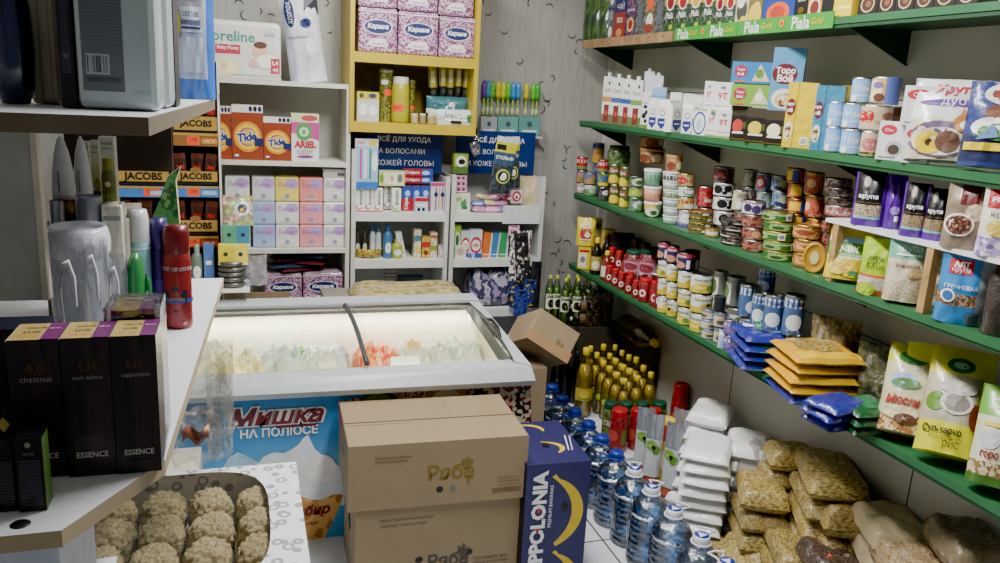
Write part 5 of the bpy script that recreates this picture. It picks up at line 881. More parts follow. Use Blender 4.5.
# dry goods in clear bags
PAS = GRAIN('#bba55e', '#7a6228', 190, (1, .35, 1)); PA2 = GRAIN('#b09a5a', '#705a28', 200, (.38, 1, 1)); SEM = GRAIN('#c4b48c', '#b09f78', 420); BUK = GRAIN('#5a4438', '#22140e', 150, wr=.9, coat=1); LEN = GRAIN('#bda47c', '#8c704c', 160, wr=.7)
gb = lambda n, m, s, h=.08: PILLOW(n, .24, .2, h, m, seed=s, wr=.012, n=20)
pa = [gb('pasta_bag', PAS, 1), gb('pasta_bag', PA2, 5), gb('pasta_bag', PAS, 8)]; se = gb('semolina_bag', SEM, 3); bu = gb('buckwheat_bag', BUK, 4); le = gb('lentil_bag', LEN, 6)
def st_(px, py, X, n, desc, rz, size, alt, kind, jr=5, step=0):
    zt = onX(px, py, X).z; h = (zt-S5)/n; return pile(None, px, py, S5, [h]*n, [f'{lv(i, n)} clear bag of {kind} {desc}' for i in range(n)], rz, size, .006, step, alt=alt, jr=jr)
st_(764, 480, 1.865, 4, 'in the pile beside the front sugar stack', 66, (.24, .185), [pa[1], pa[0], pa[1], pa[0]], 'short pasta')
st_(832, 462, 1.985, 6, 'in the big pile against the wall', 68, (.33, .21), [pa[0], pa[2], pa[1], pa[0], pa[1], pa[0]], 'tan noodles')
st_(790, 446, 1.985, 6, 'in the rear pile by the low sugar stack', 72, (.17, .19), [pa[0], pa[1], pa[2], pa[0], pa[1], pa[2]], 'pale pasta')
for i, (x, y, z, l) in enumerate(((1.78, 2.30, .085, 'upper clear pasta bag slumped off the base board below the short pasta'), (1.76, 2.42, .03, 'lower clear pasta bag slumped off the base board beside the water'))):
    put(pa[i], (x, y, z), l, rot=(0, math.radians(-34), math.radians(8-6*i)), size=(.17, .22, .07))
st_(797, 540, 1.855, 3, 'in the low near pile', 68, (.25, .185), [pa[2], pa[0], pa[1]], 'small pasta')
st_(848, 500, 1.96, 4, 'between the big pile and the semolina', 66, (.2, .2), [pa[2], pa[0], pa[1], pa[2]], 'long pasta')
st_(892, 514, 1.985, 5, 'in the pile under the large soup bag', 68, (.25, .2), [pa[1], se, pa[0], se, se], 'pale semolina')
q = st_(832, 549, 1.85, 3, 'in the pile with an orange tag', 72, (.22, .18), [pa[0], bu, bu], 'dark buckwheat')
tg = MB(); tg.box(-.022, -.012, 0, .022, .012, .002, ORT); o = q[-1]; put(P('price_tag', 'tag', .044, .024, .002, tg), (o.location.x-.045, o.location.y-.04, onX(832, 549, 1.85).z-.012), 'small orange price tag lying on the buckwheat bag', rot=(.25, -.3, .6))
st_(922, 553, 1.92, 4, 'at the near end of the base board', 66, (.25, .2), [le, se, le, le], 'beige lentils')
st_(975, 528, 2.0, 5, 'in deep shade near the wall', 66, (.24, .18), [se, le, le, le, gb('lentil_bag', GRAIN('#8a7a5c', '#6a5a40', 300, wr=.9, coat=1), 9)], 'brown lentils')
# ------------------------------------------------------------------ cartons
KR = M('#8f7d60', .7, var=.06, vs=6, bmp=.05); KRD = M('#75603f', .75); GI = M('#4a4338', .6); OLV = M('#7a6620', .6)
def carton(w, d, h, ink, logo_z, black, top_flaps):
    decs = [T('Ряба', 0.06 if not black else 0.05, logo_z, .26, ink, b=.035), El(.0, logo_z-.27 if not black else logo_z+.1, .02, .05, BLK)]
    if not black: decs += [El(.075, logo_z-.27, .017, .045, M('#5c6a6a')), Rr(-.36, .80, -.16, .815, KRD), Rr(-.36, .74, -.18, .755, KRD), Rr(.33, .3, .46, .31, KRD), Rr(.33, .36, .45, .37, KRD), Rr(.33, .24, .46, .25, KRD)]
    else: decs = [T('Ряба', .06, logo_z, .25, ink, b=.035), El(-.12, logo_z+.03, .024, .036, BLK), El(.19, logo_z+.06, .022, .034, BLK), T('Казахстанское производство', -.2, .86, .32, GI, sh=.1), T('Сделано в Казахстане', -.22, .80, .27, GI, sh=.1), T('Посленный знак', .33, .34, .22, GI), T('перед вскрытием', .33, .28, .22, GI), T('куриное', .36, .22, .14, GI)]
    # hen head mark above the lettering
    k = .005; c0 = .145; zt = logo_z+.13 if not black else logo_z+.075
    decs += [('p', [(c0-.02, zt), (c0-.03, zt+.07), (c0-.005, zt+.04)], ink), ('p', [(c0-.005, zt+.02), (c0+.01, zt+.1), (c0+.02, zt+.03)], ink), ('p', [(c0+.01, zt), (c0+.045, zt+.05), (c0+.03, zt-.02)], ink), El(c0, zt-.02, .022, .05, ink), ('p', [(c0-.0, logo_z-.1), (c0+.02, logo_z-.2), (c0+.03, logo_z-.1)], ink)]
    b = MB(); b.box(-w/2, -d/2, 0, w/2, d/2, h, KR); b.deco(lambda x, z, o: (x, -d/2-o, z), w, h, decs)
    if not black: b.deco(lambda x, z, o: (x, -d/2-o, z), w, h, [Rr(.3, .12, .47, .2, KRD), T('ЕАС', .4, .16, .06, GI)])
    b.deco(lambda x, z, o: (-w/2-o, -x, z), d, h, [El(0, .6, .1, .1, BLK), Rr(-.5, .75, -.1, .95, M('#b8404a'))])
    ps = []
    if top_flaps:
        f1 = MB(); f1.box(-w/2+.002, -d/2, h, w/2-.002, -.012, h+.004, KR); f2 = MB(); f2.box(-w/2+.002, .0, h, w/2-.002, d/2, h+.004, KR)
        f2.box(w*.12, .02, h+.004, w*.122, d/2, h+.0045, GI); f1.box(-w/2+.01, -.03, h+.004, -w*.12, -.027, h+.0045, GI)
        ps = [('flap', f1), ('flap', f2)]
    return P('cardboard_carton', 'carton', w, d, h, b, ps)
cz = .36; c1, c2 = onY(345, 512, 2.5), onY(527, 495, 2.5)
put(carton(.60, .38, cz, GI, .36, True, False), (.648, 2.705, 0), 'lower cardboard carton on the floor with dark lettering', a=1)
put(carton(.64, .40, .24, OLV, .52, False, True), (.642, 2.70, cz+.001), 'upper cardboard carton with olive lettering stacked on the other one', a=2)
NB = M('#232357', .45, var=.08); YB2 = M('#d3b51f', .45); WT = M('#e6e6ea', .5)
w, d, h = .25, .37, .50
def bana(cx, cz, s, flip=1, rot=0):
    """outline of a banana in the panel's own fractions"""
    o = []; i = []; n = 14
    for k in range(n+1):
        t = k/n; a = math.radians(-62+124*t); R_ = 1.0; th = .17*math.sin(PI*min(1, max(0, .06+.9*t)))**.6
        o.append(((math.cos(a)*(R_+th)-.75), math.sin(a)*(R_+th*.6))); i.append(((math.cos(a)*(R_-th*.75)-.75), math.sin(a)*(R_-th)))
    st = [(o[-1][0]-.10, o[-1][1]+.13), (o[-1][0]-.2, o[-1][1]+.07)]
    pts = o+st+i[::-1]; ca, sa = math.cos(rot), math.sin(rot)
    return [(cx+s*flip*(x*ca-y*sa), cz+s*.5*(x*sa+y*ca)) for x, y in pts]
def tri(pts): # outline as a strip of quads so that it stays clean
    return pts
bb_ = MB(); bb_.box(-w/2, -d/2, 0, w/2, d/2, h, NB, .003)
S = lambda x, z, o: (x, -d/2-.0005-o, z)
def banana(S, w, h, cx, cz, s, flip=1, rot=0, e=.0006):
    p = bana(cx, cz, s, flip, rot); n = 15; o = p[:n]; tip = p[n:n+2]; i = p[n+2:][::-1]; vs = [S(x*w, z*h, e) for x, z in o+i+tip]
    bb_.add(vs, [(k, k+1, n+k+1, n+k) for k in range(n-1)]+[(n-1, 2*n, 2*n+1, 2*n-1)], YB2)
banana(S, w, h, .17, .60, .60); banana(S, w, h, .22, .02, .52)
bb_.deco(S, w, h, [El(.13, .64, .05, .035, BLK), El(.06, .11, .05, .035, BLK), Rr(.0, -.0, .0, .0, NB), T('APPOLONIA', -.28, .52, .86, WT, rot=90, b=.045, sy=.95), T('PREMIUM BANANAS', -.1, .66, .34, WT, rot=90), El(-.28, .47, .028, .02, M('#b83040')), El(-.28, .63, .028, .02, M('#b83040'))], e=.001)
S2_ = lambda x, z, o: (x, z-d/2, h+.0005+o)
banana(S2_, w, d, .12, .35, .30, 1, .2); banana(S2_, w, d, -.05, .85, .3, 1, .9)
bb_.deco(S2_, w, d, [('p', [(.26, .25), (.28, .25), (.40, .6), (.38, .6)], WT), ('p', [(.32, .25), (.335, .25), (.46, .58), (.445, .58)], WT), T('BONANZA', -.33, .72, .3, WT, rot=-50), El(-.02, .40, .06, .05, BLK), El(-.38, .55, .07, .03, BLK)], e=.001)
bb_.deco(lambda x, z, o: (-w/2-.0005-o, -x, z), d, h, [Rr(-.5, 0, .5, 1, BLK), T('PREMIUM BANANAS', .2, .5, .9, WT, rot=90, b=.03)])
q = onZ(561, 464, h); put(P('banana_box', 'box', w, d, h, bb_), (1.072+.005, 2.46+d/2+.002, 0), 'dark navy fruit box with yellow bananas standing on end on the tiles', a=2)
# carton leaning over the freezer's end
lc = MB(); lc.box(-.11, -.14, 0, .11, .14, .16, KR, .004); lc.deco(lambda x, z, o: (x, -.14-o, z), .22, .16, [Rr(.12, .3, .2, .5, KRD), Rr(.22, .32, .3, .45, KRD)])
lf = MB(); lf.box(-.11, -.16, .002, .11, -.142, .05, M('#9c7c56', .7))
A = onY(533, 345, 3.15); put(P('cardboard_carton', 'carton', .22, .28, .16, lc, [('flap', lf)]), (A.x+.04, 3.25, A.z-.08), 'brown carton tipped over beside the freezer corner', rot=(math.radians(-28), math.radians(32), math.radians(-12)))
sp = MB(); sp.box(1.14, 3.12, 0, 1.26, 3.4, .62, KR); tag(link('cardboard_carton', sp.mesh('cardboard_carton')), 'tall narrow carton standing in the shade beside the freezer', 'carton')
# ------------------------------------------------------------------ back wall goods
TY = RY+.02
KARF = ART(['#a8688c', '#d4c0d0', '#70385c', '#b88aa6', '#5f4a80'], 120, kind='v', coat=.5)
def karina(w=.24, h=.26):
    return BOX('toilet_paper_pack', 'paper', w, .14, h, KARF, [El(0, .58, .37, .17, M('#d9d4e6')), El(0, .58, .345, .15, NVY), T('Карина', 0, .58, .54, WHT, sh=.15, b=.04), El(0, .2, .27, .07, M('#e6d9e0')), El(-.1, .26, .12, .06, M('#e6d9e0')), El(.1, .26, .12, .06, M('#e6d9e0')), T('бумага', 0, .2, .3, M('#7a5a90')), Rr(-.5, .9, .5, .93, M('#e3cfe0'))], bev=.012, top=[Rr(-.4, -.0, .4, .6, M('#d9c4d4'))])
KA = karina()
for i, (x0, y0, x1, y1) in enumerate(((358, 8, 398, 51), (398, 12, 439, 54), (439, 17, 475, 57))): bk(KA, x0+.5, y0, x1-.5, y1, YY+.03, f'pink toilet paper pack in the yellow cabinet, lower row, {NW[i]} from the cream unit', z=z1+.004)
for i, (x0, x1, y1, zz) in enumerate(((358, 398, 8, 0), (398, 439, 12, 1), (439, 475, 17, 2))):
    bk(KA, x0+.5, y1-42, x1-.5, y1, YY+.03, f'pink toilet paper pack in the yellow cabinet, upper row, {NW[i]} from the cream unit', z=onY((x0+x1)/2, (8, 12, 17)[i], YY+.03).z+.002)
ZY = z2+.004
OLV2 = ART(['#6a6a24', '#8a8a34', '#4a4a1c', '#9a9440'], 45)
bk(BOX('cotton_bud_box', 'box', .12, .08, .13, M('#c9c9c4', .3, coat=.5), [Rr(-.5, .75, .5, 1, M('#c9b62c')), El(-.3, .87, .1, .08, M('#4a4a24')), El(.2, .87, .18, .08, M('#3a3a5a')), El(-.22, .4, .2, .2, WHT), El(.22, .4, .2, .2, WHT)]), 357, 92, 379, 121, YY+.04, 'clear cotton bud box with a yellow top', z=ZY)
bk(CAN('spray_can', .033, .24, [(0, OLV2), (.93, M('#b8b89a', .3))], [Rr(-.2, .5, .6, .62, ORT), El(-.2, .75, .3, .05, WHT)]), 380, 69, 394, 121, YY+.1, 'tall olive patterned can with an orange price sticker', z=ZY)
bk(JAR('drink_jar', .045, .2, M('#a8a424', .35, coat=.3), M('#d9d9d0', .35), None, [Rr(-.6, .25, .1, .42, ORT), T('199', -.25, .33, .4, M('#8a2a14'))]), 393, 77, 411, 123, YY+.04, 'lime green jar with a white lid and an orange sticker', z=ZY)
bk(CAN('spray_can', .03, .22, [(0, OLV2)], [Rr(-.2, .3, .5, .4, ORT)]), 408, 80, 416, 122, YY+.12, 'narrow olive can half hidden behind the lime jar', z=ZY)
for i, (x0, x1) in enumerate(((412, 419), (420, 427), (428, 437))): bk(JAR('cream_jar', .02, .035, M(('#b8a070', '#8a8458', '#a89460')[i], .4), M('#d9d0c0', .4)), x0, 114, x1, 123, YY+.03, f'tiny cosmetic jar in front on the yellow shelf, {NW[i]} from the lime jar', z=ZY)
def wipes(c, t): return PILLOW('wipes_pack', .22, .1, .06, c, [], seed=t, wr=.006, cat='wipes') if 0 else POUCH('wipes_pack', .24, .09, .09, c, [T('Joy', .05, .55, .3, WHT, b=.06, sh=.2), El(-.3, .5, .1, .25, M('#2a5a6a')), Rr(.0, .2, .4, .26, M('#a8c0c4'))] if t == 1 else [El(0, .4, .3, .2, WHT), Rr(.25, .2, .45, .7, M('#2a7a5a')), Rr(-.15, .1, .1, .3, BLK), T('fresh', -.1, .65, .4, TEA)], cat='wipes', seed=t, wr=.008, belly=.6)
bk(wipes(lambda u, v: M('#d5dad6', .35, coat=.5) if v > .35 else M('#c4cfca', .35, coat=.5), 2), 436, 110, 478, 125, YY+.03, 'white and green wet wipes pack on the yellow shelf', z=ZY); bk(wipes(lambda u, v: M('#3a7078', .35, coat=.5) if v > .25 else M('#d9dedc', .35, coat=.5), 1), 428, 97, 471, 113, YY+.06, 'teal wet wipes pack on top of the other wipes', z=ZY+.055)
CMB = POUCH('comb_pack', .05, .02, .2, lambda u, v: M('#1c1a18', .3, coat=.5) if v < .35 else (M('#c9b82a', .35) if abs(u-.5) < .25 else M('#8a8a3c', .3, coat=.5)), [Rr(-.25, .5, .2, .85, M('#d9d4b0')), El(0, .22, .25, .08, M('#4a4a40'))], cat='comb', seed=1, wr=.003)
for i, (x0, x1) in enumerate(((430, 439), (440, 448), (447, 455), (455, 462), (462, 470))): bk(CMB, x0, 66, x1, 100-(i % 2)*2, YY+.14, f'black and yellow hair comb pack hanging on the yellow cabinet, {NW[i]} from the lime jar', roll=(i-2)*2)
bk(CMB, 470, 70, 474, 104, YY+.1, 'black hair comb pack hanging against the yellow side panel', roll=8)
# bright brushes on little boxes beside the cabinet
ld = MB(); a, b2 = onY(480, 134, WY-.1), onY(541, 134, WY-.1); ld.box(a.x, WY-.13, a.z-.012, b2.x, WY-.003, a.z, M('#c4c6c4', .4)); ldo = tag(link('wall_ledge', ld.mesh('wall_ledge')), 'narrow pale ledge on the wallpaper beside the yellow cabinet', 'ledge')
for i, (x0, x1, c) in enumerate(((481, 497, '#a9b0b0'), (498, 518, '#6aa8a0'), (519, 540, '#5f9c96'))): bk(BOX('card_box', 'box', .08, .05, .06, M(c, .45), [Rr(-.35, .2, .35, .3, WHT), El(0, .6, .12, .15, M('#3a5a5a'))]), x0, 117, x1, 134, WY-.12, ('grey', 'teal', 'sea green')[i]+' card box on the ledge under the bright brushes', z=a.z, d=.05)
def brush(c):
    b = MB(); m = M(c, .35, coat=.4); b.lathe([(0, .10), (.009, .10), (.013, .125), (.010, .145), (.013, .165), (.010, .185), (.006, .20), (0, .20)], m, 10)
    q = MB(); q.lathe([(.004, .0), (.0045, .10)], M('#9fb85a', .3), 8); q.lathe([(.0, 0), (.007, 0), (.007, .035), (.004, .05)], M('#c9d9a0', .4), 8)
    return P('cleaning_brush', 'brush', .026, .026, .2, b, [('stem', q)])
for i, (px, c) in enumerate(((483, '#6a3a9a'), (487, '#3a9ac0'), (491, '#5fc02f'), (497, '#d9c92a'), (502, '#c9d02a'), (507, '#5fc02f'), (512, '#3a8fd9'), (517, '#3a8fd9'), (525, '#c9c42a'), (532, '#5fc02f'), (536, '#3fa83a'))):
    A = onY(px, 116, WY-.055); put(brush(c), (A.x, WY-.055, onY(510, 117, WY-.12).z+.001), f'brush with a bright {("purple","blue","green","yellow","pale yellow","green","blue","blue","mustard","lime green","dark green")[i]} handle, {("first","second","third","fourth","fifth","sixth","seventh","eighth","ninth","tenth","last")[i]} from the yellow cabinet', size=(.036, .036, .19))
# oral care rack
pz = lambda x, y: onY(x, y, RY+.02).z
ZA_, ZB_ = ZA, ZB
bk(BOX('toothbrush_pack', 'toothbrush', .12, .02, .25, M('#9cc4e0', .3, coat=.6), [Rr(-.5, .85, .5, 1, M('#d9dce4')), Rr(.1, .87, .45, .97, YLW), El(-.25, .92, .2, .03, M('#d98aa8')), Rr(-.3, .2, -.2, .8, M('#b84a9a')), Rr(-.1, .2, 0, .8, M('#e6e6f0')), Rr(.12, .2, .2, .8, M('#3a8a6a')), El(.35, .55, .12, .2, WHT), Rr(-.5, 0, .5, .14, M('#2a6fc0'))]), 355, 139, 378, 189, RY+.015, 'large blue toothbrush multipack hanging in front of the navy header')
PD = lambda c, c2: BOX('toothpaste_box', 'toothpaste', .05, .04, .16, WHT, [T('Parodont', 0, .58, .72, M(c), rot=90, b=.02), El(-.1, .2, .38, .12, M(c2)), El(-.06, .22, .3, .09, WHT), Rr(-.5, 0, .5, .05, M(c2))])
for i, (x0, x1) in enumerate(((356, 365), (365.5, 374), (374.5, 383))): bk(PD('#26284a', '#c43a44'), x0, 189, x1, 213, RY+.03, f'upright white and red toothpaste box, {NW[i]} from the rack post', z=ZA)
bk(PD('#26284a', '#7a1c3a'), 384, 185, 392, 213, RY+.1, 'upright white and maroon toothpaste box set back', z=ZA); bk(PD('#2a4a2a', '#6aa83a'), 392, 189, 401, 213, RY+.03, 'upright white and green toothpaste box', z=ZA)
bk(BOX('toothpaste_box', 'toothpaste', .16, .04, .06, M('#c9d08a', .4), [Rr(-.3, .1, .4, .9, M('#e6e6c4')), El(-.4, .5, .07, .3, M('#6a9a2a')), El(.3, .5, .1, .3, M('#6a7a6a')), El(.0, .5, .06, .2, M('#d98a7a'))]), 379, 171, 405, 184, RY+.06, 'yellow-green toothpaste box lying across the upright boxes', z=pz(390, 187))
CG = lambda: BOX('toothpaste_box', 'toothpaste', .17, .04, .045, M('#a81c2c', .35, coat=.3), [Rr(.12, 0, .5, 1, M('#27479c')), El(.25, .5, .14, .3, M('#a9c4e6')), T('Colgate', -.2, .5, .48, WHT, b=.02)])
CG = CG()
for i, (y0, y1) in enumerate(((177, 184), (169.5, 176.5))): bk(CG, 403.5, y0, 433, y1, RY+.07, ('lower', 'upper')[i]+' red and blue toothpaste box lying on the standing ones', z=pz(418, 184.5)+(.037 if i else 0))
CGV = BOX('toothpaste_box', 'toothpaste', .05, .04, .17, M('#b01f2e', .35), [Rr(-.5, .5, .5, 1, M('#27479c')), El(.1, .7, .3, .12, M('#a9c4e6')), T('Colgate', 0, .3, .5, WHT, rot=90, b=.02)])
for i, (x0, x1) in enumerate(((402, 411), (411.5, 420), (420.5, 429))): bk(CGV, x0, 186, x1, 213, RY+.07, f'standing red and blue toothpaste box, {NW[i]} from the white and green box', z=ZA)
bk(BOX('toothpaste_box', 'toothpaste', .06, .04, .08, M('#b9cfe6', .4), [Rr(-.5, .75, .5, 1, RED), El(-.2, .2, .12, .12, BLK), El(.15, .2, .12, .12, BLK), Rr(-.4, .4, .4, .6, WHT)]), 415, 198, 428, 213, RY+.02, 'small pale blue box with a red top in front', z=ZA)
bk(BOX('toothbrush_pack', 'toothbrush', .08, .04, .18, M('#cfc4cf', .4), [Rr(-.5, .88, .5, 1, M('#b83a7a'))]+[Rr(-.42+.2*k, .05, -.36+.2*k, .85, M(('#d9d0c0', '#3a3a5a', '#b89a5a', '#7a3a5a', '#d9b8c4')[k])) for k in range(5)]+[El(-.2, .6, .12, .08, NVY), El(.2, .6, .12, .08, NVY)]), 431, 183, 447, 213, RY+.04, 'striped pack of toothbrushes at the end of the upper oral care shelf', z=ZA)
bsk = MB(); bsk.lathe([(0, 0), (.045, 0), (.055, .045), (.052, .046), (.043, .004), (0, .004)], ART(['#b8b42a', '#8a2a24', '#c9c43a', '#3a5a2a'], 60), 16, sx=1.5); bk(P('small_basket', 'basket', .165, .11, .046, bsk), 355, 250, 384, 260, RY+.03, 'yellow patterned basket on the lower oral care shelf', z=ZB)
HB = lambda c, cm, n='shampoo_bottle': BOTTLE(n, [(0, 0), (.9, 0), (1, .05), (1, 1.3), (.8, 1.5), (.35, 1.6)], [('cap', [(.45, 1.56, cm), (.45, 1.9, cm), (.4, 2, cm), (0, 2, cm)], None)], m=c, decs=[El(0, .4, .35, .2, WHT)], n=14)
bk(HB(M('#c9d4de', .35), M('#3a6fb0')), 370, 225, 376, 258, RY+.08, 'white and blue bottle standing behind the basket', z=ZB, d=.04); bk(HB(M('#d0dade', .35), M('#4a9ac0')), 376, 226, 382, 258, RY+.08, 'slim white bottle beside the white and blue one', z=ZB, d=.04)
for i, px in enumerate((358, 365)): bk(HB(M('#3a3c34', .35), M('#5a5a50')), px-3, 229, px+3, 255, RY+.1, ('dark bottle in the basket corner by the post', 'dark bottle behind the basket beside the other dark one')[i], z=ZB, d=.03)
bk(HB(M('#3a6fa8', .3, coat=.5), M('#2a5a94')), 384, 225, 393, 259, RY+.03, 'blue shampoo bottle on the lower oral care shelf', z=ZB, d=.05); bk(HB(M('#9aa82a', .35, coat=.4), M('#b8c03a'), 'soap_bottle'), 392, 240, 404, 259, RY+.03, 'lime green squat soap bottle', z=ZB, d=.05)
for x0, x1, y0, c, dd, l, rl in ((401, 407, 232, '#d9dad6', [Rr(-.3, .2, .3, .25, GRY)], 'white slim box leaning over on the lower shelf', -13), (414, 421, 230, '#d9d4b0', [Rr(-.5, .6, .5, .8, M('#4a7a8a')), El(0, .3, .3, .1, YLW)], 'pale yellow upright box on the lower shelf', 0), (422, 430, 237, '#c9a52a', [Rr(-.5, .5, .5, .75, M('#b82a24')), El(0, .25, .25, .12, M('#7a2a1c'))], 'yellow box with a red band and flame', 0), (430.5, 437, 233, '#d9d0a8', [Rr(-.5, .3, .5, .5, M('#8a9a3a')), Rr(-.5, .8, .5, .9, M('#b84a3a'))], 'cream and olive upright box', 0), (438, 446, 246, '#c9a0b4', [El(0, .5, .3, .3, M('#e6d0da'))], 'small pink packet by the rack post', 0)):
    bk(BOX('carton_box', 'box', .05, .05, .15, SP(c), dd), x0, y0, x1, 259, RY+.04, l, z=ZB, d=.05, roll=rl)
gs = MB()
for k in range(6): gs.box(-.03, -.01, .02*k, .03, .01, .02*k+.012, M('#b9bab8', .4))
gs.box(-.032, -.004, 0, -.026, .004, .12, GRY); gs.box(.026, -.004, 0, .032, .004, .12, GRY); bk(P('slatted_holder', 'holder', .064, .02, .12, gs), 385, 269, 397, 291, RY+.15, 'small slatted grey holder on the bottom shelf of the oral care rack')
bk(BOX('card_box', 'box', .1, .06, .08, M('#4f6a72', .5), [Rr(-.3, .4, .3, .5, M('#8aa0a4'))]), 398, 277, 423, 292, RY+.2, 'teal grey box on the bottom shelf of the oral care rack')
# soap rack
bk(BOX('soap_box', 'soap', .07, .05, .1, M('#8aa83a', .4), [Rr(-.5, 0, .5, .35, M('#4a6a2a')), El(0, .62, .38, .28, WHT), El(.05, .6, .25, .14, BLK)]), 454, 154, 468, 174.5, RY+.05, 'green box with a white oval emblem above the pink soaps', z=pz(461, 174.5)+.0)
for i, (y0, y1) in enumerate(((187, 193), (181, 187), (175, 181))): bk(BOX('soap_box', 'soap', .06, .05, .03, M('#c98aa8', .4), [El(-.2, .5, .12, .3, M('#6a2a4a')), El(.2, .5, .12, .3, M('#6a2a4a')), Rr(-.4, .1, .4, .2, WHT)]), 455, y0, 467, y1, RY+.05, ('lowest', 'middle', 'highest')[i]+' pink soap box of the three stacked ones', z=pz(461, 193.2)+i*.0305, h=.03)
bk(BOX('soap_box', 'soap', .07, .06, .1, M('#d9ddc9', .4), [('p', [(0, .1), (.3, .4), (.2, .75), (-.1, .5)], M('#4a8a4a')), El(-.2, .7, .18, .12, M('#9ab85a')), El(.2, .25, .15, .1, M('#2a6a5a'))]), 454, 193.6, 470, 215, RY+.03, 'white soap box with a green leaf picture', z=ZA)
SO = [PILLOW('soap_bar', .085, .05, .03, M(c, .4, coat=.4), [Rr(-.3, -.2, .3, .2, M(c2, .4))], 'soap', .003, k, n=8) for k, (c, c2) in enumerate((('#c98ab0', '#e6c4d6'), ('#d9a0c0', '#b85a94'), ('#9a84c4', '#d9d0e6'), ('#d9d0a0', '#b8a85a'), ('#b84a70', '#e6d0d6'), ('#5a6aa8', '#c9b83a')))]
sl = ('pink', 'deep pink', 'lilac', 'cream', 'crimson', 'blue and yellow')
for i, (px, py, k, yy, r_) in enumerate(((479, 211, 0, .05, 5), (492, 211, 1, .05, -4), (503, 211, 2, .06, 8), (478, 207, 5, .07, -12), (489, 206.5, 3, .08, 14), (500, 206, 0, .08, -10), (482, 200, 3, .09, 35), (493, 201, 1, .09, -25), (502, 200, 0, .1, -30), (508, 205, 4, .08, -15))):
    A = onY(px, py+2, RY+yy); put(SO[k], (A.x, RY+yy, ZA+.031*(0 if i < 3 else (1 if i < 6 else 2))), f'{sl[k]} soap bar, {("bottom", "middle", "top")[0 if i < 3 else (1 if i < 6 else 2)]} layer of the heap, {NW[i % 3 if i < 9 else 3]} from the leaf box', rot=(0, math.radians(r_*.3), math.radians(r_)))
bk(BOX('soap_box', 'soap', .06, .05, .07, M('#d9c9cc', .4), [El(0, .5, .4, .4, M('#b8283c')), El(0, .5, .25, .25, WHT), El(0, .45, .12, .12, M('#4a2a3a'))]), 511, 190, 522, 206, RY+.05, 'white box with a red ring on the soap shelf', z=ZA+.05)
bk(POUCH('sponge_bag', .1, .06, .12, M('#c9b892', .5, coat=.4, bmp=.4, bs=40), seed=3, wr=.01), 521, 177, 541, 212, RY+.08, 'beige crinkled bag at the end of the soap shelf', z=ZA)
IN = POUCH('insole_pack', .11, .015, .26, lambda u, v: M('#cdd0cf', .4) if v > .9 else (M('#c9c42a', .4) if .74 < v < .9 else (M('#33506f', .35, coat=.5) if v > .5 else ART(['#26303a', '#3f4a50', '#1c242c'], 40, coat=.5))), [Rr(-.45, .77, .0, .86, BLK), T('СТЕЛЬКИ', .0, .63, .85, WHT, b=.03), El(.05, .3, .33, .13, M('#c9ce5a')), El(.05, .3, .27, .1, BLK), El(.08, .3, .14, .07, WHT), El(-.02, .27, .08, .04, WHT)], cat='insoles', seed=2, wr=.004)
bk(IN, 490, 137, 511, 193, RY+.0, 'dark insole pack with a yellow band hanging tilted over the navy header', roll=7); bk(IN, 507, 137, 521, 188, RY+.03, 'second dark insole pack hanging partly behind the first one', roll=-3)
slv = MB(); slv.tube([(0, 0, .12), (.004, 0, .09), (-.006, 0, .06), (.005, 0, .03), (0, 0, 0)], [.004, .016, .02, .018, .004], CLEAR('#dfe2e4', .35, .1, bmp=.6), 10); bk(P('clear_packet', 'packet', .04, .04, .12, slv), 471, 128, 482, 160, RY-.02, 'small clear silvery packet hanging beside the insole packs')
ws = MB(); ws.box(-.1, -.002, 0, .1, .002, .09, M('#d4d6d8', .45)); bk(P('blank_card', 'card', .2, .004, .09, ws), 503, 206, 540, 224, RY-.008, 'blank white card fixed to the front of the soap shelf')
bk(BOX('soap_box', 'soap', .04, .04, .08, M('#9ac43a', .4), [El(0, .5, .35, .3, WHT), El(0, .5, .25, .2, M('#2a6a3a'))]), 454, 225, 461, 245, RY+.05, 'lime green slim box on the lower soap shelf', z=ZB)
bk(BOX('soap_box', 'soap', .06, .04, .05, M('#d9d4c9', .4), [El(0, .5, .3, .3, M('#b8a88a'))]), 455, 246, 466, 260, RY+.03, 'cream box low in front on the lower soap shelf', z=ZB)
OK_ = BOX('tablet_pack', 'tablets', .06, .05, .13, M('#d0d6e0', .35, coat=.4), [El(0, .45, .48, .3, M('#b8283c')), El(0, .45, .36, .2, WHT), T('ОК', 0, .45, .5, M('#b8283c'), b=.05), Rr(-.5, 0, .5, .16, M('#2a4a9a')), El(-.2, .1, .15, .12, M('#9ab8e0'))])
bk(OK_, 461, 231, 470, 256, RY+.05, 'white pack with a red round emblem, first on the lower soap shelf', z=ZB); bk(OK_, 470, 230, 482, 256, RY+.03, 'white pack with a red round emblem, second on the lower soap shelf', z=ZB)
for x0, x1, c, l, rl in ((482, 491, '#d9702a', 'orange sponge pack standing on the lower soap shelf', 4), (491, 498, '#3a7ab8', 'blue sponge pack standing on the lower soap shelf', 6), (498, 508, '#2f9a5a', 'green sponge pack standing on the lower soap shelf', 2)): bk(BOX('sponge_pack', 'sponge', .05, .06, .12, M(c, .5, coat=.5, bmp=.2), [Rr(-.4, .1, .4, .13, WHT), Rr(.3, 0, .5, 1, M('#d0d4d0', .3))]), x0, 233, x1, 258, RY+.04, l, z=ZB, d=.05, roll=rl)
HG = lambda c, s: POUCH('hanging_packet', .1, .02, .25, c, [Rr(-.3, .85, .3, .93, BLK)], cat='packet', seed=s, wr=.005)
bk(HG(lambda u, v: ART(['#d9d4d4', '#3a3236', '#e6e0e0', '#8a7a80'], 35, s=(1, 1, .6), coat=.4), 1), 510, 231, 531, 281, RY-.03, 'white and black patterned packet hanging in front of the soap rack')
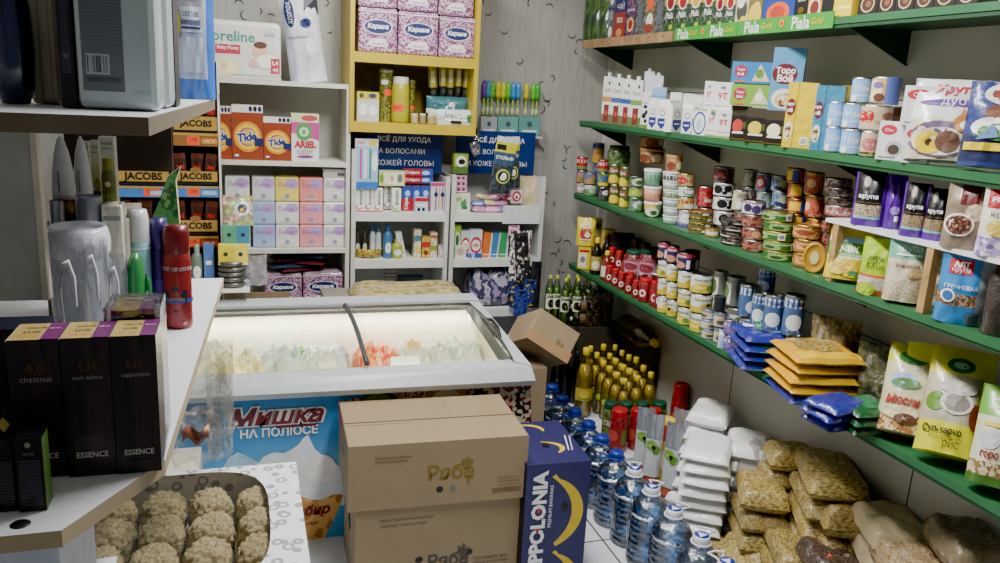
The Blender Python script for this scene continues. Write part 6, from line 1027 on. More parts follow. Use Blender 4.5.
bk(HG(lambda u, v: ART(['#17171c', '#2c2c34', '#101014', '#c9c4b8'], 45, coat=.6), 3), 519, 233, 533, 285, RY-.05, 'long glossy black packet hanging beside the patterned one', roll=-7)
bk(HG(lambda u, v: M('#d9a0b8', .4), 4), 509, 226, 520, 236, RY-.01, 'small pink header card above the hanging packets')
for i, (x0, y0, x1, y1) in enumerate(((511, 281, 522, 308), (522, 280, 534, 306), (515, 290, 528, 316))): bk(HG(lambda u, v: ART(['#1c2a6a', '#2c3f94', '#141c4a', '#c9b83a'], 40, coat=.6) if i < 2 else ART(['#22327a', '#30459c', '#141c4a'], 40, coat=.6), 5+i), x0, y0, x1, y1, RY-.05-.02*i, ('navy packet hanging low beside the soap rack, inner one', 'navy packet hanging low beside the soap rack, outer one', 'lowest navy packet hanging behind the freezer corner')[i], roll=(-4, 5, 0)[i])
bk(HG(lambda u, v: ART(['#121216', '#22222a'], 40, coat=.6), 9), 531, 262, 541, 308, RY-.04, 'narrow black packet hanging against the rack end post')
zf = onY(400, 303, RY).z-.05
pb = PILLOW('plastic_bag', .24, .2, .16, ART(['#6a6088', '#b8b0c4', '#3a3a5c', '#9a8ab0'], 14, coat=.8, bmp=.6), seed=8, wr=.03, flat=.3)
bk(pb, 470, 272, 512, 305, RY+.03, 'crumpled purple and grey plastic bag at the bottom of the soap rack', z=zf+.002); bk(PILLOW('plastic_bag', .2, .15, .1, ART(['#20264a', '#343c6a', '#14182c'], 20, coat=.8, bmp=.5), seed=5, wr=.03), 485, 266, 512, 286, RY+.12, 'dark navy plastic bag bunched above the purple one')
st = PILLOW('straw_bag', .5, .3, .09, ART(['#a8985a', '#c4b478', '#8a7a40', '#b8b090'], 30, coat=.7, s=(.3, 1, 1), bmp=.5), seed=2, wr=.02, flat=.15)
A, B2 = onY(375, 300, YB+.02), onY(468, 298, YB+.02); put(st, ((A.x+B2.x)/2-.02, YB+.27, .768), 'flat clear bag of straw coloured goods lying behind the freezer', size=(B2.x-A.x+.12, .34, .06))
hb = MB(); hb.box(.36, YB+.08, 0, .98, YB+.5, .766, M('#8a8578', .6)); tag(link('storage_box', hb.mesh('storage_box')), 'plain grey box behind the freezer carrying the straw coloured bag', 'box')
# cream unit
NAP = lambda c, h=.1: BOX('napkin_pack', 'napkins', .12, .1, h, M(c, .45, coat=.35), [El(.2, .74, .28, .2, M('#b494cc')), T('Deluxe', -.06, .7, .66, M('#8a4aa0'), sh=.3, b=.0), El(0, .24, .1, .09, M('#8a8fa0')), Rr(-.3, .1, .3, .14, M('#c4c0c9'))], bev=.006)
NWc, NBl, NYe, NCo, NPi, NGr = NAP('#dcdad6'), NAP('#9ab4d9'), NAP('#e0cf5a'), NAP('#e08a80'), NAP('#e08f9a'), NAP('#cfcbd4')
cols = ((252.5, 275, ((NBl, 'pale blue'), (NBl, 'pale blue'), (NGr, 'greyish white'))), (275.5, 299, ((NWc, 'white'), (NWc, 'white'), (NYe, 'yellow'))), (299.5, 323, ((NPi, 'pink'), (NPi, 'pink'), (NCo, 'coral'))), (323.5, 346.5, ((NWc, 'white'), (NWc, 'white'), (NWc, 'white'))), (225.5, 250, ((NWc, 'white'), (NWc, 'white'), (NWc, 'white'))))
for ci, (x0, x1, st3) in enumerate(cols):
    z = TZ[2]
    for k, (p, c) in enumerate(st3):
        h = .116 if k < 2 else .125; q = bk(p, x0, 200, x1, 226, TY+.02, f'{c} napkin pack, {("bottom", "middle", "top")[k]} row of the cream unit, {("second", "third", "fourth", "fifth", "first")[ci]} column', z=z, h=h, d=.1); z += h+.001
    if ci == 3: bk(BOX('napkin_pack', 'napkins', .12, .1, .05, M('#d4d4d0', .45), [Rr(.1, .2, .4, .6, M('#5a5a64'))]), x0, 168, x1, 178, TY+.02, 'grey-white napkin pack topmost on the last column', z=z, h=.045)
TD = lambda: BOX('washing_powder_box', 'washing powder', .17, .08, .27, M('#8f3c1f', .35, coat=.2), [Rr(-.5, .86, .5, 1, M('#d9d4d0')), El(.1, .93, .06, .05, NVY), El(.25, .93, .06, .05, BLK), El(.4, .93, .06, .05, NVY), El(0, .42, .46, .28, M('#d98a24')), El(0, .42, .38, .23, M('#e6c42a')), El(.0, .42, .29, .17, M('#7a3a80')), El(.02, .42, .26, .15, M('#d9a83a')), T('Tide', -.02, .42, .66, WHT, b=.09, sh=.1, rot=9), T('Tide', -.02, .42, .62, M('#1c2a7a'), b=.04, sh=.1, rot=9), Rr(.22, .26, .5, .4, NVY), Rr(-.42, .06, -.3, .1, WHT)])
TD = TD()
for x0, x1, y0, l, yy in ((210, 231.5, 106, 'orange washing powder box half hidden by the coffee rack', .02), (232, 263, 105, 'large orange washing powder box in the middle of the row', .015), (263.5, 291, 117, 'smaller orange washing powder box beside the white one', .015)): bk(TD, x0, y0, x1, 159, TY+yy, l, z=TZ[1])
bk(BOX('washing_powder_box', 'washing powder', .15, .08, .24, M('#dcdcd8', .4), [Rr(-.5, .82, .5, 1, M('#c9d0a0')), El(.15, .91, .3, .06, M('#b8404a')), ('p', [(-.5, .82), (.5, .82), (.5, .45), (-.5, .6)], M('#b8468a')), El(-.05, .62, .28, .18, M('#3f9a4a')), El(-.05, .62, .17, .1, M('#d9d9c9')), El(-.05, .62, .08, .06, M('#4fa85a')), T('ARIEL', 0, .36, .8, M('#b8283c'), b=.05), T('color', 0, .22, .6, GRY), El(0, .1, .3, .03, M('#7a3a80'))]), 291.5, 114, 319, 160, TY+.015, 'white washing powder box with a green flower', z=TZ[1])
DP = BOX('diaper_pack', 'diapers', .3, .12, .24, M('#dad8d2', .4, coat=.4, bmp=.1), [T('preline', -.13, .70, .56, M('#2f8a7a'), b=.02), Rr(-.38, .42, -.05, .58, M('#b8384a')), T('Baby Pants', -.215, .52, .28, WHT, b=.02), El(-.28, .2, .22, .16, M('#e6dfae')), T('18', -.3, .22, .14, M('#d9b08a')), El(.22, .5, .10, .13, M('#e0b49a')), El(.22, .6, .09, .06, M('#5a3a2c')), El(.3, .32, .15, .12, WHT), El(.13, .28, .06, .07, M('#e0b0b8')), Rr(.36, .12, .48, .38, M('#b8303c')), T('L4', .42, .3, .08, WHT, b=.04), T('40', .42, .18, .08, WHT), Rr(.28, .78, .42, .84, M('#b8bcc4')), Rr(-.5, .0, .5, .05, M('#c9c4b8'))], bev=.02)
bk(DP, 206, 21, 281, 78, TY+.02, 'white baby diaper pack with green lettering on top of the cream unit', z=TZ[0], a=0)
CTP = POUCH('cotton_pack', .12, .09, .34, lambda u, v: M('#d0d3da', .3, coat=.6, bmp=.4, var=.12, vs=14) if u > .2 else M('#aeb4c8', .3, coat=.5), [El(-.3, .78, .13, .16, NVY), T('хлопок', -.3, .78, .24, WHT, rot=90), Rr(-.5, .5, .1, .52, M('#8a94b0')), El(.1, .66, .15, .05, NVY), ('p', [(.1, .8), (.5, .75), (.5, .95), (.15, .97)], M('#33333c'))], seed=6, wr=.012, cat='pack', belly=.7)
bk(CTP, 291, -8, 329, 80, TY+.06, 'clear wrapped white cotton pack leaning on top of the cream unit', z=TZ[0], roll=-8)
# dark folded bags over toilet paper on the bottom
for i, (x0, y0, x1) in enumerate(((264, 274, 302), (303, 273, 343))): bk(KA, x0, y0, x1, 304, TY+.03, ('toilet paper pack at the bottom of the cream unit, behind the cardboard sheet', 'toilet paper pack at the bottom of the cream unit, beside its side panel')[i], z=TZ[3]-.03)
zk = onY(300, 273, TY+.03).z+.004
for i in range(6):
    c = ('#5a2630', '#3a4664', '#6a2c38', '#4f232c', '#41506e', '#33405c')[i]; pl = PILLOW('folded_bag', .22, .14, .018, M(c, .4, coat=.4, bmp=.3), seed=i, wr=.003, n=10)
    A = onY(302-(i % 2)*6, 262, TY+.08); put(pl, (A.x+random.uniform(-.015, .015), TY+.1, zk+.018*i), ('dark red', 'blue grey', 'dark red', 'dark red', 'blue grey', 'slate blue')[i]+f' folded bag, {("lowest", "second", "third", "fourth", "fifth", "topmost")[i]} on the toilet paper', rot=(0, 0, math.radians(random.uniform(-18, 18))), size=(random.uniform(.2, .28), .14, .019))
cs = MB(); A, B2 = onY(213, 305, 3.8), onY(290, 305, 3.8); cs.box(A.x, 3.79, 0, B2.x, 3.795, onY(250, 292, 3.8).z, M('#8f7a5c', .7)); tag(link('cardboard_sheet', cs.mesh('cardboard_sheet')), 'brown cardboard sheet standing behind the freezer', 'cardboard')
# ------------------------------------------------------------------ goods on the left counter
LZ, UZ = 1.30, 1.742
GD = M('#b09a5a', .4); VIO = M('#6a1f62', .4)
HAIR = ART(['#161113', '#241a1a', '#33241f', '#1a1315'], 60, s=(1, 1, .08), coat=.25)
def dye(no, nm):
    return BOX('hair_dye_box', 'hair dye', .06, .075, .178, HAIR, [T(no, .0, .80, .36, M('#6a4a20')), T(nm, .02, .725, .62, M('#9a8f88')), T('ESSENCE', .02, .16, .66, M('#c4bcb8'), b=.02), T('AROMIKA', .02, .085, .6, M('#4a4040'))],
               top=[Rr(-.49, .01, .14, .99, GD), Rr(.14, .01, .49, .99, VIO), T('COLOR', -.08, .7, .42, BLK, rot=0, b=.03), T('LUX', -.1, .45, .34, BRN, b=.03), T('hair dye', -.12, .2, .4, RED), T('60 ml', .31, .6, .22, WHT)], left=[Rr(-.5, .98, .5, 1, CRE)])
for (no, nm, x0, x1, y0, yb, dd) in (('4.0', 'chestnut', 18, 68, 341, 478, .07), ('5.31', 'dark walnut', 69, 117, 339, 476, .07), ('6.07', 'cappuccino', 117, 162, 337, 473, .07)):
    A, B2 = onZ(x0+1, yb, LZ), onZ(x1, yb, LZ); Yf = (A.y+B2.y)/2; hh = onY((x0+x1)/2, y0, Yf).z-LZ
    put(dye(no, nm), ((A.x+B2.x)/2, Yf+dd/2, LZ), f'dark hair dye box with a gold and violet top, {nm} shade', size=(B2.x-A.x-.001, dd, hh)); YH = Yf+dd
fd = dye('7.0', 'hazel'); A, B2 = onY(118, 300, YH+.05), onY(160, 300, YH+.05)
put(fd, ((A.x+B2.x)/2-.004, YH+.045, LZ), 'hair dye box in clear film standing behind the cappuccino one', size=(B2.x-A.x, .07, .192))
fl = MB(); fl.box((A.x+B2.x)/2-.004-.034, YH+.006, LZ+.001, (A.x+B2.x)/2-.004+.034, YH+.084, LZ+.198, CLEAR('#e6e6ea', .2, .1, bmp=.5)); tag(link('film_wrap', fl.mesh('film_wrap')), 'clear film sleeve around the rear hair dye box', 'wrap')
NVB = M('#10142c', .4, coat=.2)
bk(BOX('cosmetics_box', 'box', .07, .06, .16, NVB, [Rr(-.25, .8, .4, .97, M('#3a2c28')), T('N', -.15, .68, .1, M('#4a5070')), T('4', .42, .9, .1, WHT)]), -12, 303, 46, 400, 1.13, 'navy blue cosmetics box behind the chestnut hair dye', z=LZ, d=.06, h=.165)
bk(BOX('cosmetics_box', 'box', .07, .05, .09, M('#17130f', .5), [('p', [(.1, .75), (.25, .85), (.4, .75), (.25, .65)], GD), Rr(-.5, .1, .5, .3, NVB)]), -30, 388, 15, 470, 1.03, 'black cosmetics box with a small gold diamond', z=LZ, d=.05, h=.1)
TXT = ART(['#0d1014', '#6a6f78', '#0d1014', '#12161c'], 90, kind='w', s=(1, 1, 1))
q0 = onZ(32, 512, LZ)
bk(BOX('cosmetics_box', 'box', .04, .035, .075, M('#0c0e10', .4), [Rr(-.4, .08, .4, .72, TXT), El(0, .92, .12, .04, M('#8a8474')), T('состав', 0, .8, .4, GRY)], right=[Rr(-.5, 0, .5, 1, M('#4f6a34'))]), 16, 440, 44, 510, q0.y, 'small black cosmetics box with printed lines and a green side', z=LZ, d=.03)
bk(BOX('cosmetics_box', 'box', .04, .035, .07, M('#0f1218', .4), [Rr(-.45, .1, .45, .8, TXT)]), -16, 450, 14.5, 506, q0.y+.005, 'second small black cosmetics box at the edge of the counter', z=LZ, d=.03)
# tub, tubes and boxes behind
TUBM = M('#c9ccd6', .25, coat=.6, var=.03)
tubl = MB(); tubl.lathe([(.052, .135), (.055, .14), (.055, .152), (.051, .162), (.046, .166), (.044, .16), (0, .16)], M('#d5d8e2', .25, coat=.5), 24)
tbd = MB(); tbd.lathe([(0, 0), (.044, 0), (.047, .01), (.05, .08), (.052, .12), (.05, .138)], TUBM, 24); tbd.lathe([(.0522, .12), (.054, .125), (.0522, .13)], M('#b8bcc8', .3), 24)
bk(P('plastic_tub', 'tub', .108, .108, .166, tbd, [('lid', tubl)]), 40, 232, 107, 330, 1.36, 'large translucent white plastic tub with a domed lid', z=LZ)
def cone_tube(): 
    b = MB(); b.lathe([(0, .062), (.021, .062), (.0215, .08), (.019, .13), (.013, .19), (.006, .225), (.001, .236)], M('#c9c8c9', .35, var=.04), 16, sy=.75); b.deco(lambda x, z, o: (x*.7, -.0168-o, z), .04, .236, [Rr(-.2, .35, -.1, .6, GRY)])
    c = MB(); c.lathe([(0, 0), (.018, 0), (.018, .062), (0, .062)], M('#6a5428', .3, .6), 16); c.lab = 'gold brown cap'
    return P('cream_tube', 'tube', .043, .033, .236, b, [('cap', c)])
ct_ = cone_tube()
ZRI = onY(80, 221, 1.62).z
rs_ = MB(); ra, rb = onY(40, 230, 1.56), onY(122, 230, 1.56); rs_.box(ra.x, 1.575, LZ+.0012, rb.x, 1.86, ZRI-.001, M('#8d8778', .6)); tag(link('riser_box', rs_.mesh('riser_box')), 'plain box under the cream tubes and slim cream boxes on the counter', 'box')
bk(ct_, 48, 137, 74, 222, 1.60, 'white cone shaped cream tube standing on a gold cap, beside the divider', z=ZRI, d=.035); bk(ct_, 71, 137, 91, 222, 1.62, 'white cone shaped cream tube standing on a gold cap, beside the boxed creams', z=ZRI, d=.035)
for i, (x0, x1, y0) in enumerate(((80, 91, 143), (91, 101, 142), (101, 116, 138))):
    bk(BOX('cream_box', 'box', .045, .04, .2, M('#c4c3b4', .45), [T('AVENE', 0, .92, .8, BLK), Rr(-.3, .84, .3, .855, GRY), El(.1, .55, .4, .16, M('#b8b48a')), El(.2, .4, .3, .1, M('#8a8f4a')), Rr(-.5, 0, .5, .3, M('#20221c')), El(0, .2, .25, .06, M('#c9cf9a'))]), x0, y0, x1, 236, 1.70+.02*i, f'slim cream box with leaf print and dark base, {NW[i]} from the cone tubes', z=ZRI)
bk(BOTTLE('oil_serum_bottle', [(0, 0), (.9, 0), (1, .1), (1, 2.6), (.8, 2.9), (.7, 3.0)], [('cap', [(.72, 2.95, M('#8a8a3a', .35)), (.72, 3.7, M('#8a8a3a', .35)), (0, 3.7, M('#8a8a3a', .35))], None)], m=M('#5f6424', .3, coat=.6), decs=[Rr(-.6, .2, .6, .5, M('#8a8f4a')), El(0, .7, .2, .06, M('#c9cf9a'))], n=16), 101, 160, 116, 238, 1.66, 'olive green serum bottle in front of the cream boxes', z=ZRI, d=.03)
def gjar(): return JAR('cream_jar', .03, .09, M('#85878f', .3, coat=.5), M('#8f9199', .3, .4), None)
GJ2 = gjar(); bk(GJ2, 72, 199, 103, 262, 1.50, 'grey silver lidded cream jar behind the plastic tub', z=LZ); bk(GJ2, 46, 204, 62, 250, 1.50, 'grey cream jar half hidden beside the divider', z=LZ)
bk(BOX('cosmetics_box', 'box', .05, .05, .13, ART(['#b4ada0', '#d0cabf', '#7a7468', '#c4beb2'], 16, s=(1, 1, .5)), [Rr(-.4, .9, .4, .93, GRY)], bev=.004), 103, 206, 124, 290, 1.51, 'cosmetics box with a marbled grey pattern', z=LZ)
def deo(c, capc, decs, r=.024, h=.17, capl=None, shoulder=.72):
    b = MB(); b.lathe([(0, 0), (r*.92, 0), (r, .006), (r, h*(shoulder-.04)), (r*.93, h*shoulder), (r*.86, h*(shoulder+.02))], c, 20); b.deco(scyl(r), 2*r, h, decs)
    q = MB(); q.lathe([(r*.88, h*(shoulder+.01)), (r*.94, h*(shoulder+.03)), (r*.94, h*.93), (r*.8, h), (0, h)], capc, 20)
    if capl: q.lab = capl
    return P('deodorant', 'deodorant', 2*r, 2*r, h, b, [('cap', q)])
rd = deo(M('#8a1c24', .35, .2, coat=.5), M('#6a141c', .35, .2, coat=.4), [Rr(-.78, .575, .78, .61, M('#b8a0a0', .3)), T('deodorant', 0, .593, 1.1, MAR), Rr(-.78, .26, .78, .30, M('#33459a')), ('p', [(-.42, .38), (0, .43), (.42, .38), (.38, .24), (0, .17), (-.38, .24)], M('#1c2338', .4)), T('CAPTAIN', 0, .30, .6, M('#b8a87a')), El(.3, .06, .08, .02, M('#c4888a'))], capl='dark red fluted cap')
q = onZ(177, 330, LZ); bk(rd, 161.5, 228, 191, 329, q.y, 'dark red deodorant can with a navy shield at the counter edge', z=LZ, a=8)
bk(deo(M('#3a2470', .35, .2, coat=.5), M('#33206a', .35, coat=.4), [El(0, .35, .4, .1, M('#4a3690'))]), 149, 221, 169, 318, q.y+.03, 'violet deodorant can behind the dark red one', z=LZ)
bk(deo(M('#86bccb', .35, coat=.5), M('#c4cccc', .25, coat=.5), [T('EXC', -.15, .42, 1.0, M('#14242c'), b=.03), Rr(-.7, .68, .7, .69, WHT)], capl='clear pale cap'), 126, 212, 150, 312, q.y+.01, 'pale aqua deodorant can with a clear cap', z=LZ)
gc = MB(); gc.lathe([(0, 0), (.022, 0), (.026, .05), (.02, .062), (.01, .066), (0, .066)], M('#1f7a3a', .35, coat=.4), 20); gh = MB(); gh.tube([(.024, 0, .045), (.036, 0, .045), (.04, 0, .02), (.036, 0, -.0)], .006, M('#1f7a3a', .35), 8)
bk(P('plastic_cup', 'cup', .08, .052, .066, gc, [('handle', gh)]), 120, 257, 149, 310, 1.50, 'small glossy green plastic cup behind the clear packets', z=LZ)
CFM = CLEAR('#f0f1f4', .22, .08, '#e0e2e6', bmp=1.0, bs=26)
for i, (x0, y0, x1, Y, l) in enumerate(((50, 250, 88, 1.24, 'clear crinkled packet with a white plastic hook, beside the divider'), (78, 245, 108, 1.27, 'clear crinkled packet with silvery folds in the middle'), (103, 258, 127, 1.30, 'clear crinkled packet with a white plastic loop beside the green cup'))):
    pc = POUCH('hook_packet', .07, .03, .12, CFM, seed=i*3+1, wr=.018, cat='packet'); hk = MB(); hk.tube([(-.012, -.02, .06), (-.016, -.02, .09), (-.01, -.02, .108), (.004, -.02, .11), (.012, -.02, .1), (.012, -.02, .08)], .0035, M('#d5d8de', .35), 8); bb0 = hk.mesh('hook')
    pc.parts.append(('hook', bb0, 'white plastic hook')); bk(pc, x0, y0, x1, 330, Y, l, z=LZ, d=.03)
# leaning green bag of the coffee shelf side
gbg = MB(); GBm = ART(['#2f6a2a', '#3a7a34', '#1f4a22', '#5f8f3a'], 22, coat=.8); A = [onY(px, py, 2.0) for px, py in ((146, 230), (180, 224), (176, 180), (181, 166), (168, 176), (158, 205))]
vs_f = [(p.x, p.y-.015, p.z) for p in A]+[(p.x, p.y+.02, p.z) for p in A]; n6 = len(A)
gbg.add(vs_f, [list(range(n6))[::-1], list(range(n6, 2*n6))]+[(i, (i+1) % n6, n6+(i+1) % n6, n6+i) for i in range(n6)], [GBm, GBm, M('#3a7a34'), M('#c9c47a', .3, coat=.6), M('#d9d9c0', .3), M('#b8b890', .3), M('#5a3a2a'), M('#5a3a2a')])
o = tag(link('snack_bag', gbg.mesh('snack_bag')), 'pointed glossy green bag leaning behind the deodorants', 'bag')
# upper shelf
LBT = ART(['#565b60', '#83898e', '#5a5f64', '#50555a'], 60, kind='w'); JUG = M('#a9b4b8', .3, coat=.4, var=.04)
def jug(decs): return BOX('canister', 'canister', .14, .1, .30, JUG, decs, bev=.014)
BARS = ART(['#1c1c20', '#a9adb2', '#26262a', '#9a9ea4'], 420, s=(1, 0, 0), kind='n')
bk(jug([Rr(-.42, .1, .08, .98, M('#5f656b', .5)), Rr(-.39, .36, .05, .95, LBT), Rr(-.37, .19, -.09, .3, M('#a0a5aa')), Rr(-.36, .2, -.1, .29, BARS), Rr(-.37, .15, .04, .17, M('#4a4e54')), T('1000 ml', .28, .1, .2, M('#98a2a6'))]), 72, -80, 156, 113, 1.285, 'large grey-white plastic canister with a printed label at the shelf edge', z=UZ, d=.10)
bk(jug([]), 100, -80, 168, 110, 1.42, 'second white plastic canister right behind the labelled one', z=UZ, d=.12)
bk(BOX('narrow_box', 'box', .06, .14, .28, M('#26262c', .5), [Rr(-.3, .2, .3, .8, M('#3a3a42')), T('текст', 0, .3, .5, GRY)]), 56, -70, 71, 104, 1.30, 'dark grey narrow box beside the large canister', z=UZ, d=.14)
bk(BOX('canister', 'canister', .08, .1, .3, M('#b8ad98', .4, coat=.2), [Rr(-.12, 0, -.06, 1, M('#9a907c')), Rr(.2, 0, .25, 1, M('#a0967f'))], bev=.01), 24, -70, 56, 97, 1.40, 'cream ribbed canister between the navy bottle and the dark box', z=UZ, d=.1)
nb_ = MB(); nb_.lathe([(0, 0), (.03, 0), (.044, .03), (.05, .1), (.046, .18), (.03, .24), (.014, .26), (.014, .3)], M('#0d1c4a', .15, coat=1), 24, sy=.6); nc = MB(); nc.lathe([(.018, .29), (.018, .33), (0, .33)], WHT, 16)
bk(P('navy_bottle', 'bottle', .1, .06, .33, nb_, [('cap', nc)]), -22, -80, 27, 99, 1.33, 'glossy dark navy oval bottle on the upper shelf', z=UZ)
bk(BOX('narrow_box', 'box', .02, .1, .2, M('#1c1e24', .4)), 168, -20, 174, 103, 1.50, 'thin black box squeezed behind the canisters', z=UZ, d=.1)
bd = POUCH('detergent_bag', .12, .07, .24, lambda u, v: M('#2a62b4', .3, coat=.6, bmp=.15) if (v < .12 or u > .8 or u < .04) else (M('#a8a4b4', .35, coat=.4, var=.15, vs=20) if v > .52 else M('#9aa8c4', .35, coat=.4)), [Rr(-.38, .18, .24, .42, ART(['#aab4c8', '#8a94ac', '#b4bed0'], 110, kind='w')), Rr(-.34, .45, .22, .62, M('#c4ccd8')), T('состав', -.06, .57, .4, NVY), Rr(-.3, .5, .18, .53, M('#5a6480')), Rr(-.3, .47, .18, .485, NVY), El(-.42, .5, .1, .1, M('#b8c04a')), ('p', [(-.3, .95), (.25, .95), (.2, .68), (-.36, .68)], ART(['#a89aa0', '#8f8490', '#b8acb0'], 120, kind='w'))], seed=3, wr=.008)
bk(bd, 172, -52, 214, 98, 2.02, 'blue detergent bag with a printed back at the end of the upper shelf', z=UZ, d=.06)
bk(POUCH('snack_bag', .05, .05, .2, ART(['#3a1c1c', '#6a2a24', '#2a1414', '#c4a08a'], 30, coat=.5), seed=5), 211, 30, 217, 97, 2.04, 'narrow dark brown bag at the very end of the upper shelf', z=UZ, d=.04) if 0 else None
# ------------------------------------------------------------------ coffee rack
JY = 3.78; cr_ = thing('coffee_rack', 'tall coffee display rack with gold header bars and coloured price strips', 'display rack'); DKB = M('#1c1714', .5)
def jx(px, py): p = onY(px, py, JY); return p.x, p.z
xl, xm_, xr = jx(112, 150)[0], jx(171, 150)[0], jx(220, 150)[0]; zt, zbm = jx(195, 60)[1], jx(195, 250)[1]
rackpart(cr_, 'back_panel', xl, zbm-.3, xr, zt, JY+.16, JY+.175, DKB); rackpart(cr_, 'side_panel', xr-.006, zbm-.25, xr, zt, JY-.004, JY+.16, M('#d9d9d6', .4)); rackpart(cr_, 'side_panel', xm_-.003, zbm, xm_+.003, zt, JY, JY+.16, M('#8a8474', .4))
rackpart(cr_, 'foot', xl+.05, 0, xl+.1, zbm-.28, JY+.1, JY+.15, DKB); rackpart(cr_, 'foot', xr-.1, 0, xr-.05, zbm-.24, JY+.1, JY+.15, DKB)
JG_ = M('#b8964a', .35, .2); SACH = None
def sachet():
    return POUCH('coffee_sachet', .05, .018, .11, lambda u, v: M('#5a2a1a', .3, coat=.5) if v > .75 else (M('#c9b08a', .35, coat=.4) if v < .3 else M('#3a1c14', .3, coat=.5)), [T('3в1', 0, .5, .6, RED, b=.06), El(0, .25, .3, .08, M('#8a5a34'))], cat='coffee', seed=2, wr=.002, nx=8, nz_=10)
sa = sachet(); TIER = ((131, 116, 133, 146, '#8a5f2c', '#c98a3a'), (182, 171, 186, 197, '#3f7ac4', '#8fb4e0'), (232, 220, 236, 247, '#8a3a1c', '#c94a2c'))
for ti, (yb_, yt_, s0, s1_, c, c2) in enumerate(TIER):
    for ci, (x0, x1) in enumerate(((116, 170), (173, 218.5))):
        if ci == 0 and ti == 0: continue
        a0, zb0 = jx(x0, yb_); a1, _ = jx(x1, yb_); zt0 = jx((x0+x1)/2, yt_)[1]; zb0 = jx((x0+x1)/2, yb_)[1]; w_ = a1-a0
        rackpart(cr_, 'shelf', a0, zb0-.012, a1, zb0-.004, JY, JY+.16, DKB)
        q = MB(); z_0, z_1 = jx((x0+x1)/2, s1_)[1], jx((x0+x1)/2, s0)[1]; q.box(a0, JY-.006, z_0, a1, JY, z_1, M(c, .4))
        S = lambda x, z, o: ((a0+a1)/2+x, JY-.006-o, z_0+z)
        q.deco(S, w_, z_1-z_0, [Rr(-.2 if ci else .0, .08, .08 if ci else .3, .92, ORT), T('119', -.06 if ci else .15, .5, .14, M('#7a1c0c'), b=.03), Rr(.12, .2, .46, .6, M(c2)), Rr(-.5, .8, .5, 1, JG_), T('кофе', .3, .4, .2, WHT)]); part('price_strip', q, cr_)
        bx = MB(); hh = zt0-zb0; bx.box(-w_/2+.004, 0, 0, w_/2-.004, .13, .004, DKB); bx.box(-w_/2+.004, 0, 0, w_/2-.004, .004, hh, JG_); bx.box(-w_/2+.004, .126, 0, w_/2-.004, .13, hh*2.2, DKB)
        bx.deco(lambda x, z, o: (x, -o, z), w_, hh, [Rr(-.48, 0, .48, .08, BLK), T('JACOBS', 0, .48, .72, M('#1c120c'), b=.04), El(0, 1.12, .12, .25, M('#8a6a34'))])
        put(P('coffee_box', 'coffee', w_, .13, hh, bx), ((a0+a1)/2, JY+.002, zb0-.003), f'open coffee box with a gold front on the {("top", "middle", "lowest")[ti]} tier, {("dark inner", "bright outer")[ci]} column')
        for k in range(3 if ci else 2):
            put(sa, (a0+w_*(.2+.3*k), JY+.02+.012*(k % 2), zb0+.002), f'brown coffee sachet, {NW[k]} in the {("top", "middle", "lowest")[ti]} coffee box of the {("inner", "outer")[ci]} column', size=(w_*.28, .018, (zt0-zb0)*2.5), rot=(0, math.radians((-6, 4, 7)[k]), 0))
# little table with scourers and hanging sponge packs
TBX = 3.55; st_t = thing('side_table', 'small white table behind the counter with sponges and scourers', 'table'); a, b2 = onY(190, 291, TBX), onY(250, 291, TBX)
rackpart(st_t, 'table_top', a.x-.1, a.z-.012, b2.x, a.z, TBX, TBX+.2, M('#dcdcd8', .4))
for x in (a.x-.08, b2.x-.05): rackpart(st_t, 'leg', x, 0, x+.025, a.z-.012, TBX+.14, TBX+.165, M('#c4c4c0', .4))
zt_ = a.z+.001
sc_ = MB()
for k in range(5): sc_.lathe([(.0, .02*k), (.05, .02*k+.002), (.056, .02*k+.01), (.05, .02*k+.018), (0, .02*k+.02)], ART(['#4a4a48', '#8a8a86', '#33332f', '#6a6a66'], 200, r=.35, metal=.7), 16)
bk(P('wire_scourer', 'scourer', .112, .112, .10, sc_), 217, 263, 246, 291, TBX+.02, 'stack shaped grey wire scourer pack on the small white table', z=zt_, d=.1)
bk(POUCH('clear_packet', .08, .05, .12, CFM, seed=9, wr=.02, cat='packet'), 245, 256, 267, 292, TBX+.06, 'clear crinkled packet beside the wire scourers', z=zt_)
SPG = lambda c1, c2: BOX('sponge_pack', 'sponge', .1, .03, .08, M(c1, .5, coat=.6, bmp=.3), [Rr(.02, .05, .46, .95, M(c2, .5, coat=.5)), El(-.25, .5, .08, .1, M('#1f3a2a')), El(.25, .5, .08, .1, M('#1c2a4a')), Rr(-.5, 0, .5, .05, WHT)], bev=.006)
bk(POUCH('hanging_sponge_pack', .1, .03, .09, lambda u, v: ART(['#d9d4c8', '#b88a70', '#8aa890', '#c9c45a'], 30, coat=.8), [El(.15, .6, .25, .25, WHT), El(.15, .6, .15, .15, M('#3a4a5a')), El(.15, .55, .08, .06, YLW)], cat='sponge', seed=4, wr=.01), 222, 197, 253, 226, TBX+.05, 'clear pack of mixed sponges hanging above the green and blue one')
bk(SPG('#4f9a7a', '#3a7fa0'), 222, 225, 250, 245, TBX+.05, 'green and blue sponge pack hanging above the yellow one'); bk(SPG('#d9c62a', '#e0d04a'), 218, 244, 248, 265, TBX+.045, 'bright yellow sponge pack just above the wire scourers')
bk(HB(M('#6a7a70', .3, coat=.5), M('#8a9a94')), 191, 246, 203, 291, TBX+.1, 'grey green bottle on the small white table', z=zt_, d=.05); bk(BOX('card_box', 'box', .05, .04, .12, M('#4f72b0', .4), [Rr(-.3, .5, .3, .6, WHT)]), 204, 245, 214, 291, TBX+.1, 'blue upright box on the small white table', z=zt_)
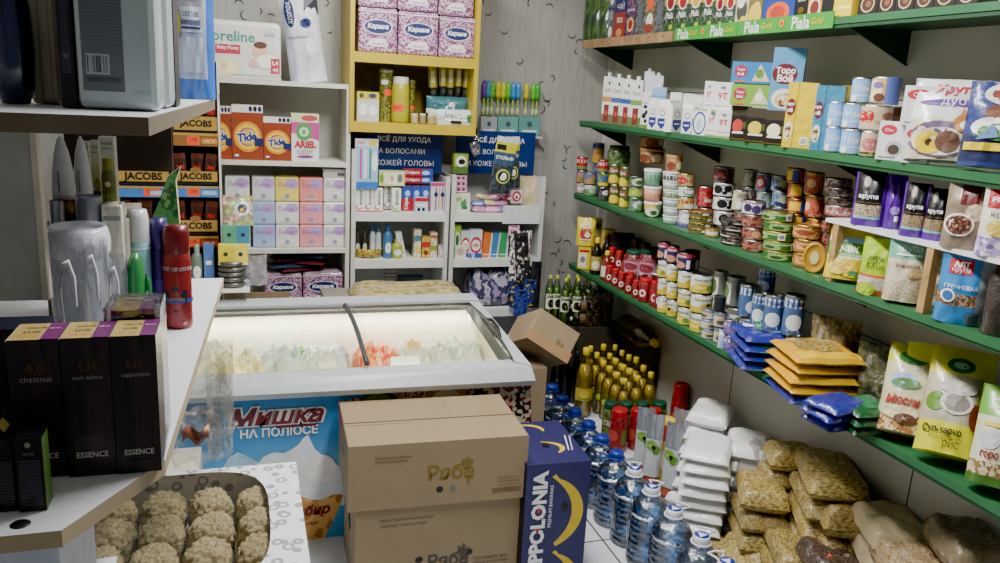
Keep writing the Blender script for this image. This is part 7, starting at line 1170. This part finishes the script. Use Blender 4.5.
# ------------------------------------------------------------------ frozen goods seen through the glass
def frozen(px, py, p, l, sz, rz=0, z=.655):
    q = onZ(px, py-9, z); sz = (sz[0]*.9, sz[1]*.85, sz[2]); put(p, (q.x, min(max(q.y, YF+.09+sz[1]/2), YB-.09-sz[1]/2), z-sz[2]), l, size=sz, rot=(0, 0, math.radians(rz)))
FB = lambda m, s, d=(): PILLOW('frozen_food_bag', .2, .15, .1, m, d, seed=s, wr=.016, flat=.6)
frozen(238, 345, FB(ART(['#d9cf9a', '#c4b878', '#e6dfb8', '#b8a860'], 60, kind='v', coat=.8), 1), 'bag of pale yellow frozen dumplings at the end of the freezer', (.24, .3, .34), 8)
frozen(262, 358, FB(M('#c4cfc0', .3, coat=.9, bmp=.6, bs=22), 2), 'crinkled white frozen food bag beside the dumplings', (.2, .2, .33), -14); frozen(290, 350, FB(M('#b4c0b4', .3, coat=.9, bmp=.6, bs=22), 3), 'crumpled clear frozen bag in the middle of the freezer', (.22, .26, .3), 12)
frozen(312, 362, FB(lambda u, v: M('#4fa83a', .35, coat=.7) if abs(u-.5) < .3 and abs(v-.5) < .32 else M('#b8c4b4', .3, coat=.8), 4), 'frozen bag with a bright green patch', (.2, .18, .34), 10); frozen(333, 355, FB(M('#b4b8c4', .35, coat=.7, bmp=.4), 5), 'greyish blue frozen bag next to the lid edge', (.16, .2, .3), -8)
frozen(375, 357, FB(ART(['#e0521c', '#f08a2a', '#d9381a', '#f0c070'], 22, coat=.9), 6), 'glossy orange red frozen bag', (.20, .2, .36), 14); frozen(400, 335, FB(lambda u, v: M('#e0b04a', .35) if (u-.5)**2+(v-.5)**2 < .06 else M('#cfc8b4', .3, coat=.8), 7), 'white frozen bag with a round orange picture', (.18, .2, .34), -5)
frozen(440, 340, FB(M('#bfc2b4', .3, coat=.9, bmp=.7, bs=20), 8), 'clear crinkled frozen bag behind the white card', (.26, .3, .32), 6); frozen(455, 357, FB(ART(['#d0ccae', '#e3e0cc', '#b4ae88'], 40, coat=.9), 9), 'frozen bag of pale pastry in front of the freezer end', (.24, .2, .35), -6); frozen(492, 352, FB(M('#a9b4c4', .3, coat=.9, bmp=.6), 10), 'frosty bluish bag in the corner under the lid handle', (.16, .2, .33), 18)
frozen(262, 328, FB(M('#b9c2b8', .3, coat=.9, bmp=.6, bs=20), 12), 'pale clear frozen bag in the rear row behind the dumplings', (.26, .2, .30), 10); frozen(310, 332, FB(M('#c9cbb8', .3, coat=.9, bmp=.6, bs=20), 13), 'yellowish clear frozen bag in the rear row by the lid edge', (.24, .2, .28), -8)
frozen(430, 326, FB(M('#c4c4b0', .3, coat=.9, bmp=.7, bs=20), 14), 'pale crinkled frozen bag in the rear row behind the orange one', (.26, .2, .28), 6); frozen(480, 332, FB(ART(['#c9c4a4', '#dcd8c0', '#a8a080'], 40, coat=.9), 15), 'frozen bag of beige pastry in the rear row near the handle', (.2, .2, .28), -10)
fc = MB(); fc.box(-.06, -.003, 0, .06, .003, .075, M('#f4f4ee', .5)); q = onY(407, 364, 3.075); put(P('white_card', 'card', .12, .006, .075, fc), (q.x, 3.085, .64), 'blank white card standing among the frozen bags', rot=(math.radians(-35), 0, 0))
# ------------------------------------------------------------------ cake box and oddments in front of the counter
CZ = .86
cb = thing('cake_box', 'white patterned cardboard cake box with a big window over crumb covered cakes', 'cake box', (0, 0, 0))
DOOD = ART(['#dedee2', '#8f9096', '#dedee2', '#dedee2', '#e3e3e6'], 34, kind='d', r=.5)
bx0, bx1, by0, by1, bz0, bz1 = -.345, .098, 1.235, 1.70, CZ+.002, CZ+.105
b = MB(); t_ = .004
b.box(bx0, by0, bz0, bx1, by1, bz0+t_, M('#c9c4b8')); b.box(bx0, by0, bz0, bx1, by0+t_, bz1, DOOD); b.box(bx0, by1-t_, bz0, bx1, by1, bz1, DOOD); b.box(bx0, by0, bz0, bx0+t_, by1, bz1, DOOD); b.box(bx1-t_, by0, bz0, bx1, by1, bz1, DOOD); part('tray', b, cb)
n = 64; cx_, cy_ = (bx0+bx1)/2-.02, (by0+by1)/2+.005; hw_, hd_ = .178, .212
def sup(a, e=3.6): c, s = math.cos(a), math.sin(a); return (cx_+hw_*math.copysign(abs(c)**(2/e), c), cy_+hd_*math.copysign(abs(s)**(2/e), s))
def rec(a):
    c, s = math.cos(a), math.sin(a); hx, hy = (bx1-bx0)/2, (by1-by0)/2; k = min(hx/abs(c) if abs(c) > 1e-6 else 9, hy/abs(s) if abs(s) > 1e-6 else 9); return ((bx0+bx1)/2+k*c, (by0+by1)/2+k*s)
an = sorted([2*PI*i/n for i in range(n)]+[math.atan2(sy*(by1-by0), sx*(bx1-bx0)) % (2*PI) for sx in (-1, 1) for sy in (-1, 1)]); n = len(an)
v = [(*rec(a), bz1+.002) for a in an]+[(*sup(a), bz1+.002) for a in an]; b = MB(); b.add(v, [(i, (i+1) % n, n+(i+1) % n, n+i) for i in range(n)], DOOD)
part('lid', b, cb)
b = MB(); b.add([(*sup(a), bz1+.001) for a in an], [list(range(n))], CLEAR('#f0f0f0', .05, .05)); part('window_film', b, cb)
CRUMB = None
def crumbm():
    m, t, bb, o = newm('crumbs'); v = crd(t); a = nz(t, 160, v, 4); c = nz(t, 420, v, kind='ShaderNodeTexVoronoi')
    t.links.new(ramp(t, a.outputs[0], [(.3, '#98885c'), (.48, '#c4b386'), (.7, '#dccfa4')]), bb.inputs['Base Color']); bb.inputs['Roughness'].default_value = .85; bump(t, bb, c.outputs['Distance'], .8, .004); return m
CRUMB = crumbm()
def cake(sx, sy, sz, seed):
    bm = bmesh.new(); bmesh.ops.create_icosphere(bm, subdivisions=5, radius=1)
    for v in bm.verts:
        c = v.co.copy(); d = 1+.10*noise.noise(c*2+Vector((seed, 0, 0)))+.12*noise.noise(c*7+Vector((0, seed, 0)))+.07*noise.noise(c*18)
        p_ = 3.0; k = (abs(c.x)**p_+abs(c.y)**p_+abs(c.z)**p_)**(-1/p_); c = c*k*d; v.co = Vector((c.x*sx/2, c.y*sy/2, max(-sz*.42, c.z*sz/2)+sz*.42))
    mb = MB(); bm.verts.index_update(); mb.add([v.co for v in bm.verts], [[v.index for v in f.verts] for f in bm.faces], CRUMB, True); bm.free(); return P('crumb_cake', 'cake', sx, sy, sz, mb)
cks = [cake(.083, .115, .095, s) for s in (1, 7, 13)]
for r_ in range(4):
    for c_ in range(4):
        put(cks[(r_+c_) % 3], (bx0+.082+c_*.092+(.004 if r_ % 2 else 0), by1-.085-r_*.098-.004*c_, bz0+t_), f'crumb covered cake, {NW[c_]} from the counter in the {("rear", "second", "third", "front")[r_]} row of the box', rot=(0, 0, random.uniform(-.3, .3)), sc3=(.99, .82, 1))
# folded white board and a white box by the counter
wb = MB(); wb.box(-.3, 0, 0, .0, .2, .003, M('#cfd2da', .5)); a = onZ(124, 551, 1.05); o = tag(link('flat_board', wb.mesh('flat_board'), None, (a.x, a.y-.2, 1.05), (math.radians(-3), 0, math.radians(3))), 'flat white board lying above the corner of the cake box', 'board')
wx = MB(); a = onY(59, 546, .935); wx.box(a.x-.5, .935, 1.0, a.x, 1.14, a.z, M('#c4c9d8', .5), .002); tag(link('white_box', wx.mesh('white_box')), 'plain white box tucked under the front of the counter', 'box')
# clear bags hanging off the counter edge
cpm = CLEAR('#f6f6f4', .07, .1, '#e6e4e0', bmp=1, bs=16)
for i, (x0, y0, x1, y1, Y, l) in enumerate(((178, 348, 234, 440, 1.62, 'crumpled clear plastic bag hanging off the counter edge, upper one'), (166, 415, 222, 466, 1.50, 'crumpled clear plastic bag with a copper wrapper, lower one'), (206, 380, 232, 462, 1.72, 'narrow clear plastic bag hanging behind the crumpled ones'))):
    p_ = POUCH('hanging_plastic_bag', .12, .08, .22, cpm, seed=i*5+2, wr=.03, belly=.6)
    if i == 1:
        w2 = MB(); w2.grid(lambda u, v: ((u-.5)*.06, .012*math.sin(u*9+v*5), .07+v*.06+.01*math.sin(u*7)), 8, 8, M('#a0583c', .3, .5), True); p_.parts.append(('wrapper', w2.mesh('wrapper'), 'copper coloured wrapper'))
    bk(p_, x0, y0, x1, y1, Y, l, d=.07)
cl = MB(); cl.lathe([(0, 0), (.014, 0), (.016, .006), (.016, .03), (.013, .034), (0, .034)], M('#cfc6b4', .3, coat=.6), 16); CL = P('bottle_cap', 'cap', .032, .032, .034, cl)
